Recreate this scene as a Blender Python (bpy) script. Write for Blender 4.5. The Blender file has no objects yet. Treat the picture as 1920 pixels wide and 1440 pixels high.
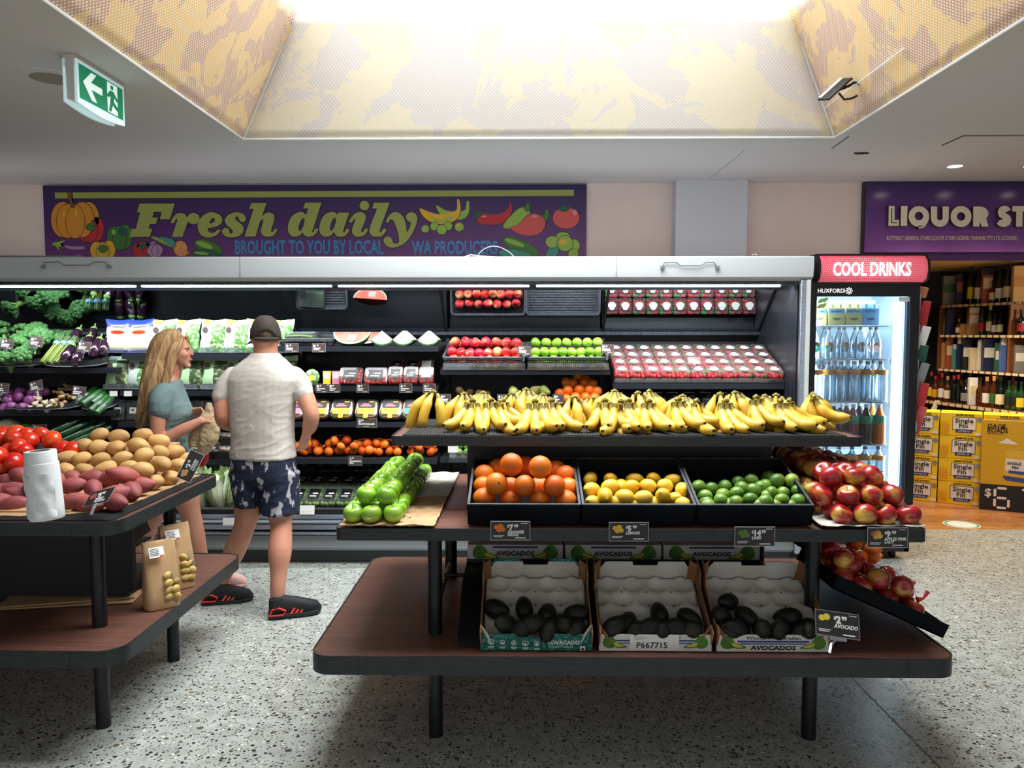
import bpy,bmesh,math,random
from mathutils import Vector,Matrix,Euler
PI=math.pi
R=math.radians
rng=random.Random(7)
C=bpy.context.scene.collection
SC=bpy.context.scene
# ------------------------------------------------------------ camera, world, light, exposure
FPX,CAMH,YAW,TILT=1450.0,1.58,R(0.72),math.atan(95/1450.0)
cam_d=bpy.data.cameras.new('camera')
cam_d.sensor_width=36.0
cam_d.lens=36.0*FPX/1920.0
cam_d.clip_start=0.05
cam=bpy.data.objects.new('camera',cam_d)
C.objects.link(cam)
cam.location=(0,0,CAMH)
cam.rotation_euler=(PI/2-TILT,0,YAW)
SC.camera=cam
SC.view_settings.view_transform='Standard'
SC.view_settings.look='None'
SC.view_settings.gamma=1.0
SC.view_settings.use_curve_mapping=False
SC.view_settings.exposure=0.0
SC.cycles.use_denoising=True
SC.cycles.max_bounces=8
SC.cycles.transparent_max_bounces=24
SC.cycles.caustics_reflective=False
SC.cycles.caustics_refractive=False
SC.cycles.sample_clamp_indirect=6.0
world=bpy.data.worlds.new('world')
SC.world=world
world.use_nodes=True
wb=world.node_tree.nodes['Background']
wb.inputs[0].default_value=(0.93,0.97,1.0,1)
wb.inputs[1].default_value=0.95
SKYLIGHT_STRENGTH=2.3
def lamp(name,kind,loc,energy,color=(1,1,1),size=0.1,size_y=None,rot=(0,0,0),spot=None,blend=0.5):
 d=bpy.data.lights.new(name,kind)
 d.energy=energy
 d.color=color
 if kind=='AREA':
  d.size=size
  if size_y:
   d.shape='RECTANGLE'
   d.size_y=size_y
 elif kind=='SPOT':
  d.spot_size=spot
  d.spot_blend=blend
  d.shadow_soft_size=size
 else:
  d.shadow_soft_size=size
 o=bpy.data.objects.new(name,d)
 C.objects.link(o)
 o.location=loc
 o.rotation_euler=rot
 return o
sky_lamp=lamp('skylight_daylight','AREA',(0.11,3.62,3.62),138.0,(0.94,0.985,1.0),2.7,1.75)
sky_lamp.data.spread=R(125)
# unseen fill lamps added on the case top to brighten wall, sign and ceiling
for x in(-4.0,-2.4,-0.8,0.8,2.3):
 lamp('case_top_fill','AREA',(x,5.62,2.13),1.4,(1.0,0.95,0.92),1.4,0.08,(R(180-22),0,0))
 # cool strip lights under the canopy of the refrigerated case (they lie along its underside)
for i,x in enumerate((-3.3,-1.95,-0.6,0.75,1.45)):
 lamp('case_strip_light','AREA',(x,5.27,1.90),22.0 if i<4 else 13.0,(0.92,0.97,1.0),1.25 if i<4 else 0.7,0.05,(R(38),0,0))
# ------------------------------------------------------------ helpers: pixels of the reference to points on a known plane
def ray(px,py):
 a=(px-960)/FPX
 b=(720-py)/FPX
 ct,st,c,s=math.cos(TILT),math.sin(TILT),math.cos(YAW),math.sin(YAW)
 yc=ct+b*st
 z=-st+b*ct
 return Vector((a*c-yc*s,a*s+yc*c,z))
def at(px,py,Y):
 r=ray(px,py)
 t=Y/r.y
 return Vector((r.x*t,Y,CAMH+r.z*t))
def atz(px,py,Z):
 r=ray(px,py)
 t=(Z-CAMH)/r.z
 return Vector((r.x*t,r.y*t,Z))
# ------------------------------------------------------------ helpers: materials
MATS={}
def srgb(r,g,b):
 f=lambda v:(v/255/12.92)if v/255<=0.04045 else((v/255+0.055)/1.055)**2.4
 return(f(r),f(g),f(b))
def mat(name,col,rough=0.5,metal=0.0,col2=None,scale=8.0,detail=3.0,lo=0.4,hi=0.6,stretch=(1,1,1),bump=0.0,bscale=60.0,rnd=0.0,spec=0.5,trans=0.0,alpha=1.0,emit=None,estr=0.0,coat=0.0,sss=0.0,col3=None,ior=1.45,bdist=0.004):
 """one procedural principled material: two or three colours mixed by noise, optional bump and per-object variation"""
 m=bpy.data.materials.new(name)
 m.use_nodes=True
 nt=m.node_tree
 N,L=nt.nodes,nt.links
 b=N['Principled BSDF']
 b.inputs['Roughness'].default_value=rough
 b.inputs['Metallic'].default_value=metal
 b.inputs['Specular IOR Level'].default_value=spec
 b.inputs['IOR'].default_value=ior
 b.inputs['Transmission Weight'].default_value=trans
 b.inputs['Alpha'].default_value=alpha
 b.inputs['Coat Weight'].default_value=coat
 if sss:
  b.inputs['Subsurface Weight'].default_value=sss
  b.inputs['Subsurface Radius'].default_value=(0.02,0.008,0.004)
 if emit:
  b.inputs['Emission Color'].default_value=(*emit,1)
  b.inputs['Emission Strength'].default_value=estr
 b.inputs['Base Color'].default_value=(*col,1)
 vec=None
 if col2 or bump:
  tc=N.new('ShaderNodeTexCoord')
  mp=N.new('ShaderNodeMapping')
  mp.inputs['Scale'].default_value=stretch
  L.new(tc.outputs['Object'],mp.inputs['Vector'])
  vec=mp.outputs['Vector']
  if rnd:
   oi=N.new('ShaderNodeObjectInfo')
   mu=N.new('ShaderNodeMath')
   mu.operation='MULTIPLY'
   mu.inputs[1].default_value=37.0
   L.new(oi.outputs['Random'],mu.inputs[0])
   va=N.new('ShaderNodeVectorMath')
   va.operation='ADD'
   L.new(vec,va.inputs[0])
   L.new(mu.outputs[0],va.inputs[1])
   vec=va.outputs[0]
 out=None
 if col2:
  no=N.new('ShaderNodeTexNoise')
  no.inputs['Scale'].default_value=scale
  no.inputs['Detail'].default_value=detail
  L.new(vec,no.inputs['Vector'])
  rp=N.new('ShaderNodeValToRGB')
  rp.color_ramp.elements[0].position=lo
  rp.color_ramp.elements[1].position=hi
  rp.color_ramp.elements[0].color=(*col,1)
  rp.color_ramp.elements[1].color=(*col2,1)
  if col3:
   e=rp.color_ramp.elements.new((lo+hi)/2)
   e.color=(*col3,1)
  L.new(no.outputs['Fac'],rp.inputs['Fac'])
  out=rp.outputs['Color']
 if rnd:
  oi2=N.new('ShaderNodeObjectInfo')
  mr=N.new('ShaderNodeMapRange')
  mr.inputs['To Min'].default_value=1.0-rnd
  mr.inputs['To Max'].default_value=1.0+rnd
  L.new(oi2.outputs['Random'],mr.inputs['Value'])
  hs=N.new('ShaderNodeHueSaturation')
  if out:
   L.new(out,hs.inputs['Color'])
  else:
   hs.inputs['Color'].default_value=(*col,1)
  L.new(mr.outputs[0],hs.inputs['Value'])
  mr2=N.new('ShaderNodeMapRange')
  mr2.inputs['To Min'].default_value=0.5-rnd*0.06
  mr2.inputs['To Max'].default_value=0.5+rnd*0.06
  ml=N.new('ShaderNodeMath')
  ml.operation='FRACT'
  mm=N.new('ShaderNodeMath')
  mm.operation='MULTIPLY'
  mm.inputs[1].default_value=7.31
  L.new(oi2.outputs['Random'],mm.inputs[0])
  L.new(mm.outputs[0],ml.inputs[0])
  L.new(ml.outputs[0],mr2.inputs['Value'])
  L.new(mr2.outputs[0],hs.inputs['Hue'])
  out=hs.outputs['Color']
 if out:
  L.new(out,b.inputs['Base Color'])
  if emit:
   pass
 if bump:
  nb=N.new('ShaderNodeTexNoise')
  nb.inputs['Scale'].default_value=bscale
  nb.inputs['Detail'].default_value=3
  L.new(vec,nb.inputs['Vector'])
  bp=N.new('ShaderNodeBump')
  bp.inputs['Strength'].default_value=bump
  bp.inputs['Distance'].default_value=bdist
  L.new(nb.outputs['Fac'],bp.inputs['Height'])
  L.new(bp.outputs['Normal'],b.inputs['Normal'])
 MATS[name]=m
 return m
def clear(name,tint=(1,1,1),amount=0.82,rough=0.08):
 """thin clear plastic or glass: mostly see-through, glossy film on top"""
 m=bpy.data.materials.new(name)
 m.use_nodes=True
 nt=m.node_tree
 N,L=nt.nodes,nt.links
 N.remove(N['Principled BSDF'])
 t=N.new('ShaderNodeBsdfTransparent')
 t.inputs[0].default_value=(*tint,1)
 g=N.new('ShaderNodeBsdfGlossy')
 g.inputs['Roughness'].default_value=rough
 d=N.new('ShaderNodeBsdfDiffuse')
 d.inputs[0].default_value=(0.8,0.85,0.9,1)
 mx0=N.new('ShaderNodeMixShader')
 mx0.inputs[0].default_value=0.75
 L.new(d.outputs[0],mx0.inputs[1])
 L.new(g.outputs[0],mx0.inputs[2])
 fr=N.new('ShaderNodeFresnel')
 fr.inputs[0].default_value=1.45
 ad=N.new('ShaderNodeMath')
 ad.operation='ADD'
 ad.use_clamp=True
 ad.inputs[1].default_value=1-amount-0.04
 L.new(fr.outputs[0],ad.inputs[0])
 mx=N.new('ShaderNodeMixShader')
 L.new(ad.outputs[0],mx.inputs[0])
 L.new(t.outputs[0],mx.inputs[1])
 L.new(mx0.outputs[0],mx.inputs[2])
 L.new(mx.outputs[0],N['Material Output'].inputs['Surface'])
 MATS[name]=m
 return m
# ------------------------------------------------------------ helpers: meshes
class MB:
 """collects shapes and links them as ONE mesh object"""
 def __init__(s):
  s.v,s.f,s.m=[],[],[]
 def add(s,vs,fs,mi=0,M=None):
  n=len(s.v)
  if M is not None:
   vs=[M@Vector(p)for p in vs]
  s.v.extend([tuple(p)for p in vs])
  for f in fs:
   s.f.append(tuple(i+n for i in f))
   s.m.append(mi)
  return s
 def box(s,lo,hi,mi=0,M=None):
  (a,b,c),(d,e,f)=lo,hi
  vs=[(a,b,c),(d,b,c),(d,e,c),(a,e,c),(a,b,f),(d,b,f),(d,e,f),(a,e,f)]
  fs=[(0,3,2,1),(4,5,6,7),(0,1,5,4),(1,2,6,5),(2,3,7,6),(3,0,4,7)]
  return s.add(vs,fs,mi,M)
 def quad(s,a,b,c,d,mi=0):
  return s.add([a,b,c,d],[(0,1,2,3)],mi)
 def lathe(s,prof,n=16,mi=0,M=None,a0=0.0):
  vs,fs=[],[]
  k=len(prof)
  for i in range(n):
   t=a0+2*PI*i/n
   for r,z in prof:
    vs.append((r*math.cos(t),r*math.sin(t),z))
  for i in range(n):
   j=(i+1)%n
   for q in range(k-1):
    a,b,c,d=i*k+q,j*k+q,j*k+q+1,i*k+q+1
    if prof[q][0]<1e-7:
     fs.append((a,c,d))
    elif prof[q+1][0]<1e-7:
     fs.append((a,b,d))
    else:
     fs.append((a,b,c,d))
  return s.add(vs,fs,mi,M)
 def cyl(s,p0,p1,r0,r1=None,n=12,mi=0):
  r1=r0 if r1 is None else r1
  return s.tube([p0,p1],[r0,r1],n,mi)
 def tube(s,pts,rad,n=8,mi=0,cap=True,flat=1.0):
  pts=[Vector(p)for p in pts]
  if not hasattr(rad,'__len__'):
   rad=[rad]*len(pts)
  vs,fs=[],[]
  up=Vector((0,0,1))
  d0=(pts[1]-pts[0]).normalized()
  if abs(d0.dot(up))>0.95:
   up=Vector((0,1,0))if abs(d0.y)<0.9 else Vector((1,0,0))
  u=d0.cross(up).normalized()
  for i,p in enumerate(pts):
   if i==0:
    d=pts[1]-pts[0]
   elif i==len(pts)-1:
    d=pts[-1]-pts[-2]
   else:
    d=pts[i+1]-pts[i-1]
   d.normalize()
   u=(u-d*u.dot(d)).normalized()
   w=d.cross(u)
   for k in range(n):
    t=2*PI*k/n
    vs.append(p+(u*math.cos(t)+w*math.sin(t)*flat)*rad[i])
  for i in range(len(pts)-1):
   for k in range(n):
    j=(k+1)%n
    fs.append((i*n+k,i*n+j,(i+1)*n+j,(i+1)*n+k))
  if cap:
   fs.append(tuple(range(n-1,-1,-1)))
   e=(len(pts)-1)*n
   fs.append(tuple(range(e,e+n)))
  return s.add(vs,fs,mi)
 def prism(s,poly,a,b,axis='z',mi=0,M=None):
  """closed polygon of 2D points extruded from a to b along the axis"""
  def P(p,t):
   if axis=='z':
    return(p[0],p[1],t)
   if axis=='y':
    return(p[0],t,p[1])
   return(t,p[0],p[1])
  n=len(poly)
  vs=[P(p,a)for p in poly]+[P(p,b)for p in poly]
  fs=[tuple(range(n-1,-1,-1)),tuple(range(n,2*n))]
  for i in range(n):
   j=(i+1)%n
   fs.append((i,j,n+j,n+i))
  return s.add(vs,fs,mi,M)
 def ball(s,c,r,n=12,k=8,mi=0,M=None):
  if not hasattr(r,'__len__'):
   r=(r,r,r)
  prof=[(math.sin(PI*i/k)if 0<i<k else 0.0,-math.cos(PI*i/k))for i in range(k+1)]
  T=Matrix.Translation(c)@Matrix.Diagonal((*r,1))
  if M is not None:
   T=M@T
  return s.lathe(prof,n,mi,T)
 def mesh(s,name,mats,smooth=True,angle=38,fix=True):
  me=bpy.data.meshes.new(name)
  me.from_pydata(s.v,[],s.f)
  if not isinstance(mats,(list,tuple)):
   mats=[mats]
  for m in mats:
   me.materials.append(MATS[m]if isinstance(m,str)else m)
  me.polygons.foreach_set('material_index',s.m)
  if fix:
   bm=bmesh.new()
   bm.from_mesh(me)
   bmesh.ops.recalc_face_normals(bm,faces=bm.faces[:])
   bm.to_mesh(me)
   bm.free()
  if smooth:
   me.polygons.foreach_set('use_smooth',[True]*len(me.polygons))
   me.set_sharp_from_angle(angle=R(angle))
  me.update()
  return me
 def build(s,name,mats,parent=None,loc=None,rot=None,**kw):
  return link(name,s.mesh(name,mats,**kw),parent,loc,rot)
def link(name,me,parent=None,loc=None,rot=None):
 o=bpy.data.objects.new(name,me)
 C.objects.link(o)
 if parent:
  o.parent=parent
 if loc is not None:
  o.location=loc
 if rot is not None:
  o.rotation_euler=rot
 return o
def bevel(o,w=0.004,seg=2,angle=40):
 m=o.modifiers.new('bevel','BEVEL')
 m.width=w
 m.segments=seg
 m.limit_method='ANGLE'
 m.angle_limit=R(angle)
 return o
def tag(o,label,cat,group=None,kind=None):
 if label:
  o['label']=label
 if cat:
  o['category']=cat
 if group:
  o['group']=group
 if kind:
  o['kind']=kind
 return o
def thing(name,label,cat,loc=(0,0,0),rot=(0,0,0),group=None):
 o=bpy.data.objects.new(name,None)
 o.empty_display_size=0.05
 C.objects.link(o)
 o.location=loc
 o.rotation_euler=rot
 return tag(o,label,cat,group)
def structure(o):
 o['kind']='structure'
 return o
def dup(o,loc=None,rot=None,label=None,group=None,scale=None,parent=None):
 """a thing with copies of its parts and sub-parts"""
 r=o.copy()
 C.objects.link(r)
 if loc is not None:
  r.location=loc
 if rot is not None:
  r.rotation_euler=rot
 if scale is not None:
  r.scale=scale if hasattr(scale,'__len__')else(scale,)*3
 if label:
  r['label']=label
 if group:
  r['group']=group
 if parent:
  r.parent=parent
 for ch in KIDS(o):
  dup(ch,parent=r)
 return r
def KIDS(o):
 return[c for c in o.children]
TEXTS={}
def text(name,body,size,mats,parent=None,loc=(0,0,0),rot=(PI/2,0,0),sx=1.0,bold=0.0,extrude=0.0006,shear=0.0,align='LEFT',space=1.0):
 """lettering made with Blender's built-in typeface, turned into a mesh"""
 key=(body,round(size,5),str(mats),round(sx,4),round(bold,5),round(extrude,5),shear,align,space)
 if key in TEXTS:
  return link(name,TEXTS[key],parent,loc,rot)
 cu=bpy.data.curves.new(name,'FONT')
 cu.body=body
 cu.size=size
 cu.offset=bold
 cu.extrude=extrude
 cu.shear=shear
 cu.align_x=align
 cu.space_character=space
 cu.resolution_u=2
 o=bpy.data.objects.new(name,cu)
 C.objects.link(o)
 dg=bpy.context.evaluated_depsgraph_get()
 me=bpy.data.meshes.new_from_object(o.evaluated_get(dg))
 bpy.data.objects.remove(o)
 bpy.data.curves.remove(cu)
 me.materials.clear()
 me.materials.append(MATS[mats]if isinstance(mats,str)else mats)
 me.transform(Matrix.Diagonal((sx,1,1,1)))
 TEXTS[key]=me
 q=link(name,me,parent,loc,rot)
 return q
ORD=['first','second','third','fourth','fifth','sixth','seventh','eighth','ninth','tenth','eleventh','twelfth','thirteenth','fourteenth','fifteenth','sixteenth','seventeenth','eighteenth','nineteenth','twentieth']
def smoothpoly(pts,k=4):
 """closed Catmull-Rom through the points; a point given with a third value is a corner"""
 n=len(pts)
 out=[]
 for i in range(n):
  p0,p1,p2,p3=pts[i-1],pts[i],pts[(i+1)%n],pts[(i+2)%n]
  if len(p1)>2:
   p0=p1
  if len(p2)>2:
   p3=p2
  for j in range(k):
   t=j/k
   t2,t3=t*t,t*t*t
   out.append(tuple(0.5*((2*p1[q])+(-p0[q]+p2[q])*t+(2*p0[q]-5*p1[q]+4*p2[q]-p3[q])*t2+(-p0[q]+3*p1[q]-3*p2[q]+p3[q])*t3)for q in(0,1)))
 return out
def flat(name,polys,mats,parent,depth=0.0006,fn=None,base=0.0):
 """printed shapes: polygons (list of (points, material index)) triangulated by a bmesh fill, each a thin skin on its board"""
 bm=bmesh.new()
 for li,(pts,mi)in enumerate(polys):
  z=base+depth*(li+1)
  vs=[]
  for p in pts:
   q=fn(p[0],p[1],z)
   vs.append(bm.verts.new(q))
  try:
   f=bm.faces.new(vs)
   f.material_index=mi
  except ValueError:
   pass
 bmesh.ops.triangulate(bm,faces=bm.faces[:],ngon_method='EAR_CLIP')
 me=bpy.data.meshes.new(name)
 bm.to_mesh(me)
 bm.free()
 for m in(mats if isinstance(mats,(list,tuple))else[mats]):
  me.materials.append(MATS[m])
 return link(name,me,parent)
def ell(cx,cy,rx,ry,n=20,rot=0.0,a0=0.0,a1=2*PI):
 c,s=math.cos(rot),math.sin(rot)
 full=abs(a1-a0-2*PI)<1e-6
 m=n if full else n+1
 return[(cx+rx*math.cos(t)*c-ry*math.sin(t)*s,cy+rx*math.cos(t)*s+ry*math.sin(t)*c)for t in(a0+(a1-a0)*i/n for i in range(m))]
def rrect(x0,y0,x1,y1,r,k=5):
 out=[]
 for cx,cy,a in((x1-r,y0+r,-90),(x1-r,y1-r,0),(x0+r,y1-r,90),(x0+r,y0+r,180)):
  for i in range(k+1):
   t=R(a+90*i/k)
   out.append((cx+r*math.cos(t),cy+r*math.sin(t)))
 return out
# ------------------------------------------------------------ materials of the setting
mat('ceiling_paint',srgb(212,212,214),0.9,bump=0.05,bscale=40)
mat('wall_paint',srgb(234,217,210),0.85,col2=srgb(230,212,205),scale=2,bump=0.05,bscale=80)
mat('column_paint',srgb(205,208,214),0.7)
mat('dark_wall',srgb(42,42,44),0.7,col2=srgb(36,36,38),scale=5)
mat('store_ceiling',srgb(214,190,150),0.8)
mat('black',srgb(14,15,17),0.5,bump=0.05,bscale=200)
mat('black_satin',srgb(17,19,22),0.38,col2=srgb(13,15,18),scale=20)
mat('charcoal',srgb(24,26,30),0.45,col2=srgb(19,21,25),scale=30)
mat('edge_strip',srgb(40,44,45),0.42,col2=srgb(29,32,33),scale=14,detail=5,stretch=(1,8,14),bump=0.1,bscale=60)
mat('walnut',srgb(110,74,62),0.42,col2=srgb(88,57,47),scale=3.5,detail=6,stretch=(1.2,26,26),lo=0.36,hi=0.64,bump=0.05,bscale=40)
mat('steel',srgb(178,186,198),0.32,0.85,col2=srgb(160,168,182),scale=8,stretch=(1,30,30))
mat('brushed_dark',srgb(70,74,82),0.38,0.7,col2=srgb(48,51,58),scale=6,stretch=(30,30,1))
mat('grey_panel',srgb(128,133,138),0.5)
mat('dark_panel',srgb(52,57,60),0.5)
mat('white_metal',srgb(222,226,226),0.4)
mat('white_plastic',srgb(206,211,216),0.4)
mat('mirror_glass',(0.80,0.86,0.90),0.03,1.0)
mat('led',(1,1,1),emit=(0.9,0.96,1.0),estr=6.0)
mat('led_cold',(1,1,1),emit=(0.78,0.92,1.0),estr=4.0)
mat('downlight_glow',(1,1,1),emit=(1.0,0.86,0.70),estr=12.0)
mat('skylight_pane',(1,1,1),emit=(0.93,0.985,1.0),estr=SKYLIGHT_STRENGTH)
clear('clear_plastic',(0.97,0.99,1.0),0.86,0.06)
clear('clear_glass',(0.93,0.98,1.0),0.955,0.02)
def terrazzo():
 m=bpy.data.materials.new('terrazzo')
 m.use_nodes=True
 nt=m.node_tree
 N,L=nt.nodes,nt.links
 b=N['Principled BSDF']
 tc=N.new('ShaderNodeTexCoord')
 nz=N.new('ShaderNodeTexNoise')
 nz.inputs['Scale'].default_value=90
 L.new(tc.outputs['Object'],nz.inputs['Vector'])
 mxv=N.new('ShaderNodeMixRGB')
 mxv.inputs[0].default_value=0.012
 L.new(tc.outputs['Object'],mxv.inputs[1])
 L.new(nz.outputs['Color'],mxv.inputs[2])
 prev=None
 base=N.new('ShaderNodeTexNoise')
 base.inputs['Scale'].default_value=14
 base.inputs['Detail'].default_value=6
 L.new(tc.outputs['Object'],base.inputs['Vector'])
 rp=N.new('ShaderNodeValToRGB')
 rp.color_ramp.elements[0].position=0.32
 rp.color_ramp.elements[1].position=0.68
 rp.color_ramp.elements[0].color=(*srgb(154,158,152),1)
 rp.color_ramp.elements[1].color=(*srgb(180,184,178),1)
 L.new(base.outputs['Fac'],rp.inputs['Fac'])
 prev=rp.outputs['Color']
 # chips of three sizes: cells of a Voronoi whose random colour picks them, shrunk to leave matrix between
 for sc,frac,size,cols in((60,0.30,0.44,((26,26,25),(46,43,40),(92,85,76))),(105,0.38,0.46,((34,33,31),(70,66,60),(112,106,96))),(52,0.13,0.36,((228,226,214),(206,200,184),(190,176,150))),(30,0.05,0.34,((58,56,54),(160,140,110),(216,212,200)))):
  vo=N.new('ShaderNodeTexVoronoi')
  vo.inputs['Scale'].default_value=sc
  L.new(mxv.outputs[0],vo.inputs['Vector'])
  se=N.new('ShaderNodeSeparateColor')
  L.new(vo.outputs['Color'],se.inputs[0])
  lt=N.new('ShaderNodeMath')
  lt.operation='LESS_THAN'
  lt.inputs[1].default_value=frac
  L.new(se.outputs[0],lt.inputs[0])
  # chip radius varies with the cell
  mr=N.new('ShaderNodeMapRange')
  mr.inputs['To Min'].default_value=size*0.45
  mr.inputs['To Max'].default_value=size*1.15
  L.new(se.outputs[1],mr.inputs['Value'])
  l2=N.new('ShaderNodeMath')
  l2.operation='LESS_THAN'
  L.new(vo.outputs['Distance'],l2.inputs[0])
  L.new(mr.outputs[0],l2.inputs[1])
  mu=N.new('ShaderNodeMath')
  mu.operation='MULTIPLY'
  L.new(lt.outputs[0],mu.inputs[0])
  L.new(l2.outputs[0],mu.inputs[1])
  cr=N.new('ShaderNodeValToRGB')
  cr.color_ramp.elements[0].color=(*srgb(*cols[0]),1)
  cr.color_ramp.elements[1].color=(*srgb(*cols[2]),1)
  e=cr.color_ramp.elements.new(0.5)
  e.color=(*srgb(*cols[1]),1)
  L.new(se.outputs[2],cr.inputs['Fac'])
  mx=N.new('ShaderNodeMixRGB')
  L.new(mu.outputs[0],mx.inputs[0])
  L.new(prev,mx.inputs[1])
  L.new(cr.outputs['Color'],mx.inputs[2])
  prev=mx.outputs[0]
 L.new(prev,b.inputs['Base Color'])
 b.inputs['Roughness'].default_value=0.28
 b.inputs['Specular IOR Level'].default_value=0.45
 MATS['terrazzo']=m
terrazzo()
def shade_print(name,ca,cb,cw,scale,seed,dots,cover,bright=0.0):
 """posterised two-tone picture printed in halftone dots on stretched perforated cloth"""
 m=bpy.data.materials.new(name)
 m.use_nodes=True
 nt=m.node_tree
 N,L=nt.nodes,nt.links
 b=N['Principled BSDF']
 tc=N.new('ShaderNodeTexCoord')
 mp=N.new('ShaderNodeMapping')
 mp.inputs['Location'].default_value=(seed,seed*1.7,0)
 L.new(tc.outputs['UV'],mp.inputs['Vector'])
 no=N.new('ShaderNodeTexNoise')
 no.inputs['Scale'].default_value=scale
 no.inputs['Detail'].default_value=4.0
 no.inputs['Roughness'].default_value=0.62
 no.inputs['Distortion'].default_value=0.6
 L.new(mp.outputs[0],no.inputs['Vector'])
 rp=N.new('ShaderNodeValToRGB')
 rp.color_ramp.interpolation='CONSTANT'
 rp.color_ramp.elements[0].position=0.0
 rp.color_ramp.elements[0].color=(*cb,1)
 rp.color_ramp.elements[1].position=0.5
 rp.color_ramp.elements[1].color=(*ca,1)
 L.new(no.outputs['Fac'],rp.inputs['Fac'])
 # perforation dots in a staggered grid
 m2=N.new('ShaderNodeMapping')
 m2.inputs['Scale'].default_value=(dots,dots,1)
 m2.inputs['Rotation'].default_value=(0,0,R(45))
 L.new(tc.outputs['UV'],m2.inputs['Vector'])
 fr=N.new('ShaderNodeVectorMath')
 fr.operation='FRACTION'
 L.new(m2.outputs[0],fr.inputs[0])
 sb=N.new('ShaderNodeVectorMath')
 sb.operation='SUBTRACT'
 sb.inputs[1].default_value=(0.5,0.5,0)
 L.new(fr.outputs[0],sb.inputs[0])
 ms=N.new('ShaderNodeVectorMath')
 ms.operation='MULTIPLY'
 ms.inputs[1].default_value=(1,1,0)
 L.new(sb.outputs[0],ms.inputs[0])
 ln=N.new('ShaderNodeVectorMath')
 ln.operation='LENGTH'
 L.new(ms.outputs[0],ln.inputs[0])
 lt=N.new('ShaderNodeMath')
 lt.operation='LESS_THAN'
 lt.inputs[1].default_value=cover
 L.new(ln.outputs['Value'],lt.inputs[0])
 mx=N.new('ShaderNodeMixRGB')
 L.new(lt.outputs[0],mx.inputs[0])
 L.new(rp.outputs[0],mx.inputs[1])
 mx.inputs[2].default_value=(*cw,1)
 L.new(mx.outputs[0],b.inputs['Base Color'])
 b.inputs['Roughness'].default_value=0.8
 MATS[name]=m
shade_print('shade_print_side',srgb(246,206,142),srgb(216,174,156),srgb(254,244,224),4.2,3.0,60,0.30)
shade_print('shade_print_glare',srgb(240,228,198),srgb(222,214,214),srgb(246,242,234),2.6,11.0,60,0.33)  # paler than the side print: skylight glare is put into the colours
# ------------------------------------------------------------ floor, ceiling, walls
CZ=2.79
WY=6.35
mb=MB()
mb.box((-6.2,-3.6,-0.08),(6.2,6.2,0.0))
structure(mb.build('floor','terrazzo'))
# a saw cut across the terrazzo
a,b_=atz(1598,1272,0),atz(1775,1452,0)
d=(b_-a).normalized()
n=Vector((-d.y,d.x,0))*0.0035
mb=MB()
mb.add([a-n,a+n,b_+n,b_-n]+[p+Vector((0,0,0.0008))for p in(a-n,a+n,b_+n,b_-n)],[(0,1,2,3),(4,5,6,7),(0,1,5,4),(1,2,6,5),(2,3,7,6),(3,0,4,7)])
structure(mb.build('trim_1','dark_panel'))
# ceiling: four slabs round the skylight opening, one object
sx0,sx1,sy0,sy1=-1.735,1.93,2.35,4.885
mb=MB()
T=CZ+0.12
mb.box((-6.2,-3.6,CZ),(sx0,WY,T))
mb.box((sx1,-3.6,CZ),(6.2,WY,T))
mb.box((sx0,sy1,CZ),(sx1,WY,T))
mb.box((sx0,-3.6,CZ),(sx1,sy0,T))
structure(mb.build('ceiling','ceiling_paint'))
mb=MB()
mb.box((-6.2,WY,0),(2.74,WY+0.12,CZ))
structure(mb.build('wall_back','wall_paint'))
mb=MB()
mb.box((-6.32,-3.6,0),(-6.2,WY,CZ))
structure(mb.build('wall_left','wall_paint'))
mb=MB()
mb.box((6.2,-3.6,0),(6.32,9.2,CZ))
structure(mb.build('wall_right','wall_paint'))
mb=MB()
p0,p1=at(1266,480,6.2),at(1400,480,6.2)
mb.box((p0.x,6.2,2.0),(p1.x,WY,CZ))
structure(bevel(mb.build('wall_column','column_paint'),0.003))
# skylight shaft: three stretched printed shades, glazing with mullions on top
U=[Vector((-1.30,2.68,3.42)),Vector((1.525,2.68,3.42)),Vector((1.525,4.56,3.42)),Vector((-1.30,4.56,3.42))]
B=[Vector((sx0,sy0,CZ)),Vector((sx1,sy0,CZ)),Vector((sx1,sy1,CZ)),Vector((sx0,sy1,CZ))]
def shade(name,p,q,q2,p2,m,wrinkle=0):
 """a stretched cloth panel p-q (bottom) to p2-q2 (top), a few centimetres thick at its hems"""
 nu,nv=36,12
 vs,fs,uv=[],[],[]
 nrm=(q-p).cross(p2-p).normalized()
 for j in range(nv+1):
  for i in range(nu+1):
   u,v=i/nu,j/nv
   a=p.lerp(q,u)
   c=p2.lerp(q2,u)
   # slack cloth: the free hems and the top corners pull in a little
   sag=0.012*math.sin(PI*u)*math.sin(PI*v)
   cr=0.0
   for e in(u,1-u):
    cr+=0.03*math.exp(-e*22)*math.exp(-(1-v)*5)*math.sin(e*95+v*9)
   vs.append(a.lerp(c,v)+nrm*(sag+cr*wrinkle))
 for j in range(nv):
  for i in range(nu):
   k=j*(nu+1)+i
   fs.append((k,k+1,k+nu+2,k+nu+1))
 me=bpy.data.meshes.new(name)
 me.from_pydata(vs,[],fs)
 ul=me.uv_layers.new(name='UV')
 w,h=(q-p).length,(p2-p).length
 for poly in me.polygons:
  for li in poly.loop_indices:
   k=me.loops[li].vertex_index
   ul.data[li].uv=((k%(nu+1))/nu*w,(k//(nu+1))/nv*h)
 me.polygons.foreach_set('use_smooth',[True]*len(me.polygons))
 me.materials.append(MATS[m])
 o=link(name,me)
 s=o.modifiers.new('thick','SOLIDIFY')
 s.thickness=0.006
 return o
tag(shade('printed_shade',B[3],B[2],U[2],U[3],'shade_print_glare',1),'printed cloth panel with glare in its colour at the far end of the skylight shaft','shade','skylight shades')
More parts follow.
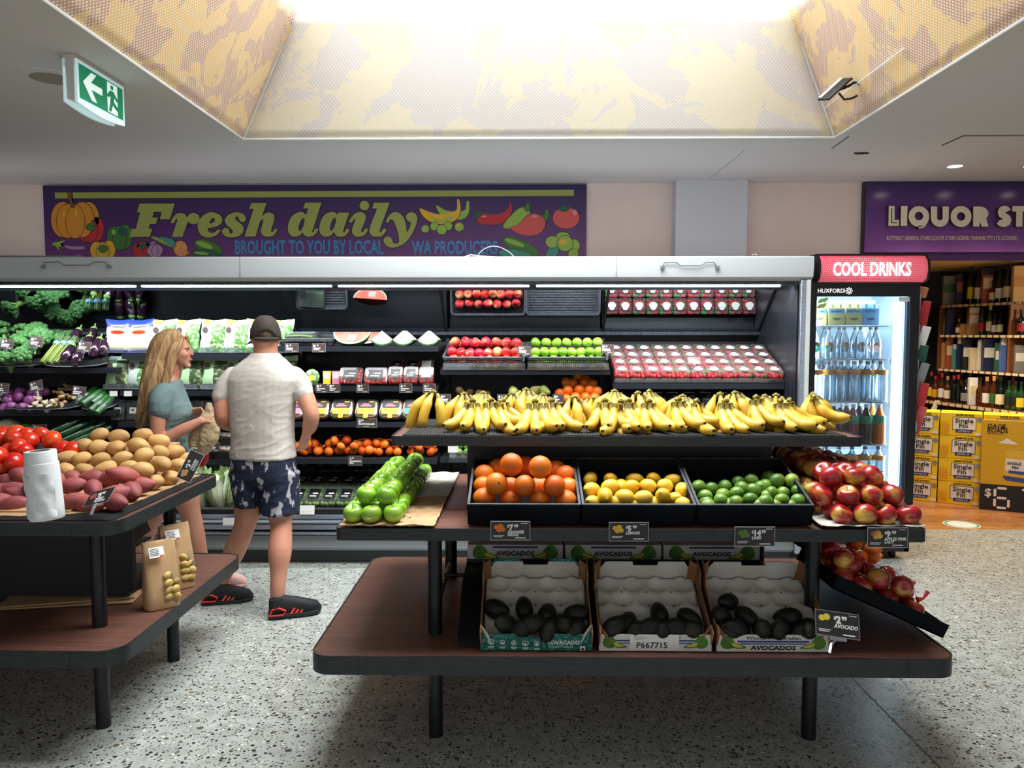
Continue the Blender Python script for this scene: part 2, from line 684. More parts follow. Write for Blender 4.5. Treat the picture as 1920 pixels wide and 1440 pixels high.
tag(shade('printed_shade',B[0],B[3],U[3],U[0],'shade_print_side',1),'orange and mauve printed cloth panel of the skylight shaft beside the exit sign','shade','skylight shades')
tag(shade('printed_shade',B[2],B[1],U[1],U[2],'shade_print_side',1),'orange and mauve printed cloth panel of the skylight shaft carrying the black clip lamp','shade','skylight shades')
tag(shade('printed_shade',B[1],B[0],U[0],U[1],'shade_print_glare',0),'printed cloth panel with glare in its colour at the near end of the skylight shaft','shade','skylight shades')
# thin white hem along the opening
mb=MB()
for p,q in((0,1),(1,2),(2,3),(3,0)):
 mb.tube([B[p]-Vector((0,0,0.004)),B[q]-Vector((0,0,0.004))],0.007,6)
structure(mb.build('trim_2','white_metal'))
# welded corner piping
mb=MB()
for p in(2,3):
 mb.tube([B[p],U[p]],0.008,6)
structure(mb.build('trim_3','white_metal'))
win=thing('window_1',None,None,(0.11,3.62,3.62))
win['kind']='structure'
mb=MB()
mb.box((-1.75,-1.27,0.06),(1.75,1.27,0.08))
mb.build('pane','skylight_pane',win)
mb=MB()
for x in(-1.78,-0.94,0.98,1.78):
 mb.box((x-0.025,-1.27,0.0),(x+0.025,1.27,0.06))
for y in(-1.29,1.29):
 mb.box((-1.8,y-0.03,-0.03),(1.8,y+0.03,0.06))
mb.build('mullion','white_metal',win)
mb=MB()
for lo,hi in(((-1.80,0.955,-0.2),(1.80,1.27,0.0)),((-1.80,-1.27,-0.2),(1.80,-0.955,0.0)),((-1.80,-0.95,-0.2),(-1.43,0.95,0.0)),((1.43,-0.95,-0.2),(1.80,0.95,0.0))):
 mb.box(lo,hi)
mb.build('kerb','white_metal',win)
# ------------------------------------------------------------ liquor store beyond the opening
SHX=Vector((4.62-4.42,7.25-8.35,0)).normalized()
wf=thing('floor_boards',None,None,(0,0,0))
wf['kind']='structure'
mat('floor_wood',srgb(182,128,74),0.25,col2=srgb(150,98,52),scale=5,detail=5,stretch=(1.5,14,14),rnd=0.16,lo=0.35,hi=0.65)
y=6.2
k=0
while y<8.6:
 x=2.6-(k%3)*0.37
 while x<6.2:
  x2=min(x+1.1,6.2)
  mb=MB()
  mb.box((0.0008,0.0008,-0.03),(x2-x-0.0008,0.1192,0.0))
  mb.build('plank','floor_wood',wf,(x,y,0))
  x=x2
 y+=0.12
 k+=1
mb=MB()
mb.box((2.4,6.2,-0.08),(6.2,9.2,-0.03))
mb.build('subfloor','dark_panel',wf)
mb=MB()
mb.box((2.74,WY+0.02,2.27),(6.2,9.2,2.36))
structure(mb.build('ceiling_store','store_ceiling'))
mb=MB()
mb.box((2.6,8.75,0),(6.2,8.9,2.27))
structure(mb.build('wall_store','dark_wall'))
mb=MB()
mb.box((2.74,WY+0.02,0),(2.86,8.75,2.27))
structure(mb.build('wall_store_side','dark_wall'))
mb=MB()
mb.box((2.74,WY,2.2),(6.2,WY+0.12,CZ))
structure(mb.build('wall_header','wall_paint'))
for i,(x,y_,e)in enumerate(((3.95,6.95,26),(3.75,7.9,14),(4.7,6.75,14))):
 lamp('store_downlight','SPOT',(x,y_,2.24),e*4.4,(1.0,0.85,0.65),0.04,spot=R(120),blend=0.8)
lamp('store_fill','POINT',(4.95,6.75,1.85),34,(1.0,0.84,0.62),0.06)  # unseen lamp added to brighten the store ceiling
for i,x in enumerate((3.13,3.68,4.23)):
 t=thing('recessed_downlight',['round recessed downlight in the ceiling, above the first letters of the liquor sign','round recessed downlight in the ceiling cut by the picture edge','round recessed downlight in the ceiling past the picture edge'][i],'downlight',(x,5.72,CZ),group='ceiling downlights by the liquor sign')
 mb=MB()
 mb.lathe([(0.062,0.0),(0.062,-0.005),(0.05,-0.007),(0.05,-0.001)],24)
 mb.build('trim_ring','white_metal',t)
 mb=MB()
 mb.lathe([(0.0,-0.003),(0.05,-0.003)],24)
 mb.build('lens','downlight_glow',t)
 lamp('downlight_lamp','SPOT',(x,5.72,CZ-0.02),60,(1.0,0.82,0.62),0.04,spot=R(110),blend=0.8)
# ------------------------------------------------------------ ceiling fittings
mat('grille_grey',srgb(150,146,138),0.7,bump=0.3,bscale=400)
p=atz(97,145,CZ)
t=thing('ceiling_speaker','round flush ceiling speaker with a grey grille beside the exit sign','speaker',(p.x,p.y,CZ))
mb=MB()
mb.lathe([(0.135,0),(0.132,-0.006),(0.095,-0.008),(0.095,-0.002)],32)
mb.build('rim','ceiling_paint',t)
mb=MB()
mb.lathe([(0.0,-0.009),(0.06,-0.0085),(0.095,-0.006)],32)
mb.build('grille','grille_grey',t)
p=atz(1845,263,CZ)
t=thing('access_panel','square flush access panel in the ceiling above the liquor sign','panel',(p.x,p.y,CZ))
mb=MB()
mb.box((-0.19,-0.115,-0.006),(0.19,0.115,0))
mb.build('panel_leaf','ceiling_paint',t)
mb=MB()
mb.box((-0.2,-0.125,-0.002),(0.2,0.125,0))
mb.build('frame','dark_panel',t)
# small black torn hole cover
p=atz(1613,287,CZ)
t=MB().prism([(-0.05,-0.02),(0.02,-0.028),(0.055,-0.012),(0.055,0.012),(0.03,0.006),(0.025,0.02),(-0.03,0.016)],-0.006,0,'z')
tag(t.build('cable_bracket','black',None,(p.x,p.y,CZ)),'small black cable bracket on the ceiling near the skylight corner','bracket')
mb=MB()
p,q=atz(1560,278,CZ),atz(1592,255,CZ)
d=(q-p).normalized()*0.001
mb.tube([p,q],0.004,6)
structure(mb.build('trim_4','dark_panel'))
mb=MB()
p,q=atz(1333,333,CZ),atz(1395,283,CZ)
mb.tube([p,q],0.0018,4)
structure(mb.build('trim_5','dark_panel'))
# ------------------------------------------------------------ the long refrigerated case
XL,XR=-4.9,1.836
case=thing('refrigerated_case','long black open refrigerated case with a white canopy and steel bumper along the back wall','fridge',(0,5.2,0))
OFF=Vector((0,-5.2,0))
def cpart(mb,name,m,parent=None,**kw):
 """a part of the case: shapes are given in room coordinates"""
 par=parent or case
 mb.v=[(x,y-5.2,z)for x,y,z in mb.v]
 return mb.build(name,m,par,**kw)
mb=MB()
mb.prism([(5.24,0.0),(5.24,0.10),(6.2,0.10),(6.2,0.0)],XL,XR,'x')
cpart(mb,'kick_plate','dark_panel')
mb=MB()
mb.prism([(5.19,0.10),(5.17,0.12),(5.17,0.205),(5.22,0.215),(6.2,0.215),(6.2,0.10)],XL,XR,'x')
cpart(mb,'lower_panel','grey_panel')
mb=MB()
for z0,z1,y0 in((0.215,0.235,5.14),(0.245,0.29,5.155),(0.295,0.315,5.13),(0.315,0.352,5.165)):
 mb.prism([(y0,z0+0.006),(y0,z1-0.006),(y0+0.012,z1),(5.24,z1),(5.24,z0),(y0+0.012,z0)],XL,XR,'x')
cpart(mb,'bumper','steel')
mb=MB()
mb.prism([(5.175,0.352),(5.17,0.385),(5.19,0.395),(5.24,0.375),(5.24,0.352)],XL,XR,'x')
cpart(mb,'front_lip','charcoal')
mb=MB()
x=XL
while x<XR-0.03:
 mb.box((x,5.20,0.372),(x+0.008,5.26,0.382))
 x+=0.02
o=cpart(mb,'air_grille','black',smooth=False)
o['kind']='stuff'
mb=MB()
mb.box((XL,5.24,0.33),(XR,6.15,0.352))
cpart(mb,'deck','charcoal')
mb=MB()
mb.box((XL,6.12,0.35),(XR,6.2,2.08))
cpart(mb,'back_panel','charcoal')
# end wall, with its bright front post
mb=MB()
mb.prism([(5.17,0.10),(5.17,2.06),(6.2,2.06),(6.2,0.10)],XR+0.012,XR+0.05,'x')
cpart(mb,'end_wall','charcoal')
mb=MB()
mb.prism([(5.2,0.35),(5.2,1.93),(6.12,1.93),(6.12,0.35)],XR,XR+0.012,'x')
cpart(mb,'end_lining','brushed_dark')
mb=MB()
mb.box((XR+0.0,5.135,0.10),(XR+0.055,5.17,1.93))
bevel(cpart(mb,'end_post','steel'),0.005)
mb=MB()
mb.box((XR+0.035,5.125,0.36),(XR+0.06,5.135,1.93))
cpart(mb,'post_edge_strip','white_metal')
# canopy
mb=MB()
mb.prism([(5.165,1.925),(5.13,1.95),(5.12,2.0),(5.12,2.075),(5.13,2.085),(6.2,2.085),(6.2,1.98),(5.3,1.94),(5.2,1.925)],XL,XR+0.075,'x')
can=cpart(mb,'canopy','white_plastic')
for x in(-3.62,-1.86,0.62):
 mb=MB()
 mb.box((x-0.001,5.1185,1.955),(x+0.001,5.13,2.083))
 cpart(mb,'seam','grey_panel',can)
mb=MB()
mb.prism([(5.165,1.905),(5.165,1.925),(5.3,1.94),(5.56,1.94),(5.56,1.90),(5.50,1.885),(5.46,1.91),(5.28,1.905)],XL,XR,'x')
cpart(mb,'canopy_soffit','brushed_dark')
mb=MB()
for x0,x1 in((-3.95,-2.65),(-2.6,-1.3),(-1.25,0.05),(0.1,1.75)):
 mb.prism([(5.28,1.905),(5.29,1.895),(5.31,1.895),(5.32,1.905)],x0,x1,'x')
cpart(mb,'strip_lamp','led')
# tilted mirror over the top shelf
mir=MB()
M0,M1=Vector((0,6.02,1.592)),Vector((0,5.64,1.892))
nrm=Vector((0,M1.z-M0.z,-(M1.y-M0.y))).normalized()*-1
for x0,x1 in((XL,-2.88),(-2.86,-1.75),(-1.73,-0.60),(-0.58,0.62),(0.64,XR-0.01)):
 pts=[M0,M1,M1-nrm*0.008,M0-nrm*0.008]
 mir.prism([(p.y,p.z)for p in pts],x0,x1,'x')
cpart(mir,'mirror','mirror_glass',smooth=False)
mb=MB()
mb.prism([(6.0,1.567),(6.0,1.592),(6.12,1.592),(6.12,1.567)],XL,XR,'x')
cpart(mb,'mirror_rail','brushed_dark')
# dark struts between the mirror panels and at the end
for x in(-2.87,-1.74,-0.59,0.63,XR-0.012):
 mb=MB()
 mb.tube([(x,M0.y-0.01,M0.z+0.003),(x,M1.y-0.01,M1.z+0.003)],0.006,6)
 cpart(mb,'mirror_strut','black')
 # shelves: (x0, x1, front y, top z at the front, top z at the back, back y)
mat('shelf_edge',srgb(38,42,50),0.4,0.3)
def shelf(x0,x1,yf,zf,zb=None,yb=6.1,t=0.028,lip=0.03):
 zb=zf if zb is None else zb
 mb=MB()
 mb.prism([(yf,zf),(yf,zf-lip),(yf+0.012,zf-lip),(yf+0.03,zf-t),(yb,zb-t),(yb,zb)],x0,x1,'x')
 o=cpart(mb,'shelf','charcoal')
 mb=MB()
 mb.prism([(yf-0.006,zf+0.004),(yf-0.006,zf-0.034),(yf,zf-0.034),(yf,zf+0.004)],x0,x1,'x')
 cpart(mb,'price_rail','shelf_edge',o)
 return o
 # vegetable bay (left), salad bay, fruit bay, apple bay, berry bay
shelf(XL,-2.88,5.47,1.33,1.42)
shelf(XL,-2.88,5.42,1.03,1.10)
shelf(XL,-2.88,5.34,0.74,0.82)
shelf(-2.86,-1.75,5.50,1.43)
shelf(-2.86,-1.75,5.46,1.17)
shelf(-2.86,-1.75,5.42,0.95)
shelf(-2.86,-1.75,5.36,0.69)
shelf(-1.73,-0.59,5.47,1.485)
shelf(-1.73,-0.59,5.44,1.205)
shelf(-1.73,-0.59,5.40,0.955)
shelf(-1.73,-0.59,5.34,0.705)
shelf(-0.57,0.62,5.42,1.325,1.46)
shelf(-0.57,0.62,5.42,1.045)
shelf(-0.57,0.62,5.36,0.71)
shelf(0.64,XR-0.005,5.41,1.225,1.485)
shelf(0.64,XR-0.005,5.44,1.045)
shelf(0.64,XR-0.005,5.36,0.72)
# bay dividers: dark uprights at the back
for x in(-2.87,-1.74,-0.58,0.63):
 mb=MB()
 mb.box((x-0.015,6.06,0.36),(x+0.015,6.12,1.58))
 cpart(mb,'upright','black')
 # odds and ends on the canopy: two wire hooks and tube pieces
mat('wire_grey',srgb(150,152,155),0.35,0.6)
def canopy_hook(px0,px1,py,label):
 a,b=at(px0,py,5.115),at(px1,py,5.115)
 w=b.x-a.x
 mb=MB()
 mb.tube([(0,0,0),(0.01,-0.012,0.028),(w*0.25,-0.012,0.03),(w*0.32,-0.012,0.008),(w*0.7,-0.012,0.008),(w*0.78,-0.012,0.03),(w*0.93,-0.012,0.03),(w,0,0)],0.0035,6)
 for x in(0.0,w):
  mb.box((x-0.012,-0.016,-0.012),(x+0.012,0.006,0.008))
 tag(mb.build('canopy_handle','wire_grey',None,(a.x,5.117,a.z)),label,'handle','wire handles on the canopy')
canopy_hook(82,205,500,'bent wire handle on the white canopy, below the printed pumpkin')
canopy_hook(1242,1345,501,'bent wire handle on the white canopy, below the white column')
mb=MB()
a=at(0,482,5.2)
mb.tube([(a.x-0.1,5.2,2.095),(at(150,478,5.3).x,5.3,2.102)],0.008,8)
mb.box((at(142,478,5.3).x,5.29,2.087),(at(152,478,5.3).x+0.004,5.31,2.115))
tag(mb.build('curtain_rod','wire_grey'),'thin grey rod with a white end block lying on the canopy','rod')
mb=MB()
c=at(900,485,5.25)
pts=[]
for i in range(14):
 t=i/13
 pts.append((c.x-0.02+0.25*t,5.25,2.092+0.085*math.sin(PI*t)**0.7*(1-0.3*t)))
mb.tube(pts,0.003,6)
mb.tube([(c.x-0.1,5.24,2.094),(c.x-0.06,5.25,2.108),(c.x,5.23,2.096),(c.x+0.1,5.26,2.094)],0.005,6)
tag(mb.build('loose_cable','white_plastic'),'loop of loose white cable lying on top of the canopy','cable')
mb=MB()
c=at(1402,483,5.6)
mb.tube([(c.x,5.6,2.09),(c.x+0.01,5.6,2.13),(c.x+0.05,5.6,2.15),(c.x+0.1,5.6,2.12),(c.x+0.11,5.6,2.09)],0.003,6)
tag(mb.build('loose_cable','wire_grey'),'small arc of grey cable on the canopy beside the white column','cable')
# ------------------------------------------------------------ display tables
def slab(parent,x0,x1,y0,y1,z1,t,r,name='shelf_board'):
 """walnut board with a dark rounded edge band as its own sub-part"""
 mb=MB()
 mb.prism(rrect(x0+0.004,y0+0.004,x1-0.004,y1-0.004,r),z1-t+0.002,z1,'z')
 o=mb.build(name,'walnut',parent)
 band=MB()
 outer=rrect(x0,y0,x1,y1,r,8)
 inner=rrect(x0+0.006,y0+0.006,x1-0.006,y1-0.006,r-0.005,8)
 n=len(outer)
 vs=[(p[0],p[1],z)for z in(z1-t,z1+0.003)for p in outer]+[(p[0],p[1],z)for z in(z1-t,z1+0.003)for p in inner]
 fs=[]
 for i in range(n):
  j=(i+1)%n
  fs+=[(i,j,n+j,n+i),(2*n+i,3*n+i,3*n+j,2*n+j),(n+i,n+j,3*n+j,3*n+i),(i,2*n+i,2*n+j,j)]
 band.add(vs,fs)
 band.build('edge_band','edge_strip',o)
 mb=MB()
 for x in(x0+(x1-x0)*0.07+0.02,x1-(x1-x0)*0.07-0.02):
  mb.box((x-0.0008,y0-0.0006,z1-t),(x+0.0008,y0+0.001,z1+0.0032))
 mb.build('joint','black',o)
 return o
def leg(parent,x,y,z0,z1,r=0.028):
 mb=MB()
 mb.tube([(x,y,z0),(x,y,z1)],r,20)
 return mb.build('leg','black_satin',parent)
tb=thing('display_table','three-tier walnut display table with bananas on top and citrus trays in the middle','display table',(0,0,0))
slab(tb,-0.772,1.572,2.715,3.975,0.413,0.066,0.075)
slab(tb,-0.685,1.478,2.785,3.905,0.864,0.042,0.03)
slab(tb,-0.525,1.36,3.075,3.675,1.165,0.036,0.02)
for x in(-0.337,1.125):
 for y in(2.95,3.63):
  leg(tb,x,y,0,0.347)
  leg(tb,x,y,0.413,0.822)
mb=MB()
mb.box((-0.235,3.32,0.867),(1.075,3.345,1.128))
mb.box((-0.235,3.345,0.867),(-0.21,3.62,1.128))
mb.box((1.05,3.345,0.867),(1.075,3.62,1.128))
mb.build('riser_panel','black',tb)
mb=MB()
mb.tube([(-0.337,2.97,0.50),(-0.337,3.61,0.50)],0.011,8)
mb.tube([(1.125,2.97,0.50),(1.125,3.61,0.50)],0.011,8)
mb.build('cross_rail','black_satin',tb)
mb=MB()
mb.tube([(-0.337,3.3,0.53),(1.125,3.3,0.53)],0.009,8)
mb.build('cross_rail','black_satin',tb)
# dark plinth on the low board that carries the rear cartons
mb=MB()
mb.prism([(2.81,0.417),(3.075,0.577),(3.29,0.582),(3.85,0.585),(3.85,0.417)],-0.24,1.05,'x')
mb.build('plinth','black',tb)
lt=thing('display_table','two-tier walnut display table with potatoes on its upper board, beside the shoppers','display table',(0,0,0))
slab(lt,-3.8,-1.475,2.745,4.02,0.413,0.06,0.09)
slab(lt,-3.72,-1.53,2.86,3.88,0.864,0.05,0.08)
for x in(-1.684,-3.4):
 for y in(3.0,3.63):
  leg(lt,x,y,0,0.353)
  leg(lt,x,y,0.413,0.814)
mb=MB()
mb.box((-3.4,3.27,0.46),(-1.684,3.30,0.76))
mb.build('riser_panel','black',lt)
# black ribbed matting
mat('mat_black',srgb(26,27,29),0.65,bump=0.4,bscale=500)
def ribmat(x0,x1,y0,y1,z,label,n):
 mb=MB()
 mb.box((x0,y0,z),(x1,y1,z+0.003))
 w=(x1-x0)/n
 for i in range(n):
  mb.box((x0+w*(i+0.2),y0,z+0.003),(x0+w*(i+0.75),y1,z+0.006))
 return tag(mb.build('ribbed_mat','mat_black',smooth=False),label,'mat')
ribmat(-0.48,1.30,3.085,3.66,1.167,'ribbed black mat under the bananas',150)
ribmat(-3.6,-1.56,2.885,3.84,0.866,'ribbed black mat under the potatoes and tomatoes',190)
# ------------------------------------------------------------ fruit and vegetables on the two tables
mat('green_apple',srgb(104,158,30),0.28,col2=srgb(142,184,58),scale=9,rnd=0.10,coat=0.25,sss=0.05)
mat('pink_apple',srgb(150,22,28),0.28,col2=srgb(206,168,70),scale=11,detail=3,lo=0.36,hi=0.66,col3=srgb(158,40,34),rnd=0.12,coat=0.25,sss=0.04)
mat('blush_apple',srgb(196,34,44),0.30,col2=srgb(232,190,110),scale=10,detail=2,lo=0.46,hi=0.68,col3=srgb(220,84,74),rnd=0.10,coat=0.2)
mat('orange_peel',srgb(212,98,12),0.45,col2=srgb(224,118,22),scale=6,rnd=0.08,bump=0.28,bscale=420,bdist=0.0015,sss=0.05)
mat('mandarin_peel',srgb(226,92,16),0.42,col2=srgb(238,124,28),scale=6,rnd=0.08,bump=0.2,bscale=300,bdist=0.0015)
mat('lemon_peel',srgb(222,172,34),0.4,col2=srgb(230,190,60),scale=8,rnd=0.06,bump=0.22,bscale=320,bdist=0.0015,sss=0.05)
mat('lime_peel',srgb(66,110,32),0.36,col2=srgb(140,166,64),scale=9,lo=0.4,hi=0.75,rnd=0.16,bump=0.15,bscale=300,bdist=0.001)
mat('avocado_skin',srgb(13,18,14),0.42,spec=0.35,col2=srgb(36,32,20),scale=14,lo=0.4,hi=0.72,rnd=0.2,bump=0.75,bscale=260,bdist=0.003)
mat('potato_skin',srgb(198,156,96),0.6,col2=srgb(170,126,72),scale=12,detail=6,lo=0.45,hi=0.75,rnd=0.09,bump=0.15,bscale=120)
mat('sweet_potato_skin',srgb(166,80,78),0.6,col2=srgb(126,62,68),scale=9,detail=6,lo=0.4,hi=0.7,rnd=0.10,bump=0.2,bscale=80,stretch=(0.5,1,1))
mat('tomato_skin',srgb(206,40,18),0.22,col2=srgb(224,66,24),scale=6,rnd=0.08,coat=0.4)
mat('banana_skin',srgb(216,174,62),0.42,col2=srgb(194,148,42),scale=14,detail=4,lo=0.42,hi=0.75,rnd=0.07,bump=0.08,bscale=60)
mat('banana_stem',srgb(150,140,44),0.6,col2=srgb(96,70,36),scale=50)
mat('banana_tip',srgb(34,24,16),0.8)
mat('stem_brown',srgb(72,52,30),0.8)
mat('leaf_green',srgb(56,110,32),0.6,col2=srgb(86,140,48),scale=20)
mat('sticker_white',srgb(225,225,220),0.4)
mat('pulp_brown',srgb(188,152,112),0.85,col2=srgb(172,134,96),scale=12,detail=5,bump=0.15,bscale=150)
mat('pulp_white',srgb(206,202,192),0.85,col2=srgb(192,187,176),scale=10,bump=0.1,bscale=150)
mat('pulp_grey',srgb(120,122,126),0.85,col2=srgb(108,110,114),scale=10,bump=0.1,bscale=150)
def apple_mb(r,sq=0.92,seed=0):
 g=random.Random(seed)
 prof=[]
 k=13
 for i in range(k+1):
  t=PI*i/k
  x=math.sin(t)**0.9*r
  z=-math.cos(t)*r*sq
  # shoulders higher and wider than the base, dimples at both poles
  x*=1.0+0.05*math.cos(t-2.2)
  top=math.exp(-(math.pi-t)**2*7)
  bot=math.exp(-t**2*9)
  z+=-0.30*r*top+0.16*r*bot
  prof.append((max(x,0)if 0<i<k else 0.0,z))
 mb=MB()
 mb.lathe(prof,18)
 ph=g.random()*6
 out=[]
 for x,y,z in mb.v:
  a=math.atan2(y,x)
  q=1+0.02*math.sin(3*a+ph)+0.025*math.sin(2*a+ph*2)
  out.append((x*q,y*q,z+x*0.05*math.sin(ph)))
 mb.v=out
 return mb
def round_mb(rx,ry,rz,n=18,k=10,seed=0,rough=0.02):
 g=random.Random(seed)
 mb=MB()
 mb.ball((0,0,0),(rx,ry,rz),n,k)
 ph=[g.random()*6 for _ in range(4)]
 out=[]
 for x,y,z in mb.v:
  q=1+rough*(math.sin(x/rx*2.3+ph[0])+math.sin(y/ry*2.1+ph[1])+math.sin(z/rz*2.6+ph[2]))
  out.append((x*q,y*q,z*q))
 mb.v=out
 return mb
def place(proto,loc,rot,label,group=None,s=1.0):
 return dup(proto,loc,rot,label,group,s)
PROTO=[]
def proto_apple(name,m,r,seed,cat='apple',stem=True,sticker=False):
 o=apple_mb(r,0.92,seed).build(name,m)
 tag(o,'x',cat)
 if stem:
  mb=MB()
  mb.tube([(0,0,r*0.45),(r*0.05,0,r*0.8),(r*0.2,r*0.05,r*1.12)],[r*0.035,r*0.03,r*0.045],6)
  mb.build('stem','stem_brown',o)
 if sticker:
  mb=MB()
  T=Matrix.Rotation(R(90),4,'X')
  pts=ell(0,0,r*0.24,r*0.28,14)
  mb.add([(p[0],-r*1.035+(p[0]**2+p[1]**2)*0.5/r,p[1]-r*0.05)for p in pts],[tuple(range(14))])
  mb.build('sticker','sticker_white',o)
 PROTO.append(o)
 return o
def rr(a=180):
 return rng.uniform(-R(a),R(a))
ga=[proto_apple('green_apple','green_apple',0.0375,s)for s in(1,2,3)]
ga_st=proto_apple('green_apple','green_apple',0.0375,4,sticker=True)
# green apples: three columns on the tray, two on top, running back along the board
for col,X,z,n,y0,word in((0,-0.628,0.908,12,2.852,'bottom left line'),(1,-0.556,0.908,12,2.838,'bottom middle line'),(2,-0.480,0.908,13,2.850,'bottom right line'),(3,-0.590,0.966,11,2.895,'upper left line'),(4,-0.512,0.968,12,2.885,'upper right line')):
 for i in range(n):
  p=ga_st if(col,i)in((1,0),(2,3))else ga[rng.randrange(3)]
  tilt=rr(22)if p is not ga_st else 0
  place(p,(X+rng.uniform(-.004,.004),y0+i*0.0745+rng.uniform(-.004,.004),z+rng.uniform(-.002,.002)),(tilt,rr(22)if p is not ga_st else 0,rr()if p is not ga_st else R(-5)),'green apple in the %s of the green pile, %s from the front'%(word,ORD[i]),'green apples on the brown tray')
pa=[proto_apple('pink_apple','pink_apple',0.041,s)for s in(11,12,13,14)]
for col,X,z,n,y0,word in((0,1.185,0.912,10,2.85,'bottom line nearest the limes'),(1,1.268,0.912,11,2.835,'second bottom line from the limes'),(2,1.352,0.912,11,2.838,'third bottom line from the limes'),(3,1.438,0.912,10,2.85,'outermost bottom line'),(4,1.145,0.962,9,2.93,'middle line against the lime bin'),(5,1.226,0.975,10,2.888,'second middle line from the limes'),(6,1.310,0.975,10,2.886,'third middle line from the limes'),(7,1.395,0.975,9,2.90,'outermost middle line'),(8,1.190,1.033,9,2.96,'top line nearest the limes'),(9,1.270,1.036,9,2.935,'middle top line'),(10,1.352,1.034,8,2.97,'outermost top line')):
 for i in range(n):
  place(pa[rng.randrange(4)],(X+rng.uniform(-.005,.005)-0.004*i*(col in(3,7,10)),y0+i*0.083+rng.uniform(-.004,.004),z+rng.uniform(-.003,.003)),(rr(40),rr(40),rr()),'red apple, %s from the front in the %s'%(ORD[i],word),'red apples beside the limes',rng.uniform(0.94,1.03))
def pulp(name,x0,x1,y0,y1,z,pitch,m,label,depth=0.012,wav=0.004,edge=0.008,rad=None):
 """moulded pulp tray: a sheet with rows of shallow cups and a ragged lifted edge"""
 nx=max(8,int((x1-x0)/pitch*5))
 ny=max(8,int((y1-y0)/pitch*5))
 g=random.Random(hash(name)%97+nx)
 vs,fs=[],[]
 rad=rad or pitch*0.42
 for lay in(0,1):
  for j in range(ny+1):
   for i in range(nx+1):
    x,y=x0+(x1-x0)*i/nx,y0+(y1-y0)*j/ny
    row=round((y-y0-pitch/2)/(pitch*0.9))
    cy=y0+pitch/2+row*pitch*0.9
    off=pitch/2 if row%2 else 0
    cx=x0+pitch/2+off+round((x-x0-pitch/2-off)/pitch)*pitch
    d=math.hypot(x-cx,y-cy)/rad
    h=-depth*(math.cos(min(d,1)*PI)+1)/2
    e=min(i,nx-i,j,ny-j)
    if e==0:
     h=edge*(0.35+0.3*math.sin(x*60)+0.3*math.sin(y*55))
    elif e==1:
     h*=0.5
    vs.append((x+(g.uniform(-wav,wav)if e==0 else 0)*0.5,y+(g.uniform(-wav,wav)if e==0 else 0),z+h-lay*0.003))
 W=(nx+1)*(ny+1)
 for j in range(ny):
  for i in range(nx):
   k=j*(nx+1)+i
   fs.append((k,k+1,k+nx+2,k+nx+1))
   fs.append((W+k,W+k+nx+1,W+k+nx+2,W+k+1))
 ring=[i for i in range(nx+1)]+[j*(nx+1)+nx for j in range(1,ny+1)]+[ny*(nx+1)+i for i in range(nx-1,-1,-1)]+[j*(nx+1)for j in range(ny-1,0,-1)]
 for a,b in zip(ring,ring[1:]+ring[:1]):
  fs.append((a,W+a,W+b,b))
 mb=MB()
 mb.add(vs,fs)
 o=mb.build(name,m,angle=60)
 if label:
  tag(o,label,'tray')
 return o
pulp('pulp_tray',-0.668,-0.318,2.775,3.29,0.879,0.074,'pulp_brown','brown moulded pulp tray under the nearer green apples, right side empty')
pulp('pulp_tray',-0.662,-0.315,3.295,3.86,0.881,0.074,'pulp_white','pale moulded pulp tray behind the brown one, under the far green apples')
pulp('pulp_tray',1.095,1.47,2.79,3.30,0.879,0.086,'pulp_white','pale pulp tray under the nearer red apples')
pulp('pulp_tray',1.095,1.47,3.31,3.86,0.879,0.086,'pulp_brown','brown pulp tray under the far red apples')
mb=MB()
mb.tube([(0,0,0),(0.006,0.004,0.004),(0.014,0.006,0.006)],[0.001,0.0012,0.002],6)
p=at(763,958,2.86)
tag(mb.build('apple_stem','stem_brown',None,(p.x,2.86,0.884)),'loose dark apple stem lying on the brown pulp tray','stem')
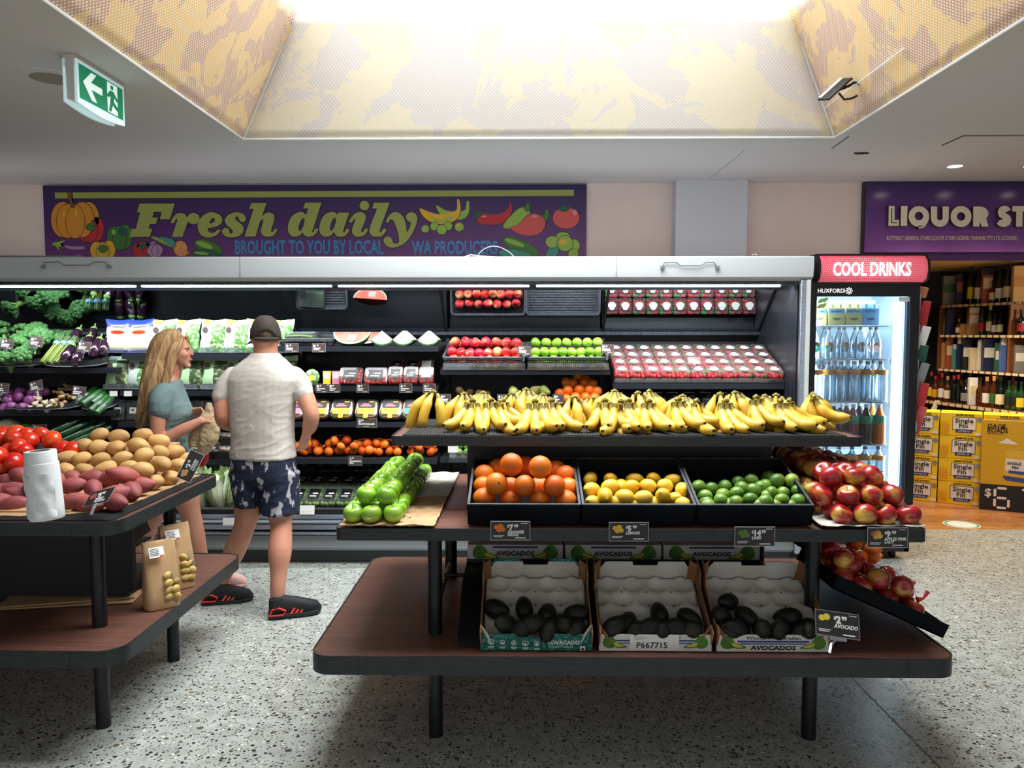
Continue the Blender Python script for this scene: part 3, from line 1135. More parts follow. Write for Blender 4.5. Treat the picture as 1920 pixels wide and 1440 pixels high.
# ---- three tilted black bins with oranges, lemons and limes
BT=R(17.5)
BO=Vector((0,2.835,0.871))
BD=Vector((0,math.cos(BT),math.sin(BT)))
BN=Vector((0,-math.sin(BT),math.cos(BT)))
mat('bin_black',srgb(20,22,26),0.75,spec=0.08,col2=srgb(21,23,27),scale=40)
mat('bin_rim',srgb(64,66,72),0.38,col2=srgb(48,50,56),scale=40)
BINH,BIND=0.082,0.385
for i,(x0,x1,what)in enumerate(((-0.200,0.218,'oranges'),(0.222,0.642,'lemons'),(0.646,1.072,'limes'))):
 t=thing('fruit_bin','black open bin on the middle board holding '+what,'bin',(x0,BO.y,BO.z),(0,0,0),'black fruit bins')
 W=x1-x0
 def T(u,d,h):
  return(u,d*math.cos(BT)-h*math.sin(BT),d*math.sin(BT)+h*math.cos(BT))
 def panel(name,u0,u1,d0,d1,h0,h1,m='bin_black'):
  mb=MB()
  vs=[T(u,d,h)for h in(h0,h1)for u,d in((u0,d0),(u1,d0),(u1,d1),(u0,d1))]
  mb.add(vs,[(0,3,2,1),(4,5,6,7),(0,1,5,4),(1,2,6,5),(2,3,7,6),(3,0,4,7)])
  return mb.build(name,m,t)
  # the front board stands upright
 mb=MB()
 fz=T(0,0,BINH)
 mb.prism([(0,0),(fz[1]+0.0,fz[2]),(fz[1]+0.007,fz[2]),(0.008,0.0)],0,W,'x')
 mb.build('front_board','bin_black',t)
 panel('floor_board',0.008,W-0.008,0.0,BIND,0.0,0.006)
 panel('side_board',0,0.007,0,BIND,0.0,BINH)
 panel('side_board',W-0.007,W,0,BIND,0.0,BINH)
 panel('back_board',0,W,BIND-0.007,BIND,-0.0,BINH)
 mb=MB()
 for u0,u1,d0,d1 in((0,W,0,0.008),(0,W,BIND-0.008,BIND),(0,0.009,0.008,BIND-0.008),(W-0.009,W,0.008,BIND-0.008)):
  vs=[T(u,d,h)for h in(BINH,BINH+0.004)for u,d in((u0,d0),(u1,d0),(u1,d1),(u0,d1))]
  mb.add(vs,[(0,3,2,1),(4,5,6,7),(0,1,5,4),(1,2,6,5),(2,3,7,6),(3,0,4,7)])
 mb.build('rim','bin_rim',t)
 # dark wedge that tilts the bin
 mb=MB()
 e=T(0,BIND-0.03,0)
 mb.prism([(0.06,0.0),(e[1],0.0),(e[1],e[2]-0.001),(0.06,0.06*math.tan(BT)-0.001)],0.03,W-0.03,'x')
 mb.build('wedge','black',t)
def onplane(px,py,P,nrm,off):
 """the point on a tilted tray, off above it, seen at the pixel"""
 r=ray(px,py)
 o=Vector((0,0,CAMH))
 t=((P+nrm*off)-o).dot(nrm)/r.dot(nrm)
 return o+r*t
def heap(protos,rows,P,nrm,base,sc,org,group,fmt,rot=None,szr=None,ymin=None):
 """fruit seen at listed spots of a tilted tray; rows = [(word, layer offset, [(x, y, r) in crop pixels])]"""
 for word,off,pts in rows:
  pts=sorted(pts)
  for i,q in enumerate(pts):
   px,py=q[0]/sc+org[0],q[1]/sc+org[1]
   loc=onplane(px,py,P,nrm,base+off)
   if ymin and loc.y<ymin:
    sh=(ymin-loc.y)
    loc+=Vector((0,sh,sh*-nrm.y/nrm.z))
   ang=rot(q)if rot else(rr(),rr(),rr())
   place(protos[rng.randrange(len(protos))],loc,ang,fmt%(ORD[i],word),group,rng.uniform(*(szr or(0.95,1.04))))
def orange_proto(seed,r=0.0435,m='orange_peel',name='orange'):
 o=round_mb(r,r,r*0.97,20,12,seed,0.008).build(name,m)
 tag(o,'x','orange')
 mb=MB()
 mb.lathe([(0.0,r*0.965),(r*0.07,r*0.975),(r*0.1,r*0.955),(r*0.1,r*0.93)],7)
 mb.build('button','stem_brown',o)
 PROTO.append(o)
 return o
og=[orange_proto(s)for s in(21,22,23)]
BP=BO+Vector((0,0,0))
heap(og,[('hidden middle of the heap',0.0,[(405,355,70),(630,355,70)]),('bottom row along the front board',0.0,[(200,440,85),(400,447,92),(635,450,88),(838,462,86)]),('lower row behind, by the bin sides',0.0,[(190,345,60),(858,362,62)]),('middle row of the heap',0.062,[(298,322,90),(515,336,90),(750,338,88)]),('back row of the heap',0.012,[(200,255,66),(308,205,64),(525,185,62),(762,215,62),(838,258,62)]),('top of the heap',0.118,[(412,172,85),(638,192,88)])],BP,BN,0.05,4.174,(860,830),'oranges in the black bin','navel orange, %s from the left in the %s')
def lemon_proto(seed):
 g=random.Random(seed)
 prof=[]
 for i in range(13):
  t=PI*i/12
  x=0.029*math.sin(t)**0.85
  z=-math.cos(t)*0.036+(0.006 if i==12 else-0.004 if i==0 else 0.002 if i==11 else 0)
  prof.append((x if 0<i<12 else 0.0,z))
 mb=MB()
 mb.lathe(prof,16)
 o=mb.build('lemon','lemon_peel')
 tag(o,'x','lemon')
 PROTO.append(o)
 return o
lp=[lemon_proto(s)for s in(1,2)]
def lie(q):
 return(R(90)+rr(35),rr(30),rr())
heap(lp,[('back row of the lemons',0.0,[(1030,285,65),(1190,290,75),(1375,292,55),(1525,290,50),(1675,302,40)]),('middle row of the lemons',0.022,[(1042,368,65),(1185,345,75),(1345,348,65),(1480,340,70),(1615,340,65),(1750,368,75)]),('gap behind the front lemons',0.0,[(1270,345,35),(1690,445,40)]),('front row of the lemons',0.03,[(1145,412,80),(1300,424,75),(1445,432,80),(1600,418,75)]),('bottom row at the front board',0.0,[(1055,475,50),(1220,480,60),(1370,485,60),(1520,485,60),(1755,482,50)])],BP,BN,0.036,4.174,(860,830),'lemons in the black bin','lemon, %s from the left in the %s',lie)
lm=[]
for s in(1,2,3):
 o=round_mb(0.0275,0.0275,0.031,16,10,s+40,0.012).build('lime','lime_peel')
 tag(o,'x','lime')
 mb=MB()
 mb.ball((0,0,0.031),(0.004,0.004,0.002),8,4)
 mb.build('stem_end','banana_stem',o)
 lm.append(o)
 PROTO.append(o)
heap(lm,[('back row of the limes',0.004,[(115,360,40),(210,370,52),(305,355,50),(400,322,57),(495,312,52),(595,352,50),(620,290,40)]),('raised right end of the limes',0.03,[(678,312,52),(787,312,62)]),('middle row of the limes',0.012,[(160,428,50),(290,418,50),(390,402,55),(425,368,35),(505,382,55),(555,362,40),(640,398,40),(725,400,65),(835,386,58)]),('front row of the limes',0.018,[(275,452,65),(382,468,45),(487,447,57),(600,467,57),(715,452,58),(835,457,58)]),('bottom row at the front board',0.0,[(170,470,45),(605,425,40),(185,490,40),(330,492,40),(540,495,40),(660,497,40),(780,497,40)])],BP,BN,0.034,3.84,(1280,820),'limes in the black bin','lime, %s from the left in the %s',lie,(0.9,1.05))
# ---- bananas on the top board
def banana_mesh(kind,seed):
 g=random.Random(seed)
 L,n=0.19+g.uniform(-.012,.012),13
 pts,rad=[],[]
 x,z=0.0,0.0
 for i in range(n):
  s=i/(n-1)
  if kind=='out':
   th=R(10+88*s**0.9)
  else:
   th=R(52-62*s)
  pts.append((x,0,z))
  x+=math.sin(th)*L/(n-1)
  z-=math.cos(th)*L/(n-1)
  r=0.0245*min(1,(0.42+0.0 if s<0.12 else 0.42+(s-0.12)*2.8))*(1 if s<0.86 else 1-(s-0.86)*4.3)
  rad.append(max(r,0.0055))
 mb=MB()
 mb.tube(pts,rad,6,0)
 # the last ring carries the dry tip, the first rings the green stalk
 e=Vector(pts[-1])
 d=(e-Vector(pts[-2])).normalized()
 mb.tube([e-d*0.001,e+d*0.007],[0.0062,0.005],6,2)
 me=mb.mesh('banana',['banana_skin','banana_stem','banana_tip'],angle=70)
 for p in me.polygons:
  if p.material_index==0 and max((Vector(me.vertices[v].co)-Vector(pts[0])).length for v in p.vertices)<0.034:
   p.material_index=1
 return me
BAN={k:[banana_mesh(k,s)for s in(1,2,3)]for k in('out','in')}
def bunch(kind,n,seed,spread,label='x',low=False):
 g=random.Random(seed)
 t=thing('banana_bunch',label,'bananas')
 mb=MB()
 mb.tube([(-0.014,0,0.004),(0,0,0.010),(0.014,0,0.004)],[0.007,0.010,0.007],8)
 mb.build('crown','banana_stem',t)
 lays=((0,n),)if not low else((0,n),(1,n-1))
 for lay,m in lays:
  for i in range(m):
   a=(i/(m-1)-0.5)if m>1 else 0
   az=-PI/2+a*spread+g.uniform(-.06,.06)
   tilt=R(5)*g.uniform(-1,1)+(R(16)if lay else-R(9)if low else 0)
   o=link('banana',BAN[kind][g.randrange(3)],t,(a*0.044,-0.004+0.010*lay,-0.002-0.004*lay),(0,tilt,az))
   s=g.uniform(0.92,1.04)*(0.94 if lay else 1)
   o.scale=(s,s,s)
 PROTO.append(t)
 return t
bf=[bunch('out',3,1,0.85,low=True),bunch('out',3,2,1.05,low=True),bunch('out',2,3,0.6,low=True),bunch('out',3,5,0.7,low=True)]
bb=[bunch('in',4,4,2.0),bunch('in',3,6,1.5),bunch('in',5,7,2.3)]
bs=bunch('out',2,9,0.7,low=True)
for i,(px,py,Y)in enumerate(((812,738,3.42),(870,742,3.45),(906,740,3.57),(960,742,3.42),(986,734,3.52),(1018,744,3.5),(1076,748,3.40),(1112,750,3.52),(1152,737,3.5),(1196,740,3.52),(1217,737,3.58),(1280,746,3.5),(1350,742,3.56),(1378,740,3.44),(1434,746,3.5),(1455,744,3.58),(1524,742,3.52))):
 q=at(px,py,Y)
 place(bb[(i*2+1)%3],(q.x,Y,min(q.z,1.345)),(0,R(rng.uniform(-6,6)),R(rng.uniform(-25,25))),'banana bunch standing in the back row on the top board, %s from the left'%ORD[i],'bananas on the top board',1.02)
for i,(px,py,Y,az)in enumerate(((886,760,3.27,-8),(920,762,3.29,20),(942,766,3.27,35),(1003,764,3.25,0),(1034,760,3.28,12),(1134,752,3.28,0),(1164,766,3.24,-4),(1178,758,3.29,18),(1216,760,3.26,22),(1272,750,3.28,24),(1306,756,3.26,30),(1360,762,3.27,18),(1418,746,3.3,22),(1463,756,3.27,35),(1480,757,3.3,48))):
 q=at(px,py,Y)
 place(bf[i%4],(q.x,Y,max(q.z-0.004,1.288)),(0,R(rng.uniform(-4,4)),R(az*1.15)),'banana bunch in the front row on the top board, %s from the left'%ORD[i],'bananas on the top board',1.06)
q=at(1526,746,3.36)
place(bs,(q.x,3.36,q.z),(0,0,R(78)),'bunch of yellow bananas at the right end of the top board, tips pointing past it','bananas on the top board',1.02)
# ---- cartons of avocados on the low board, tilted on their plinth
mat('carton_white',srgb(214,210,202),0.75,col2=srgb(204,200,190),scale=9)
mat('carton_brown',srgb(150,108,70),0.85,col2=srgb(134,94,60),scale=14)
mat('carton_teal',srgb(24,92,82),0.7,col2=srgb(64,134,122),scale=70,detail=1,lo=0.54,hi=0.58)
mat('ink_white',srgb(226,230,226),0.6)
mat('ink_black',srgb(20,20,22),0.6)
mat('ink_blue',srgb(36,54,128),0.6)
mat('ink_green',srgb(76,130,40),0.6,col2=srgb(52,104,30),scale=20)
mat('ink_yellow',srgb(206,196,60),0.6)
CT=R(29)
CO=Vector((0,2.775,0.4165))
CD=Vector((0,math.cos(CT),math.sin(CT)))
CN=Vector((0,-math.sin(CT),math.cos(CT)))
AW,AD,AH=0.412,0.345,0.088
def carton(x0,kind,label,rot=0.0):
 t=thing('avocado_carton',label,'carton',(x0,CO.y,CO.z),(0,0,R(rot)),'avocado cartons on the low board')
 W=AW
 def T(u,d,h):
  return Vector((u,d*math.cos(CT)-h*math.sin(CT),d*math.sin(CT)+h*math.cos(CT)))
 outm='carton_teal' if kind=='teal' else 'carton_white'
 def panel(name,quad,th,m):
  """quad: 4 (u,d,h) points; thickness in metres along its normal"""
  P=[T(*p)for p in quad]
  nn=(P[1]-P[0]).cross(P[2]-P[0]).normalized()*th
  mb=MB()
  k=len(P)
  mb.add(P+[p+nn for p in P],[tuple(range(k)),tuple(range(2*k-1,k-1,-1))]+[(i,(i+1)%k,k+(i+1)%k,k+i)for i in range(k)])
  return mb.build(name,m,t)
 h=AH
 # front and back walls with a hand cut, side walls with raised corners
 front=[(0,0,0),(W,0,0),(W,0,0.062),(W*0.62,0,0.062),(W*0.60,0,0.048),(W*0.40,0,0.048),(W*0.38,0,0.062),(0,0,0.062)]
 # the front stands upright in the photo: shear it with the board
 fw=MB()
 k=len(front)
 fv=[Vector((u,-0.001,hh))for u,d,hh in front]
 fw.add(fv+[v+Vector((0,0.005,0))for v in fv],[tuple(range(k)),tuple(range(2*k-1,k-1,-1))]+[(i,(i+1)%k,k+(i+1)%k,k+i)for i in range(k)])
 f=fw.build('front_wall',outm,t)
 back=[(0.025,AD,0),(0.025,AD,h*0.7),(0.05,AD,h+0.014),(W*0.38,AD,h+0.014),(W*0.39,AD,h-0.006),(W*0.62,AD,h-0.006),(W*0.63,AD,h+0.014),(W-0.05,AD,h+0.014),(W-0.025,AD,h*0.7),(W-0.025,AD,0)]
 panel('back_wall',back,0.004,'carton_white' if kind!='teal' else 'pulp_white')
 if kind=='teal':
  panel('back_fold',[(0.03,AD+0.001,h),(0.05,AD+0.001,h+0.028),(W*0.36,AD+0.001,h+0.028),(W*0.37,AD+0.001,h)],0.003,'carton_teal')
  panel('back_fold',[(W*0.63,AD+0.001,h),(W*0.64,AD+0.001,h+0.028),(W-0.05,AD+0.001,h+0.028),(W-0.03,AD+0.001,h)],0.003,'carton_teal')
 for u,s in((0.0,1),(W,-1)):
  sd=[(u,0.01,0),(u,0.01,0.085),(u,0.05,0.085),(u,0.065,0.066),(u,AD-0.10,0.066),(u,AD-0.07,h+0.03),(u,AD,h+0.03),(u,AD,0)]
  panel('side_wall',sd if s<0 else sd[::-1],0.004,'carton_brown')
  panel('corner_post',[(u+s*0.004,AD-0.03,h+0.03),(u+s*0.03,AD-0.002,h+0.03),(u+s*0.03,AD-0.002,0.01),(u+s*0.004,AD-0.03,0.01)],0.003,'carton_brown')
  panel('front_gusset',[(u+s*0.004,0.045,0.085),(u+s*0.004,0.045,0.01),(u+s*0.045,0.008,0.01),(u+s*0.03,0.02,0.062)],0.003,'carton_white' if kind=='teal' else 'carton_brown')
 panel('base',[(0.002,0.004,0),(W-0.002,0.004,0),(W-0.002,AD,0),(0.002,AD,0)],0.004,'carton_brown')
 # pulp insert with cups
 nx,ny=44,36
 vs,fs=[],[]
 for j in range(ny+1):
  for i in range(nx+1):
   u,d=0.012+(W-0.024)*i/nx,0.012+(AD-0.02)*j/ny
   pt=(W-0.024)/4
   row=round((d-AD+0.05)/0.072)
   cd=AD-0.05+row*0.072
   off=0 if row%2==0 else pt/2
   cu=0.012+pt/2+off+round((u-0.012-pt/2-off)/pt)*pt
   dd=math.hypot((u-cu)/0.044,(d-cd)/0.034)
   hh=0.024-(0.017*(1-dd**2.4)if dd<1 else 0)
   if j==ny:
    hh+=0.012*math.cos((u-0.012)/pt*2*PI-PI)-0.006
   vs.append(T(u,d,hh))
 for j in range(ny):
  for i in range(nx):
   q=j*(nx+1)+i
   fs.append((q,q+1,q+nx+2,q+nx+1))
 mb=MB()
 mb.add(vs,fs)
 o=mb.build('pulp_insert','pulp_white',t,fix=False,angle=60)
 sol=o.modifiers.new('thick','SOLIDIFY')
 sol.thickness=0.003
 sol.offset=-1
 pt=(W-0.024)/4
 hb=MB()
 for r_,nn in((0,3),(1,3)):
  for i in range(nn):
   c=T(0.012+pt*(i+1-(0.5 if r_ else 0)+(0.5 if r_ else 0)*(1 if r_ else 0)),AD-0.05-0.036*(1 if r_==0 else 2.9),0.0252)
   hb.ball(c,(0.005,0.005,0.0015),8,4)
 hb.build('insert_holes','black',t)['kind']='stuff'
 return t,f
def F3(x,y,z):
 return Vector((x,-0.001-z,y))
def avo_print(f,cx,cy,s,flip=1):
 flat('avocado_print',[([(cx+flip*s*p[0],cy+s*p[1])for p in smoothpoly([(-.1,.62),(.28,.5),(.62,.0),(.5,-.45),(0,-.6),(-.5,-.42),(-.62,0),(-.42,.42)])],0),([(cx+flip*s*p[0],cy+s*p[1])for p in smoothpoly([(.3,0.02),(.9,-.12),(1.6,-.42),(1.5,-.52),(.8,-.55),(.35,-.38)])],0),([(cx+flip*s*p[0],cy+s*p[1])for p in smoothpoly([(.42,-.04),(.9,-.18),(1.35,-.4),(.85,-.46),(.45,-.3)])],1)],['ink_green','ink_yellow'],f,0.0005,F3)
t,f=carton(-0.152,'teal','teal printed avocado carton with white pulp insert, leftmost on the low board')
text('lettering','LOVACADO',0.020,'ink_white',f,(0.250,-0.0022,0.024),bold=0.0006,sx=1.05)
text('lettering','Avocado Treefruits',0.0115,'ink_white',f,(0.250,-0.0022,0.012),shear=0.2)
ic=[]
for i in range(5):
 cx=0.04+0.042*i
 ring=ell(cx,0.032,0.0125 if i in(0,3)else 0.0095,0.0095,14)
 for a,b in zip(ring,ring[1:]+ring[:1]):
  ic.append(([a,b,((b[0]-cx)*.78+cx,(b[1]-.032)*.78+.032),((a[0]-cx)*.78+cx,(a[1]-.032)*.78+.032)],0))
 ic.append((ell(cx,0.030+0.001*(i%3),0.0045,0.004,6+i),0))
 ic.append(([(cx-.012,.0145),(cx+.012,.0145),(cx+.012,.017),(cx-.012,.017)],0))
 ic.append(([(cx-.009,.0105),(cx+.009,.0105),(cx+.009,.0125),(cx-.009,.0125)],0))
ic.append(([(.366,.008),(.384,.008),(.384,.024),(.366,.024)],0))
ic.append(([(.369,.010),(.381,.010),(.381,.014),(.375,.021),(.369,.014)],1))
flat('icon_print',ic,['ink_white','ink_black'],f,0.0002,F3,0.0008)
t2,f2=carton(0.285,'white','white avocado carton with a paper batch label stuck over its front, between the other two')
avo_print(f2,0.038,0.034,0.040)
avo_print(f2,AW-0.038,0.034,0.040,-1)
flat('stripe_print',[([(0.06,0.036),(AW-.06,.036),(AW-.06,.042),(0.06,.042)],0),([(0.07,0.028),(AW-.07,.028),(AW-.07,.032),(0.07,.032)],0)],['ink_blue'],f2,0.0002,F3)
text('lettering','Western Australian',0.017,'ink_black',f2,(AW/2,-0.002,0.046),align='CENTER',sx=1.35,shear=0.15)
mb=MB()
mb.box((0.112,-0.0040,0.005),(0.292,-0.0030,0.063))
l=mb.build('batch_label','sticker_white',t2)
text('lettering','P667715',0.030,'ink_black',l,(0.135,-0.0042,0.013),bold=0.0004,sx=1.1)
flat('small_print',[([(0.128,.056-i*.005),(.128+(.05 if i%2 else .035),.056-i*.005),(.128+(.05 if i%2 else .035),.0545-i*.005),(.128,.0545-i*.005)],0)for i in range(3)],['grey_panel'],l,0.0001,lambda x,y,z:Vector((x,-0.0041-z,y)))
t3,f3=carton(0.715,'white','white avocado carton with blue stripes and printed avocados, beside the price stand',0)
avo_print(f3,0.04,0.034,0.042)
avo_print(f3,AW-0.04,0.034,0.042,-1)
flat('stripe_print',[([(0.075,0.034),(AW-.075,.034),(AW-.075,.041),(0.075,.041)],0),([(0.085,0.027),(AW-.085,.027),(AW-.085,.031),(0.085,.031)],0)],['ink_blue'],f3,0.0002,F3)
text('lettering','Western Australian',0.018,'ink_black',f3,(AW/2,-0.002,0.045),align='CENTER',sx=1.4,shear=0.15)
text('lettering','AVOCADOS',0.022,'ink_black',f3,(AW/2,-0.002,0.007),align='CENTER',sx=1.35,bold=0.0008,shear=0.1)
def avocado_proto(seed):
 g=random.Random(seed)
 prof=[]
 k=14
 for i in range(k+1):
  t=PI*i/k
  x=0.033*math.sin(t)*(1-0.14*(1-math.cos(t))/1.0*0.9+0.06)
  z=-math.cos(t)*0.047+0.004
  prof.append((max(x,0)if 0<i<k else 0.0,z))
 mb=MB()
 mb.lathe(prof,18)
 o=mb.build('avocado','avocado_skin')
 tag(o,'x','avocado')
 mb=MB()
 mb.ball((0,0,0.050),(0.004,0.004,0.003),8,4)
 mb.build('stem_end','stem_brown',o)
 PROTO.append(o)
 return o
av=[avocado_proto(s)for s in(1,2)]
BX=(5.053,(880,1040))
heap(av,[('back row of the leftmost carton',0.004,[(250,512,120),(520,510,90),(735,562,125),(1010,560,110)]),('middle row of the leftmost carton',0.016,[(345,655,110),(600,655,115),(885,650,110)]),('front row of the leftmost carton',0.006,[(470,775,100),(760,768,95),(1000,765,105)]),('back row of the middle carton',0.004,[(1800,560,110),(1490,640,85),(2080,600,110)]),('middle row of the middle carton',0.014,[(1372,720,75),(1710,690,110),(1960,700,90)]),('front row of the middle carton',0.006,[(1600,785,120),(1860,790,110),(2100,785,110)])],CO,CN,0.039,*BX,'avocados in the cartons','avocado, %s from the left in the %s',lie,(1.04,1.18),CO.y+0.03)
heap(av,[('back row of the carton by the price stand',0.02,[(450,425,80)]),('second row of the carton by the price stand',0.01,[(405,515,70),(560,515,85),(825,518,85)]),('third row of the carton by the price stand',0.012,[(510,605,90),(665,612,80),(780,580,80),(945,590,70)]),('front row of the carton by the price stand',0.004,[(455,642,55),(775,665,90),(925,670,80)])],CO,CN,0.039,3.31,(1230,1000),'avocados in the cartons','avocado, %s from the left in the %s',lie,(1.04,1.18),CO.y+0.03)
# rear cartons on the plinth
for i,x in enumerate((-0.235,0.19,0.615)):
 t=thing('avocado_carton',['closed avocado carton on the dark plinth, below the oranges','closed avocado carton on the dark plinth, below the lemons','closed avocado carton on the dark plinth, below the limes'][i],'carton',(x,3.30,0.587),group='rear avocado cartons')
 mb=MB()
 mb.box((0,0,0),(0.415,0.34,0.078))
 f=bevel(mb.build('box','carton_white',t),0.003)
 avo_print(f,0.055,0.046,0.052)
 avo_print(f,0.36,0.046,0.052,-1)
 flat('stripe_print',[([(0.11,0.064),(.305,.064),(.305,.072),(0.11,.072)],0)],['ink_blue'],f,0.0002,F3)
 text('lettering','AVOCADOS',0.026,'ink_black',f,(0.2075,-0.002,0.032),align='CENTER',sx=1.15,bold=0.0008)
 mb=MB()
 mb.box((-0.003,-0.003,-0.0),(0.418,0.343,0.016))
 mb.build('sleeve','charcoal',t)
for o in PROTO:
 pass
# ------------------------------------------------------------ left table: tomatoes, potatoes, sweet potatoes, bag roll
mat('kraft',srgb(184,148,108),0.8,col2=srgb(168,132,94),scale=6,detail=5,bump=0.12,bscale=60)
mat('poly_white',srgb(226,228,230),0.35,bump=0.35,bscale=26,sss=0.1,bdist=0.006)
mat('core_grey',srgb(96,88,80),0.9)
def tuber(name,m,L,W,H,seed,cat,bend=0.0,taper=0.0):
 g=random.Random(seed)
 mb=MB()
 mb.ball((0,0,0),(1,1,1),16,12,0,Matrix.Rotation(R(90),4,'Y'))
 ph=[g.random()*6 for _ in range(5)]
 out=[]
 for x,y,z in mb.v:
  q=1+0.05*math.sin(2.2*x+ph[0])*math.cos(2*y+ph[1])+0.03*math.sin(4*z+ph[2]+3*x)
  tp=1-taper*abs(x)**1.5
  xx=math.copysign(abs(x)**0.92,x)
  out.append((xx*L*q,y*W*q*tp,z*H*q*tp+bend*L*x*x))
 mb.v=out
 o=mb.build(name,m)
 tag(o,'x',cat)
 PROTO.append(o)
 return o
pot=[tuber('potato','potato_skin',0.046,0.037,0.034,1,'potato'),tuber('potato','potato_skin',0.044,0.036,0.034,2,'potato'),tuber('potato','potato_skin',0.050,0.037,0.036,3,'potato',0.05)]
swp=[tuber('sweet_potato','sweet_potato_skin',0.058,0.033,0.032,4,'sweet potato',0.06,0.25),tuber('sweet_potato','sweet_potato_skin',0.052,0.034,0.033,5,'sweet potato',-0.05,0.3),tuber('sweet_potato','sweet_potato_skin',0.062,0.034,0.034,6,'sweet potato',0.08,0.35)]
tom=[]
for s in(1,2):
 o=round_mb(0.040,0.040,0.033,18,12,s+60,0.012).build('tomato','tomato_skin')
 tag(o,'x','tomato')
 PROTO.append(o)
 tom.append(o)
 # (row word, [(crop x, crop y, depth)])
PW='potatoes on the left table'
rows=[('top row',3.66,[(745,220),(890,235),(1067,228),(1195,272)]),('second row from the top',3.60,[(632,300),(745,315),(872,318),(1030,298),(1198,350),(1310,352)]),('third row from the top',3.52,[(505,395),(610,402),(752,408),(918,402),(1075,380),(1210,440),(1335,448)]),('fourth row from the top',3.43,[(498,490),(632,490),(790,480),(962,472),(1390,410)]),('front row',3.40,[(1070,485),(1270,548),(1150,578)])]
dep={(1070,485):3.38,(1270,548):3.55,(1150,578):3.42,(1335,448):3.62,(1210,440):3.52,(1310,352):3.68,(1390,410):3.70,(1198,350):3.62}
for word,Y,pts in rows:
 for i,(cx,cy)in enumerate(sorted(pts)):
  y=dep.get((cx,cy),Y)
  q=at(cx/4,760+cy/4,y)
  place(pot[rng.randrange(3)],q,(rr(25),R(rng.uniform(-22,22)),R(rng.uniform(-35,35))),'brown potato, %s from the left in the %s of the heap'%(ORD[i],word),PW,rng.uniform(0.96,1.06))
  # hidden support: an inclined false bottom covered with brown paper
mb=MB()
mb.prism([(3.36,0.872),(3.36,0.905),(3.62,1.02),(3.80,1.04),(3.84,0.872)],at(130,860,3.55).x,-1.70,'x')
tag(mb.build('paper_riser','kraft'),'brown paper covered riser under the heap of potatoes','riser')
rows=[('top row of the heap',3.26,[(155,525),(70,575),(540,552),(700,550),(830,545),(920,525)]),('middle row of the heap',3.14,[(110,640),(30,648),(535,605),(700,620),(860,665),(990,640),(1050,602)]),('front row of the heap',3.03,[(-10,730),(102,745),(545,722),(665,742),(868,728)]),('row behind the bag roll',3.12,[(185,680),(210,775),(250,600),(420,560)])]
dep={(1050,602):3.30,(990,640):3.20}
for word,Y,pts in rows:
 for i,(cx,cy)in enumerate(sorted(pts)):
  y=dep.get((cx,cy),Y)
  q=at(cx/4,760+cy/4,y)
  place(swp[rng.randrange(3)],q,(rr(40),R(rng.uniform(-10,22)),R(rng.uniform(-50,50))),'red sweet potato, %s from the left in the %s'%(ORD[i],word),'sweet potatoes on the left table',rng.uniform(1.04,1.18))
mb=MB()
mb.prism([(2.98,0.872),(2.98,0.882),(3.30,0.93),(3.34,0.872)],-2.6,-1.78,'x')
tag(mb.build('paper_riser','kraft'),'brown paper covered riser under the sweet potatoes','riser')
# kraft liner sheets with ragged edges
def ragged(name,pts,z,label,m='kraft',seed=1):
 g=random.Random(seed)
 out=[]
 for a,b in zip(pts,pts[1:]+pts[:1]):
  k=max(2,int(math.hypot(b[0]-a[0],b[1]-a[1])/0.03))
  for i in range(k):
   t=i/k
   out.append((a[0]+(b[0]-a[0])*t+g.uniform(-.005,.005),a[1]+(b[1]-a[1])*t+g.uniform(-.005,.005)))
 mb=MB()
 mb.prism(out,z,z+0.003,'z')
 return tag(mb.build(name,m,smooth=False),label,'paper')
ragged('liner_paper',[(-3.0,2.945),(-1.85,2.925),(-1.70,3.00),(-1.615,3.15),(-1.60,3.80),(-3.0,3.80)],0.8735,'brown liner paper with a ragged edge under the potatoes')
rows=[('top row',3.72,[(25,222),(115,208),(200,225),(310,222)]),('second row',3.66,[(0,245),(100,248),(225,265),(390,258)]),('third row',3.58,[(75,348),(180,345),(135,312),(465,328),(540,335)]),('front row',3.48,[(-10,380),(110,425),(8,480),(-70,470)])]
for word,Y,pts in rows:
 for i,(cx,cy)in enumerate(sorted(pts)):
  q=at(cx/4,760+cy/4,Y)
  place(tom[rng.randrange(2)],q,(R(rng.uniform(20,70)),rr(25),rr()),'ripe red tomato, %s from the left in the %s of the tomato heap'%(ORD[i],word),'tomatoes on the left table',rng.uniform(1.06,1.22))
mb=MB()
mb.prism([(3.40,0.872),(3.40,0.93),(3.72,1.03),(3.84,1.03),(3.84,0.872)],-3.2,at(128,860,3.5).x,'x')
tag(mb.build('tomato_crate','charcoal'),'dark sloped crate under the tomatoes','crate')
ragged('liner_paper',[(-3.1,3.33),(-2.32,3.34),(-2.30,3.40),(-3.1,3.41)],0.93,'brown liner paper edge in front of the tomatoes',seed=4)
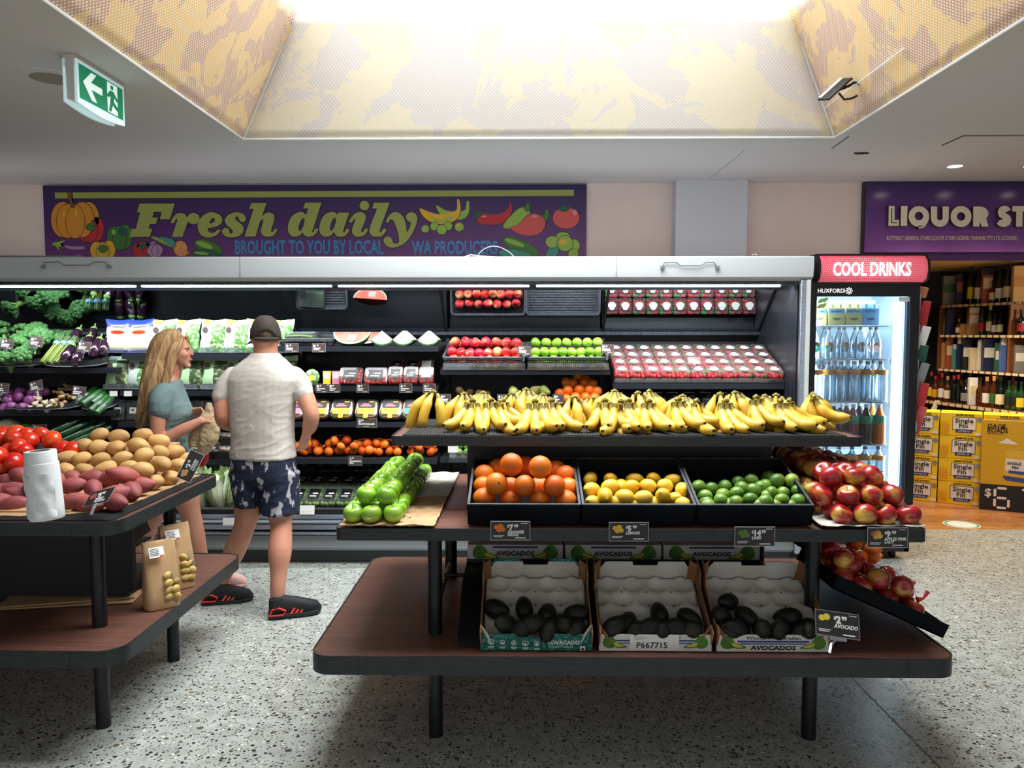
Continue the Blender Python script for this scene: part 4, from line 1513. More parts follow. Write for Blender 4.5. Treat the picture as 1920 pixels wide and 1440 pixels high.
# roll of clear produce bags standing at the front edge
a,b=at(75,845,2.80),at(89,972,2.80)
t=thing('bag_roll','white roll of thin plastic produce bags leaning at the front edge of the potato table','bag roll',(b.x,2.80,b.z))
ax=(a-b)
L=ax.length
rot=Vector((0,0,1)).rotation_difference(ax.normalized()).to_euler()
t.rotation_euler=rot
mb=MB()
n=28
prof=[(0.0,0.0),(0.056,0.0),(0.0585,0.004),(0.0595,L*0.2),(0.058,L*0.5),(0.0575,L*0.80),(0.0565,L*0.82),(0.054,L*0.825)]
mb.lathe(prof,n)
out=[]
for x,y,z in mb.v:
 an=math.atan2(y,x)
 q=1+0.012*math.sin(5*an+z*40)*(z<L*0.8)
 out.append((x*q,y*q,z))
mb.v=out
mb.build('wound_bags','poly_white',t)
mb=MB()
mb.lathe([(0.054,L*0.82),(0.0535,L*0.985),(0.052,L),(0.036,L),(0.034,L*0.99),(0.034,L*0.86),(0.0,L*0.86)],n)
mb.build('roll_core','poly_white',t)
mb=MB()
mb.lathe([(0.0,L*0.93),(0.031,L*0.93),(0.031,L*1.001),(0.0345,L*1.001),(0.0345,L*0.9)],20)
mb.build('core_hole','core_grey',t)
# loose outermost bag: a wrinkled sheet round the front
mb=MB()
vs,fs=[],[]
g=random.Random(3)
for j in range(11):
 for i in range(13):
  an=R(-150+125*i/12)
  r=0.0605+0.003*math.sin(i*1.3+j*0.8)+0.002*math.sin(j*2.1)
  vs.append((r*math.cos(an),r*math.sin(an),L*(0.04+0.62*j/10)+0.006*math.sin(i*0.9)*(j==10)))
for j in range(10):
 for i in range(12):
  fs.append((j*13+i,j*13+i+1,j*13+i+14,j*13+i+13))
mb.add(vs,fs)
mb.build('loose_bag','poly_white',t)
# low board of the left table: two open-topped paper bags of baby potatoes, flat paper sacks, a black tray
def paper_bag(px,py,Y,s,rz,label,potato_side=1):
 q=atz(px,py,0.416)
 t=thing('potato_bag',label,'paper bag',(q.x,q.y,0.4165),(0,0,rz),'paper bags of small potatoes')
 w,d,h=0.075*s,0.05*s,0.30*s
 mb=MB()
 rings=[]
 g=random.Random(int(px))
 N=24
 zs=[0,0.02,0.07,0.13,0.19,0.24,0.285,0.32]
 for k,z in enumerate(zs):
  f=z/0.32
  ww,dd=w*(1+0.05*math.sin(f*5)),d*(1.05-0.93*f**1.6)
  ring=[]
  for i in range(N):
   a=2*PI*i/N
   c,sn=math.cos(a),math.sin(a)
   x=math.copysign(abs(c)**0.45,c)*ww+g.uniform(-.0025,.0025)
   y=math.copysign(abs(sn)**0.55,sn)*dd+g.uniform(-.002,.002)
   ring.append((x,y+0.02*f*f,z*s*0.94+(0.006*math.sin(i*1.7)if k==len(zs)-1 else 0)))
  rings.append(ring)
 vs=[p for r_ in rings for p in r_]
 fs=[tuple(range(N-1,-1,-1))]
 for k in range(len(zs)-1):
  for i in range(N):
   j=(i+1)%N
   fs.append((k*N+i,k*N+j,(k+1)*N+j,(k+1)*N+i))
 fs.append(tuple((len(zs)-1)*N+i for i in range(N)))
 mb.add(vs,fs)
 mb.build('paper_sack','kraft',t,angle=50)
 # die-cut window with potatoes showing through
 for i in range(7):
  mb=MB()
  mb.ball((0,0,0),(0.021,0.012,0.018),12,8)
  mb.build('small_potato','potato_small',t,(w*(0.28+0.42*(i%2)),-d*0.93+0.011*(i>4),(0.05+0.032*(i//2))*s),(rr(20),rr(40),rr(30)))
 mb=MB()
 mb.add([(w*0.12,-d*1.06,0.03*s),(w*0.95,-d*1.02,0.03*s),(w*1.0,-d*0.95,0.13*s),(w*0.6,-d*0.8,0.185*s),(w*0.2,-d*0.9,0.13*s)],[(0,1,2,3,4)])
 mb.build('window_film','clear_plastic',t)
 mb=MB()
 mb.box((-0.055*s,-0.001,-0.024*s),(0.01*s,0.001,0.024*s))
 l=mb.build('price_label','sticker_white',t,(-w*0.0,-d*0.19-0.012,0.262*s),(R(-26),0,R(0)))
 flat('label_print',[([(-.05*s,(.016-.007*k)*s),(-.012*s,(.016-.007*k)*s),(-.012*s,(.0135-.007*k)*s),(-.05*s,(.0135-.007*k)*s)],0)for k in range(5)]+[([(-.01*s,-.023*s),(.008*s,-.023*s),(.008*s,-.017*s),(-.01*s,-.017*s)],1)],['ink_black','tomato_skin'],l,0.0002,lambda x,y,z:Vector((x,-0.0012-z,y)))
 return t
mat('potato_small',srgb(206,176,104),0.55,col2=srgb(184,150,80),scale=30)
paper_bag(303,1136,3.0,0.92,R(42),'brown paper bag of small potatoes, the nearer one on the low board')
paper_bag(332,1100,3.3,0.95,R(46),'brown paper bag of small potatoes, the one behind on the low board')
for i,(x,y,rz,z)in enumerate(((-1.98,3.40,10,0.4165),(-2.0,3.42,14,0.4235))):
 mb=MB()
 mb.box((-0.27,-0.2,0),(0.27,0.2,0.006))
 s=bevel(mb.build('flat_paper_sack','kraft',None,(x,y,z),(0,0,R(rz))),0.002)
 tag(s,['flat brown paper sack on the low board, lower of the two','flat brown paper sack with dark lettering, topmost of the two'][i],'paper sack')
 if i:
  text('lettering','Royal',0.05,'ink_black',s,(0.06,0.02,0.0066),(0,0,R(15)))
  text('lettering','Blue',0.05,'ink_black',s,(0.0,-0.09,0.0066),(0,0,R(15)))
a=at(205,970,3.35)
mb=MB()
q0,q1=at(208,1040,3.30),at(276,1035,3.62)
mb.prism([(3.32,0.60),(3.32,0.79),(3.60,0.72),(3.66,0.63)],-1.80,-1.79,'x')
mb.box((-2.4,3.32,0.59),(-1.79,3.66,0.60))
tag(mb.build('black_tray','charcoal'),'black angled tray hanging between the boards of the left table','tray')
mb=MB()
mb.prism([(3.30,0.413),(3.30,0.47),(3.66,0.47),(3.66,0.413)],-2.5,-1.72,'x')
tag(mb.build('sack_riser','charcoal',None),'low black riser behind the paper sacks on the low board','riser')
# ------------------------------------------------------------ right end of the centre table: tilted trays with netted fruit
mat('net_red',srgb(196,40,38),0.5)
mat('net_orange',srgb(226,120,50),0.5)
P0,P1=Vector((1.30,3.10,0.60)),Vector((1.62,3.10,0.445))
def side_tray(y0,y1,x0,z0,x1,z1,label):
 t=thing('tilted_tray',label,'tray',(x0,y0,z0),group='tilted trays on the right end')
 L=math.hypot(x1-x0,z1-z0)
 t.rotation_euler=(0,math.atan2(z0-z1,x1-x0),0)
 W=y1-y0
 for nm,lo,hi in(('base_board',(0,0,0),(L,W,0.006)),('front_wall',(0,0,0),(L,0.006,0.055)),('rear_wall',(0,W-0.006,0),(L,W,0.055)),('end_wall',(L-0.006,0.006,0),(L,W-0.006,0.05)),('end_wall',(0,0.006,0),(0.006,W-0.006,0.05))):
  mb=MB()
  mb.box(lo,hi)
  mb.build(nm,'bin_black',t)
 return t,L,W
t,L,W=side_tray(2.86,3.24,1.165,0.625,1.585,0.435,'black tilted tray of netted red apples at the right end of the low board')
net_i=[0]
def netted(parent_pt,proto,n,spread,label,cat,net,group,s=1.0,tilt=(0,0,0),h=1.6):
 """a net bag: its fruits are parts, and a thin net with a knotted neck"""
 t=thing('net_bag',label,cat,parent_pt,tilt,group)
 g=random.Random(net_i[0])
 net_i[0]+=1
 r=0.034*s
 pts=[]
 for i in range(n):
  best=None
  for _ in range(30):
   x,y=g.uniform(-1,1)*spread[0],g.uniform(-1,1)*spread[1]
   z=r
   for q in pts:
    d2=(x-q[0])**2+(y-q[1])**2
    if d2<(2*r)**2*0.9:
     z=max(z,q[2]+math.sqrt((2*r)**2*0.9-d2))
   if best is None or z<best[2]:
    best=(x,y,z)
  pts.append(best)
 for q in pts:
  o=link(proto.name.split('.')[0],proto.data,t,q,(rr(),rr(),rr()))
  k=r/(0.034)*g.uniform(0.92,1.05)
  o.scale=(k,)*3
 top=max(pts,key=lambda q:q[2])
 mb=MB()
 e=Vector((spread[0]*1.15,spread[1]*0.3,r*1.9))
 mb.tube([e,e+Vector((0.02,0,0.015)),e+Vector((0.03,0.01,0.045))],[0.012*s,0.004,0.009],8)
 mb.tube([Vector((top[0],top[1],top[2]+r*0.98)),(e+Vector((top[0],top[1],top[2]+r)))/2+Vector((0,0,r*0.4)),e],0.0012,4)
 for i in range(8):
  a=pts[i%len(pts)]
  b=pts[(i+1)%len(pts)]
  mb.tube([(a[0],a[1],a[2]+r*1.02),((a[0]+b[0])/2,(a[1]+b[1])/2,max(a[2],b[2])+r*1.0),(b[0],b[1],b[2]+r*1.02)],0.0009,4)
 mb.build('net',net,t)['kind']='stuff'
 return t
napple=proto_apple('apple','pink_apple',0.036,31,stem=False)
mand=round_mb(0.034,0.034,0.028,16,10,5,0.012).build('mandarin','mandarin_peel')
tag(mand,'x','mandarin')
PROTO.append(mand)
sl=math.atan2(0.19,0.42)
for i,(u,v,lab)in enumerate(((0.10,0.10,'net bag of red apples at the upper near corner of the tilted tray'),(0.10,0.27,'net bag of red apples at the upper far corner of the tilted tray'),(0.30,0.11,'net bag of red apples at the lower near corner of the tilted tray'),(0.33,0.27,'net bag of red apples at the lower far corner of the tilted tray'))):
 netted((1.165+u*math.cos(sl)+0.008*math.sin(sl),2.86+v,0.625-u*math.sin(sl)+0.01),napple,7,(0.075,0.055),lab,'apples','net_red','net bags on the tilted trays',1.08,(0,sl,0))
t,L,W=side_tray(3.30,3.72,1.19,0.665,1.60,0.455,'grey tilted tray of netted mandarins behind the red apples')
for i,(u,v,lab)in enumerate(((0.12,0.09,'net bag of mandarins near the table leg on the rear tilted tray'),(0.31,0.10,'net bag of mandarins low on the rear tilted tray'),(0.16,0.30,'net bag of mandarins at the far upper corner of the rear tray'))):
 netted((1.19+u*math.cos(0.473)+0.006,3.30+v,0.665-u*math.sin(0.473)+0.012),mand,7,(0.06,0.05),lab,'mandarins','net_orange','net bags on the tilted trays',1.06,(0,0.473,0))
mat('bag_green',srgb(70,170,60),0.35,col2=srgb(120,196,90),scale=20)
gb=MB()
gb.ball((0,0,0),(0.06,0.05,0.05),14,10)
p=at(1590,1040,3.66)
t=thing('green_bag','green and white bag of apples lying beside the netted mandarins','bag',(p.x,3.62,p.z+0.0))
gb.build('film','bag_green',t)
mb=MB()
mb.box((-0.055,-0.005,-0.012),(0.045,0.005,0.012))
mb.build('paper_header','sticker_white',t,(-0.04,-0.03,0.052),(R(-35),R(12),0))
# ------------------------------------------------------------ goods in the refrigerated case
mat('tag_brown',srgb(88,70,66),0.5,col2=srgb(70,54,52),scale=60)
mat('tag_dark',srgb(44,38,38),0.45)
mat('salad_leaf',srgb(70,122,50),0.5,col2=srgb(196,214,176),scale=42,detail=4,lo=0.42,hi=0.62,col3=srgb(110,158,84),rnd=0.12,bump=0.5,bscale=40,bdist=0.01)
mat('mixed_leaf',srgb(46,88,40),0.5,col2=srgb(150,180,120),scale=36,detail=4,lo=0.42,hi=0.66,col3=srgb(84,62,66),rnd=0.12,bump=0.5,bscale=40,bdist=0.01)
mat('coleslaw',srgb(208,198,172),0.5,col2=srgb(232,166,120),scale=60,detail=4,lo=0.5,hi=0.66,col3=srgb(214,214,180),bump=0.4,bscale=60,bdist=0.008)
mat('film_white',srgb(188,202,194),0.25,bump=0.4,bscale=24,bdist=0.006)
mat('film_blue',srgb(40,60,168),0.25,bump=0.3,bscale=24,bdist=0.006)
mat('film_green',srgb(170,208,160),0.25,bump=0.4,bscale=24,bdist=0.006)
mat('logo_brown',srgb(70,50,46),0.5)
mat('logo_orange',srgb(240,160,60),0.5)
mat('berry',srgb(186,22,32),0.3,col2=srgb(216,60,62),scale=90,detail=2,rnd=0.1,bump=0.3,bscale=300,bdist=0.001)
mat('cherry_tomato',srgb(196,30,24),0.22,col2=srgb(214,60,40),scale=20,coat=0.3)
mat('melon_pink',srgb(236,122,104),0.5,col2=srgb(226,96,84),scale=14,rnd=0.05)
mat('melon_pale',srgb(216,218,198),0.5,col2=srgb(222,200,184),scale=9)
mat('melon_rim',srgb(226,232,200),0.5)
mat('melon_rind',srgb(70,120,56),0.4,col2=srgb(40,84,40),scale=16,stretch=(1,4,4))
mat('celery',srgb(120,176,66),0.45,col2=srgb(170,206,120),scale=20,stretch=(1,12,12))
mat('broccoli_head',srgb(54,106,54),0.8,col2=srgb(100,148,84),scale=130,lo=0.45,hi=0.62,bump=1.0,bscale=170,bdist=0.008)
mat('broccoli_stem',srgb(130,170,90),0.6,col2=srgb(104,150,70),scale=20)
mat('asparagus',srgb(122,152,60),0.5,col2=srgb(164,182,96),scale=14,stretch=(8,8,1))
mat('asparagus_tip',srgb(86,110,70),0.6)
mat('band_blue',srgb(120,186,214),0.5)
mat('eggplant',srgb(34,18,34),0.16,col2=srgb(46,22,42),scale=5,coat=0.5)
mat('onion_red',srgb(132,50,120),0.28,col2=srgb(172,96,160),scale=9,stretch=(4,4,0.6),rnd=0.1,coat=0.2)
mat('garlic',srgb(224,210,180),0.6,col2=srgb(200,176,140),scale=16)
mat('ginger',srgb(196,164,116),0.7,col2=srgb(160,126,82),scale=26,bump=0.3,bscale=80)
mat('zucchini',srgb(28,74,34),0.32,col2=srgb(56,110,52),scale=18,stretch=(3,3,0.7),coat=0.2)
mat('cucumber',srgb(14,46,24),0.3,col2=srgb(34,74,38),scale=20,stretch=(3,3,0.7),coat=0.2)
mat('mushroom',srgb(206,190,168),0.7,col2=srgb(150,122,98),scale=12)
mat('kiwi_skin',srgb(96,74,44),0.9,bump=0.4,bscale=300)
mat('pear_skin',srgb(120,138,52),0.5,col2=srgb(146,140,74),scale=14,rnd=0.1)
mat('tub_black',srgb(18,18,20),0.4)
mat('yellow_print',srgb(232,190,40),0.45)
mat('teal_print',srgb(50,180,190),0.45)
mat('pink_print',srgb(226,120,150),0.45)
mat('fruit_mix',srgb(232,170,60),0.35,col2=srgb(120,160,60),scale=30,lo=0.4,hi=0.62,col3=srgb(226,90,70))
mat('blueberry',srgb(34,40,66),0.5,col2=srgb(54,62,92),scale=60)
mat('wicker',srgb(58,60,66),0.6,col2=srgb(84,86,92),scale=80,bump=0.3,bscale=200)
mat('lettuce',srgb(120,168,84),0.5,col2=srgb(206,220,176),scale=10,stretch=(9,9,0.7),lo=0.42,hi=0.6,bump=0.5,bscale=14,bdist=0.02)
mat('lettuce_rib',srgb(226,232,208),0.45,col2=srgb(206,220,180),scale=10,stretch=(8,8,0.5))
def price_tag(loc,w,h,label,rot=(0,0,0),lines=(),big=None,m='tag_brown',stand=False,pic=None,group='price cards'):
 """card in a clear sleeve; lines = [(text, x, y, size, bold)] in fractions of the card"""
 t=thing('price_tag',label,'price tag',loc,rot,group)
 mb=MB()
 mb.box((-w/2,-0.0012,-h/2),(w/2,0.0012,h/2))
 mb.build('card',m,t)
 e=0.0022
 mb=MB()
 for lo,hi in(((-w/2-e,-0.0016,h/2),(w/2+e,0.0016,h/2+e)),((-w/2-e,-0.0016,-h/2-e),(w/2+e,0.0016,-h/2)),((-w/2-e,-0.0016,-h/2),(-w/2,0.0016,h/2)),((w/2,-0.0016,-h/2),(w/2+e,0.0016,h/2))):
  mb.box(lo,hi)
 mb.build('sleeve','sleeve_clear',t)
 pol=[]
 for bx in lines:
  if isinstance(bx[0],str):
   text('lettering',bx[0],bx[3]*h,'ink_white',t,(-w/2+bx[1]*w,-0.0018,-h/2+bx[2]*h),bold=bx[4]*h if len(bx)>4 else 0,shear=bx[5]if len(bx)>5 else 0,extrude=0.0003,sx=bx[6]if len(bx)>6 else 1)
  else:
   x0,y0,x1,y1=bx
   pol.append(([(-w/2+x0*w,-h/2+y0*h),(-w/2+x1*w,-h/2+y0*h),(-w/2+x1*w,-h/2+y1*h),(-w/2+x0*w,-h/2+y1*h)],0))
 if pol:
  flat('small_print',pol,['ink_white'],t,0.0002,lambda x,y,z:Vector((x,-0.0014-z,y)))
 if pic:
  pm,cells=pic
  flat('fruit_print',[(ell(-w/2+cx*w,-h/2+cy*h,r*h,r*h*0.9,14),0)for cx,cy,r in cells],[pm],t,0.0002,lambda x,y,z:Vector((x,-0.0014-z,y)))
 if stand:
  mb=MB()
  mb.tube([(0,0.002,-h/2),(0,0.006,-h/2-0.02),(0,0.004,-h/2-0.05)],0.004,6)
  mb.box((-0.012,-0.004,-h/2-0.014),(0.012,0.008,-h/2-0.001))
  mb.build('clip','sleeve_clear',t)
 return t
clear('sleeve_clear',(0.95,0.97,1.0),0.55,0.1)
SCRIB=[(0.10,0.58,0.30,0.84),(0.34,0.70,0.46,0.84),(0.10,0.36,0.66,0.48),(0.10,0.20,0.50,0.30),(0.55,0.06,0.9,0.11)]
def scr(k):
 g=random.Random(k)
 return[(0.08,0.60,0.08+g.uniform(.15,.25),0.88),(0.36,0.72,0.46,0.88),(0.08,0.38,g.uniform(.55,.85),0.51),(0.08,0.21,g.uniform(.4,.8),0.32),(0.5,0.06,0.88,0.11)]
# ---- strawberry punnets on the sloping berry shelf
SB=math.atan2(1.485-1.225,6.1-5.41)
def punnet_proto(seed,berry='berry',lab='sticker_white',w=0.103,d=0.128,h=0.062,lshape='oval',name='strawberry_punnet',n=14,br=0.017,cat='strawberries'):
 g=random.Random(seed)
 t=thing(name,'x',cat)
 mb=MB()
 for k in range(n):
  i,j=k%4,(k//4)%4
  x=-w/2+w*(i+0.5+g.uniform(-.15,.15))/4*0.94+w*0.03
  y=d*(j+0.5+g.uniform(-.15,.15))/4
  mb.ball((x,y,h*0.62+g.uniform(-.004,.004)),(br,br*1.05,br*0.9),8,6,0 if g.random()<0.88 or berry!='berry' else 1)
 mb.box((-w/2+0.006,0.006,0.002),(w/2-0.006,d-0.006,h*0.5))
 mb.build(cat.split()[-1]if cat!='tomatoes' else 'tomatoes',[berry,'leaf_green'],t)['kind']='stuff'
 mb=MB()
 a,b=0.012,0.0
 lo=rrect(-w/2+a*0.5,a*0.5,w/2-a*0.5,d-a*0.5,0.012,3)
 hi=rrect(-w/2,0,w/2,d,0.014,3)
 k=len(lo)
 vs=[(p[0],p[1],0)for p in lo]+[(p[0],p[1],h)for p in hi]+[(p[0]*0.93,d/2+(p[1]-d/2)*0.93,h+0.012)for p in hi]
 fs=[(i,(i+1)%k,k+(i+1)%k,k+i)for i in range(k)]+[(k+i,k+(i+1)%k,2*k+(i+1)%k,2*k+i)for i in range(k)]+[tuple(range(2*k,3*k))]
 mb.add(vs,fs)
 mb.build('clear_shell','clear_plastic',t)
 if lshape=='oval':
  pts=ell(0,d*0.46,0.032,0.026,16)+[]
  mb=MB()
  mb.prism(pts,h+0.0125,h+0.0132,'z')
  l=mb.build('label',lab,t)
  mb=MB()
  mb.prism(ell(0,d*0.66,0.02,0.014,12),h+0.0128,h+0.0134,'z')
  mb.build('label_top',lab,l)
 else:
  mb=MB()
  mb.box((-w*0.32,d*0.22,h+0.0125),(w*0.32,d*0.80,h+0.0132))
  l=mb.build('label',lab,t)
  flat('label_print',[([(-w*.22,d*.34),(w*.16,d*.34),(w*.16,d*.40),(-w*.22,d*.40)],0),([(-w*.08,d*.5),(w*.22,d*.5),(w*.22,d*.57),(-w*.08,d*.57)],0),([(w*.1,d*.26),(w*.2,d*.26),(w*.2,d*.29),(w*.1,d*.29)],1)],['ink_white','leaf_green'],l,0.0002,lambda x,y,z:Vector((x,y,h+0.0132+z)))
 PROTO.append(t)
 return t
sp=[punnet_proto(s)for s in(1,2,3)]
tt=thing('berry_tray','black sloping tray with a clear front lip under the strawberry punnets','tray',(0.648,5.418,1.232),(SB,0,0))
mb=MB()
mb.box((0,0,0),(1.18,0.56,0.004))
mb.build('base_board','bin_black',tt)
mb=MB()
mb.box((0,-0.004,-0.004),(1.18,0.0,0.035))
mb.build('front_lip','clear_plastic',tt)
mb=MB()
mb.box((-0.004,0,0),(0,0.56,0.05))
mb.build('side_board','bin_black',tt)
for j in range(4):
 for i in range(11):
  x=0.706+i*0.1072
  d=0.008+j*0.136
  h=0.005
  loc=(x+rng.uniform(-.003,.003),5.418+d*math.cos(SB)-h*math.sin(SB),1.232+d*math.sin(SB)+h*math.cos(SB))
  place(sp[rng.randrange(3)],loc,(SB,0,R(rng.uniform(-2,2))),'strawberry punnet, %s from the left in the %s row from the front'%(ORD[i],ORD[j]),'strawberry punnets')
price_tag(at(1301,676,5.50),0.085,0.05,'clear price card standing among the strawberry punnets',(R(-20),0,0),scr(3),m='sleeve_clear',stand=True)
# ---- wicker baskets of apples
def basket(x0,x1,y0,z0,d,h,slope,label,weave=True):
 t=thing('wicker_basket',label,'basket',(x0,y0,z0),(slope,0,0),'dark wicker baskets in the case')
 W=x1-x0
 mb=MB()
 rim=rrect(0,0,W,d,0.03,5)
 base=rrect(0.018,0.018,W-0.018,d-0.018,0.025,5)
 mb.tube([(p[0],p[1],h)for p in rim]+[(rim[0][0],rim[0][1],h)],0.008,6)
 mb.tube([(p[0],p[1],h-0.012)for p in rim]+[(rim[0][0],rim[0][1],h-0.012)],0.005,6)
 mb.build('rim','wicker',t)
 mb=MB()
 mb.prism(base,0,0.005,'z')
 mb.build('woven_base','wicker',t)
 # stakes and weavers as real strands
 mb=MB()
 per=[]
 k=len(rim)
 for i in range(k):
  a,b,a2,b2=Vector(rim[i]),Vector(rim[(i+1)%k]),Vector(base[i]),Vector(base[(i+1)%k])
  n=max(1,int((b-a).length/0.014))
  for q in range(n):
   f=q/n
   per.append((a.lerp(b,f),a2.lerp(b2,f)))
 for hi_,lo_ in per:
  mb.tube([(lo_.x,lo_.y,0.003),(hi_.x,hi_.y,h-0.008)],0.0028,4,cap=False)
 for lev in range(4):
  f=(lev+0.7)/5
  pts=[]
  for i,(hi_,lo_)in enumerate(per):
   p=lo_.lerp(hi_,f)
   c=Vector((W/2,d/2))
   o=(p-c).normalized()*(0.003 if(i+lev)%2 else-0.002)
   pts.append((p.x+o.x,p.y+o.y,h*f))
  pts.append(pts[0])
  mb.tube(pts,0.0038,4)
 for q in range(int(d/0.02)):
  mb.tube([(0.02,0.02+q*0.02,0.008),(W-0.02,0.02+q*0.02,0.008)],0.0045,4)
 mb.build('weave','wicker',t)['kind']='stuff'
 return t
SL=math.atan2(0.135,0.68)
basket(-0.552,0.024,5.43,1.334,0.50,0.078,SL,'dark wicker basket full of red apples in the case')
basket(0.036,0.608,5.43,1.334,0.50,0.078,SL,'dark wicker basket with two rows of green apples in the case')
ba=[proto_apple('red_apple','blush_apple',0.036,s,stem=False)for s in(41,42,43)]
bg=[proto_apple('green_apple','green_apple',0.0365,s,stem=False)for s in(44,45)]
for j,(y,z,n,off)in enumerate(((5.490,1.392,8,0.0),(5.505,1.446,8,-0.02),(5.57,1.515,7,0.02),(5.655,1.500,8,-0.02),(5.74,1.495,8,0.02),(5.82,1.48,7,0.0))):
 for i in range(n):
  x=-0.522+(i+0.5)*0.515/n+off*0.4
  place(ba[rng.randrange(3)],(x,y+rng.uniform(-.006,.006),z+rng.uniform(-.006,.006)),(rr(60),rr(60),rr()),'red apple, %s from the left in the basket\'s %s row from the front'%(ORD[i],ORD[j]),'red apples in the wicker basket')
for j,(y,z,n,off)in enumerate(((5.490,1.392,8,0.0),(5.505,1.446,8,0.0),(5.57,1.515,7,0.0))):
 for i in range(n):
  x=0.066+(i+0.5)*0.515/n
  place(bg[rng.randrange(2)],(x,y+rng.uniform(-.005,.005),z+rng.uniform(-.005,.005)),(rr(50),rr(50),rr()),'green apple, %s from the left in the basket\'s %s row from the front'%(ORD[i],ORD[j]),'green apples in the wicker basket')
mb=MB()
mb.prism([(5.47,1.36),(5.60,1.455),(5.85,1.45),(5.85,1.435)],-0.52,-0.01,'x')
tag(mb.build('basket_liner','charcoal'),'dark false bottom lifting the red apples in the wicker basket','liner')
mb=MB()
mb.prism([(5.47,1.36),(5.58,1.455),(5.66,1.41),(5.66,1.395)],0.068,0.58,'x')
tag(mb.build('basket_liner','charcoal'),'dark false bottom lifting the green apples in the wicker basket','liner')
for k,(px,py)in enumerate(((983,657),(1139,654))):
 price_tag(at(px,py,5.41),0.088,0.058,['price card clipped between the two apple baskets','price card clipped between the green apples and the strawberries'][k],(R(-8),R(3),0),scr(10+k),stand=True)
mb=MB()
for x0,x1 in((-0.55,0.024),(0.04,0.61)):
 mb.box((x0,5.40,1.325),(x1,5.403,1.372))
 o=tag(mb.build('clear_lip','clear_plastic'),'clear plastic lip in front of the %s basket'%('red apple' if x0<0 else 'green apple'),'shelf lip')
 mb=MB()
# ---- shelf below the baskets: kiwis, pears, a pyramid of oranges
kw=round_mb(0.027,0.027,0.034,12,8,3,0.01).build('kiwifruit','kiwi_skin')
tag(kw,'x','kiwifruit')
PROTO.append(kw)
pr_=MB()
pr_.lathe([(0.0,-0.042),(0.02,-0.041),(0.036,-0.025),(0.038,-0.008),(0.03,0.014),(0.018,0.032),(0.012,0.046),(0.0,0.05)],16)
pr_=pr_.build('pear','pear_skin')
tag(pr_,'x','pear')
PROTO.append(pr_)
for i,(px,py)in enumerate(((862,733),(880,736),(898,738),(912,740),(890,748),(870,748))):
 q=at(px,py,5.48+0.04*(i%2))
 q.z=max(q.z,1.08)
 place(kw,q,(rr(),rr(),rr()),'brown kiwifruit behind the bananas, %s from the left'%ORD[sorted((862,880,898,912,890,870)).index(px)],'kiwifruit in the case')
pl=[(962,733),(972,742),(985,748),(1004,732),(1021,733),(1000,746),(1012,748)]
for i,(px,py)in enumerate(pl):
 q=at(px,py,5.47)
 place(pr_,(q.x,5.47,max(q.z,1.09)),(R(80)+rr(30),rr(40),rr()),'green pear behind the bananas, %s from the left'%ORD[sorted(p[0]for p in pl).index(px)],'pears in the case')
oo=orange_proto(66,0.0385)
lev=[('bottom layer',0.0,[(1048,755),(1062,748),(1079,745),(1098,745),(1115,746),(1088,757),(1112,757)],5.47),('second layer',0,[(1050,738),(1065,732),(1086,731),(1105,731),(1119,734)],5.50),('third layer',0,[(1062,717),(1074,718),(1095,717),(1110,720)],5.54),('top',0,[(1083,704),(1098,712)],5.57)]
for word,_,pts,Y in lev:
 for i,(px,py)in enumerate(sorted(pts)):
  q=at(px,py,Y)
  place(oo,q,(rr(),rr(),rr()),'small orange of the pyramid behind the bananas, %s from the left in its %s'%(ORD[i],word),'oranges piled in the case')
mb=MB()
mb.prism([(5.49,1.05),(5.53,1.07),(5.65,1.21),(5.69,1.05)],0.27,0.52,'x')
tag(mb.build('orange_riser','charcoal'),'dark riser under the pyramid of oranges','riser')
for k,px in enumerate((835,943,1047)):
 price_tag(at(px,748,5.42),0.075,0.062,'price card behind the bananas, below the %s'%['kiwifruit','pears','oranges'][k],(0,0,0),scr(20+k))
# ---- berry tubs and dark punnets under the strawberries
rt=thing('clear_tub','x','tub')
mb=MB()
mb.lathe([(0.0,0.0),(0.045,0.0),(0.056,0.06),(0.058,0.075),(0.05,0.085),(0.0,0.088)],20)
mb.build('clear_shell','clear_plastic',rt)
mb=MB()
mb.lathe([(0.0,0.004),(0.043,0.004),(0.052,0.05),(0.0,0.056)],16)
mb.build('sliced_fruit','melon_pale',rt)
PROTO.append(rt)
for k,(px,py,Y,lab)in enumerate(((1165,743,5.52,'round clear tub of white slices, left one of the front pair behind the bananas'),(1208,742,5.52,'round clear tub of white slices, right one of the front pair behind the bananas'),(1163,733,5.68,'round clear tub at the back under the strawberries, left one'),(1200,730,5.68,'round clear tub at the back under the strawberries, right one'))):
 q=at(px,py,Y)
 place(rt,(q.x,Y,1.047+0.02*(k>1)),(R(35)if k<2 else R(20),0,0),lab,'clear tubs in the case')
bp=punnet_proto(5,'blueberry','tub_black',lshape='rect',name='blueberry_punnet',br=0.012,n=12,cat='blueberries')
for j in range(3):
 for i in range(6 if j else 5):
  place(bp,(at(1232+31*i,740,5.55).x,5.46+0.15*j,1.047+0.035*j),(R(16),0,0),'dark blueberry punnet, %s from the left in the %s row under the strawberries'%(ORD[i],ORD[j]),'blueberry punnets')
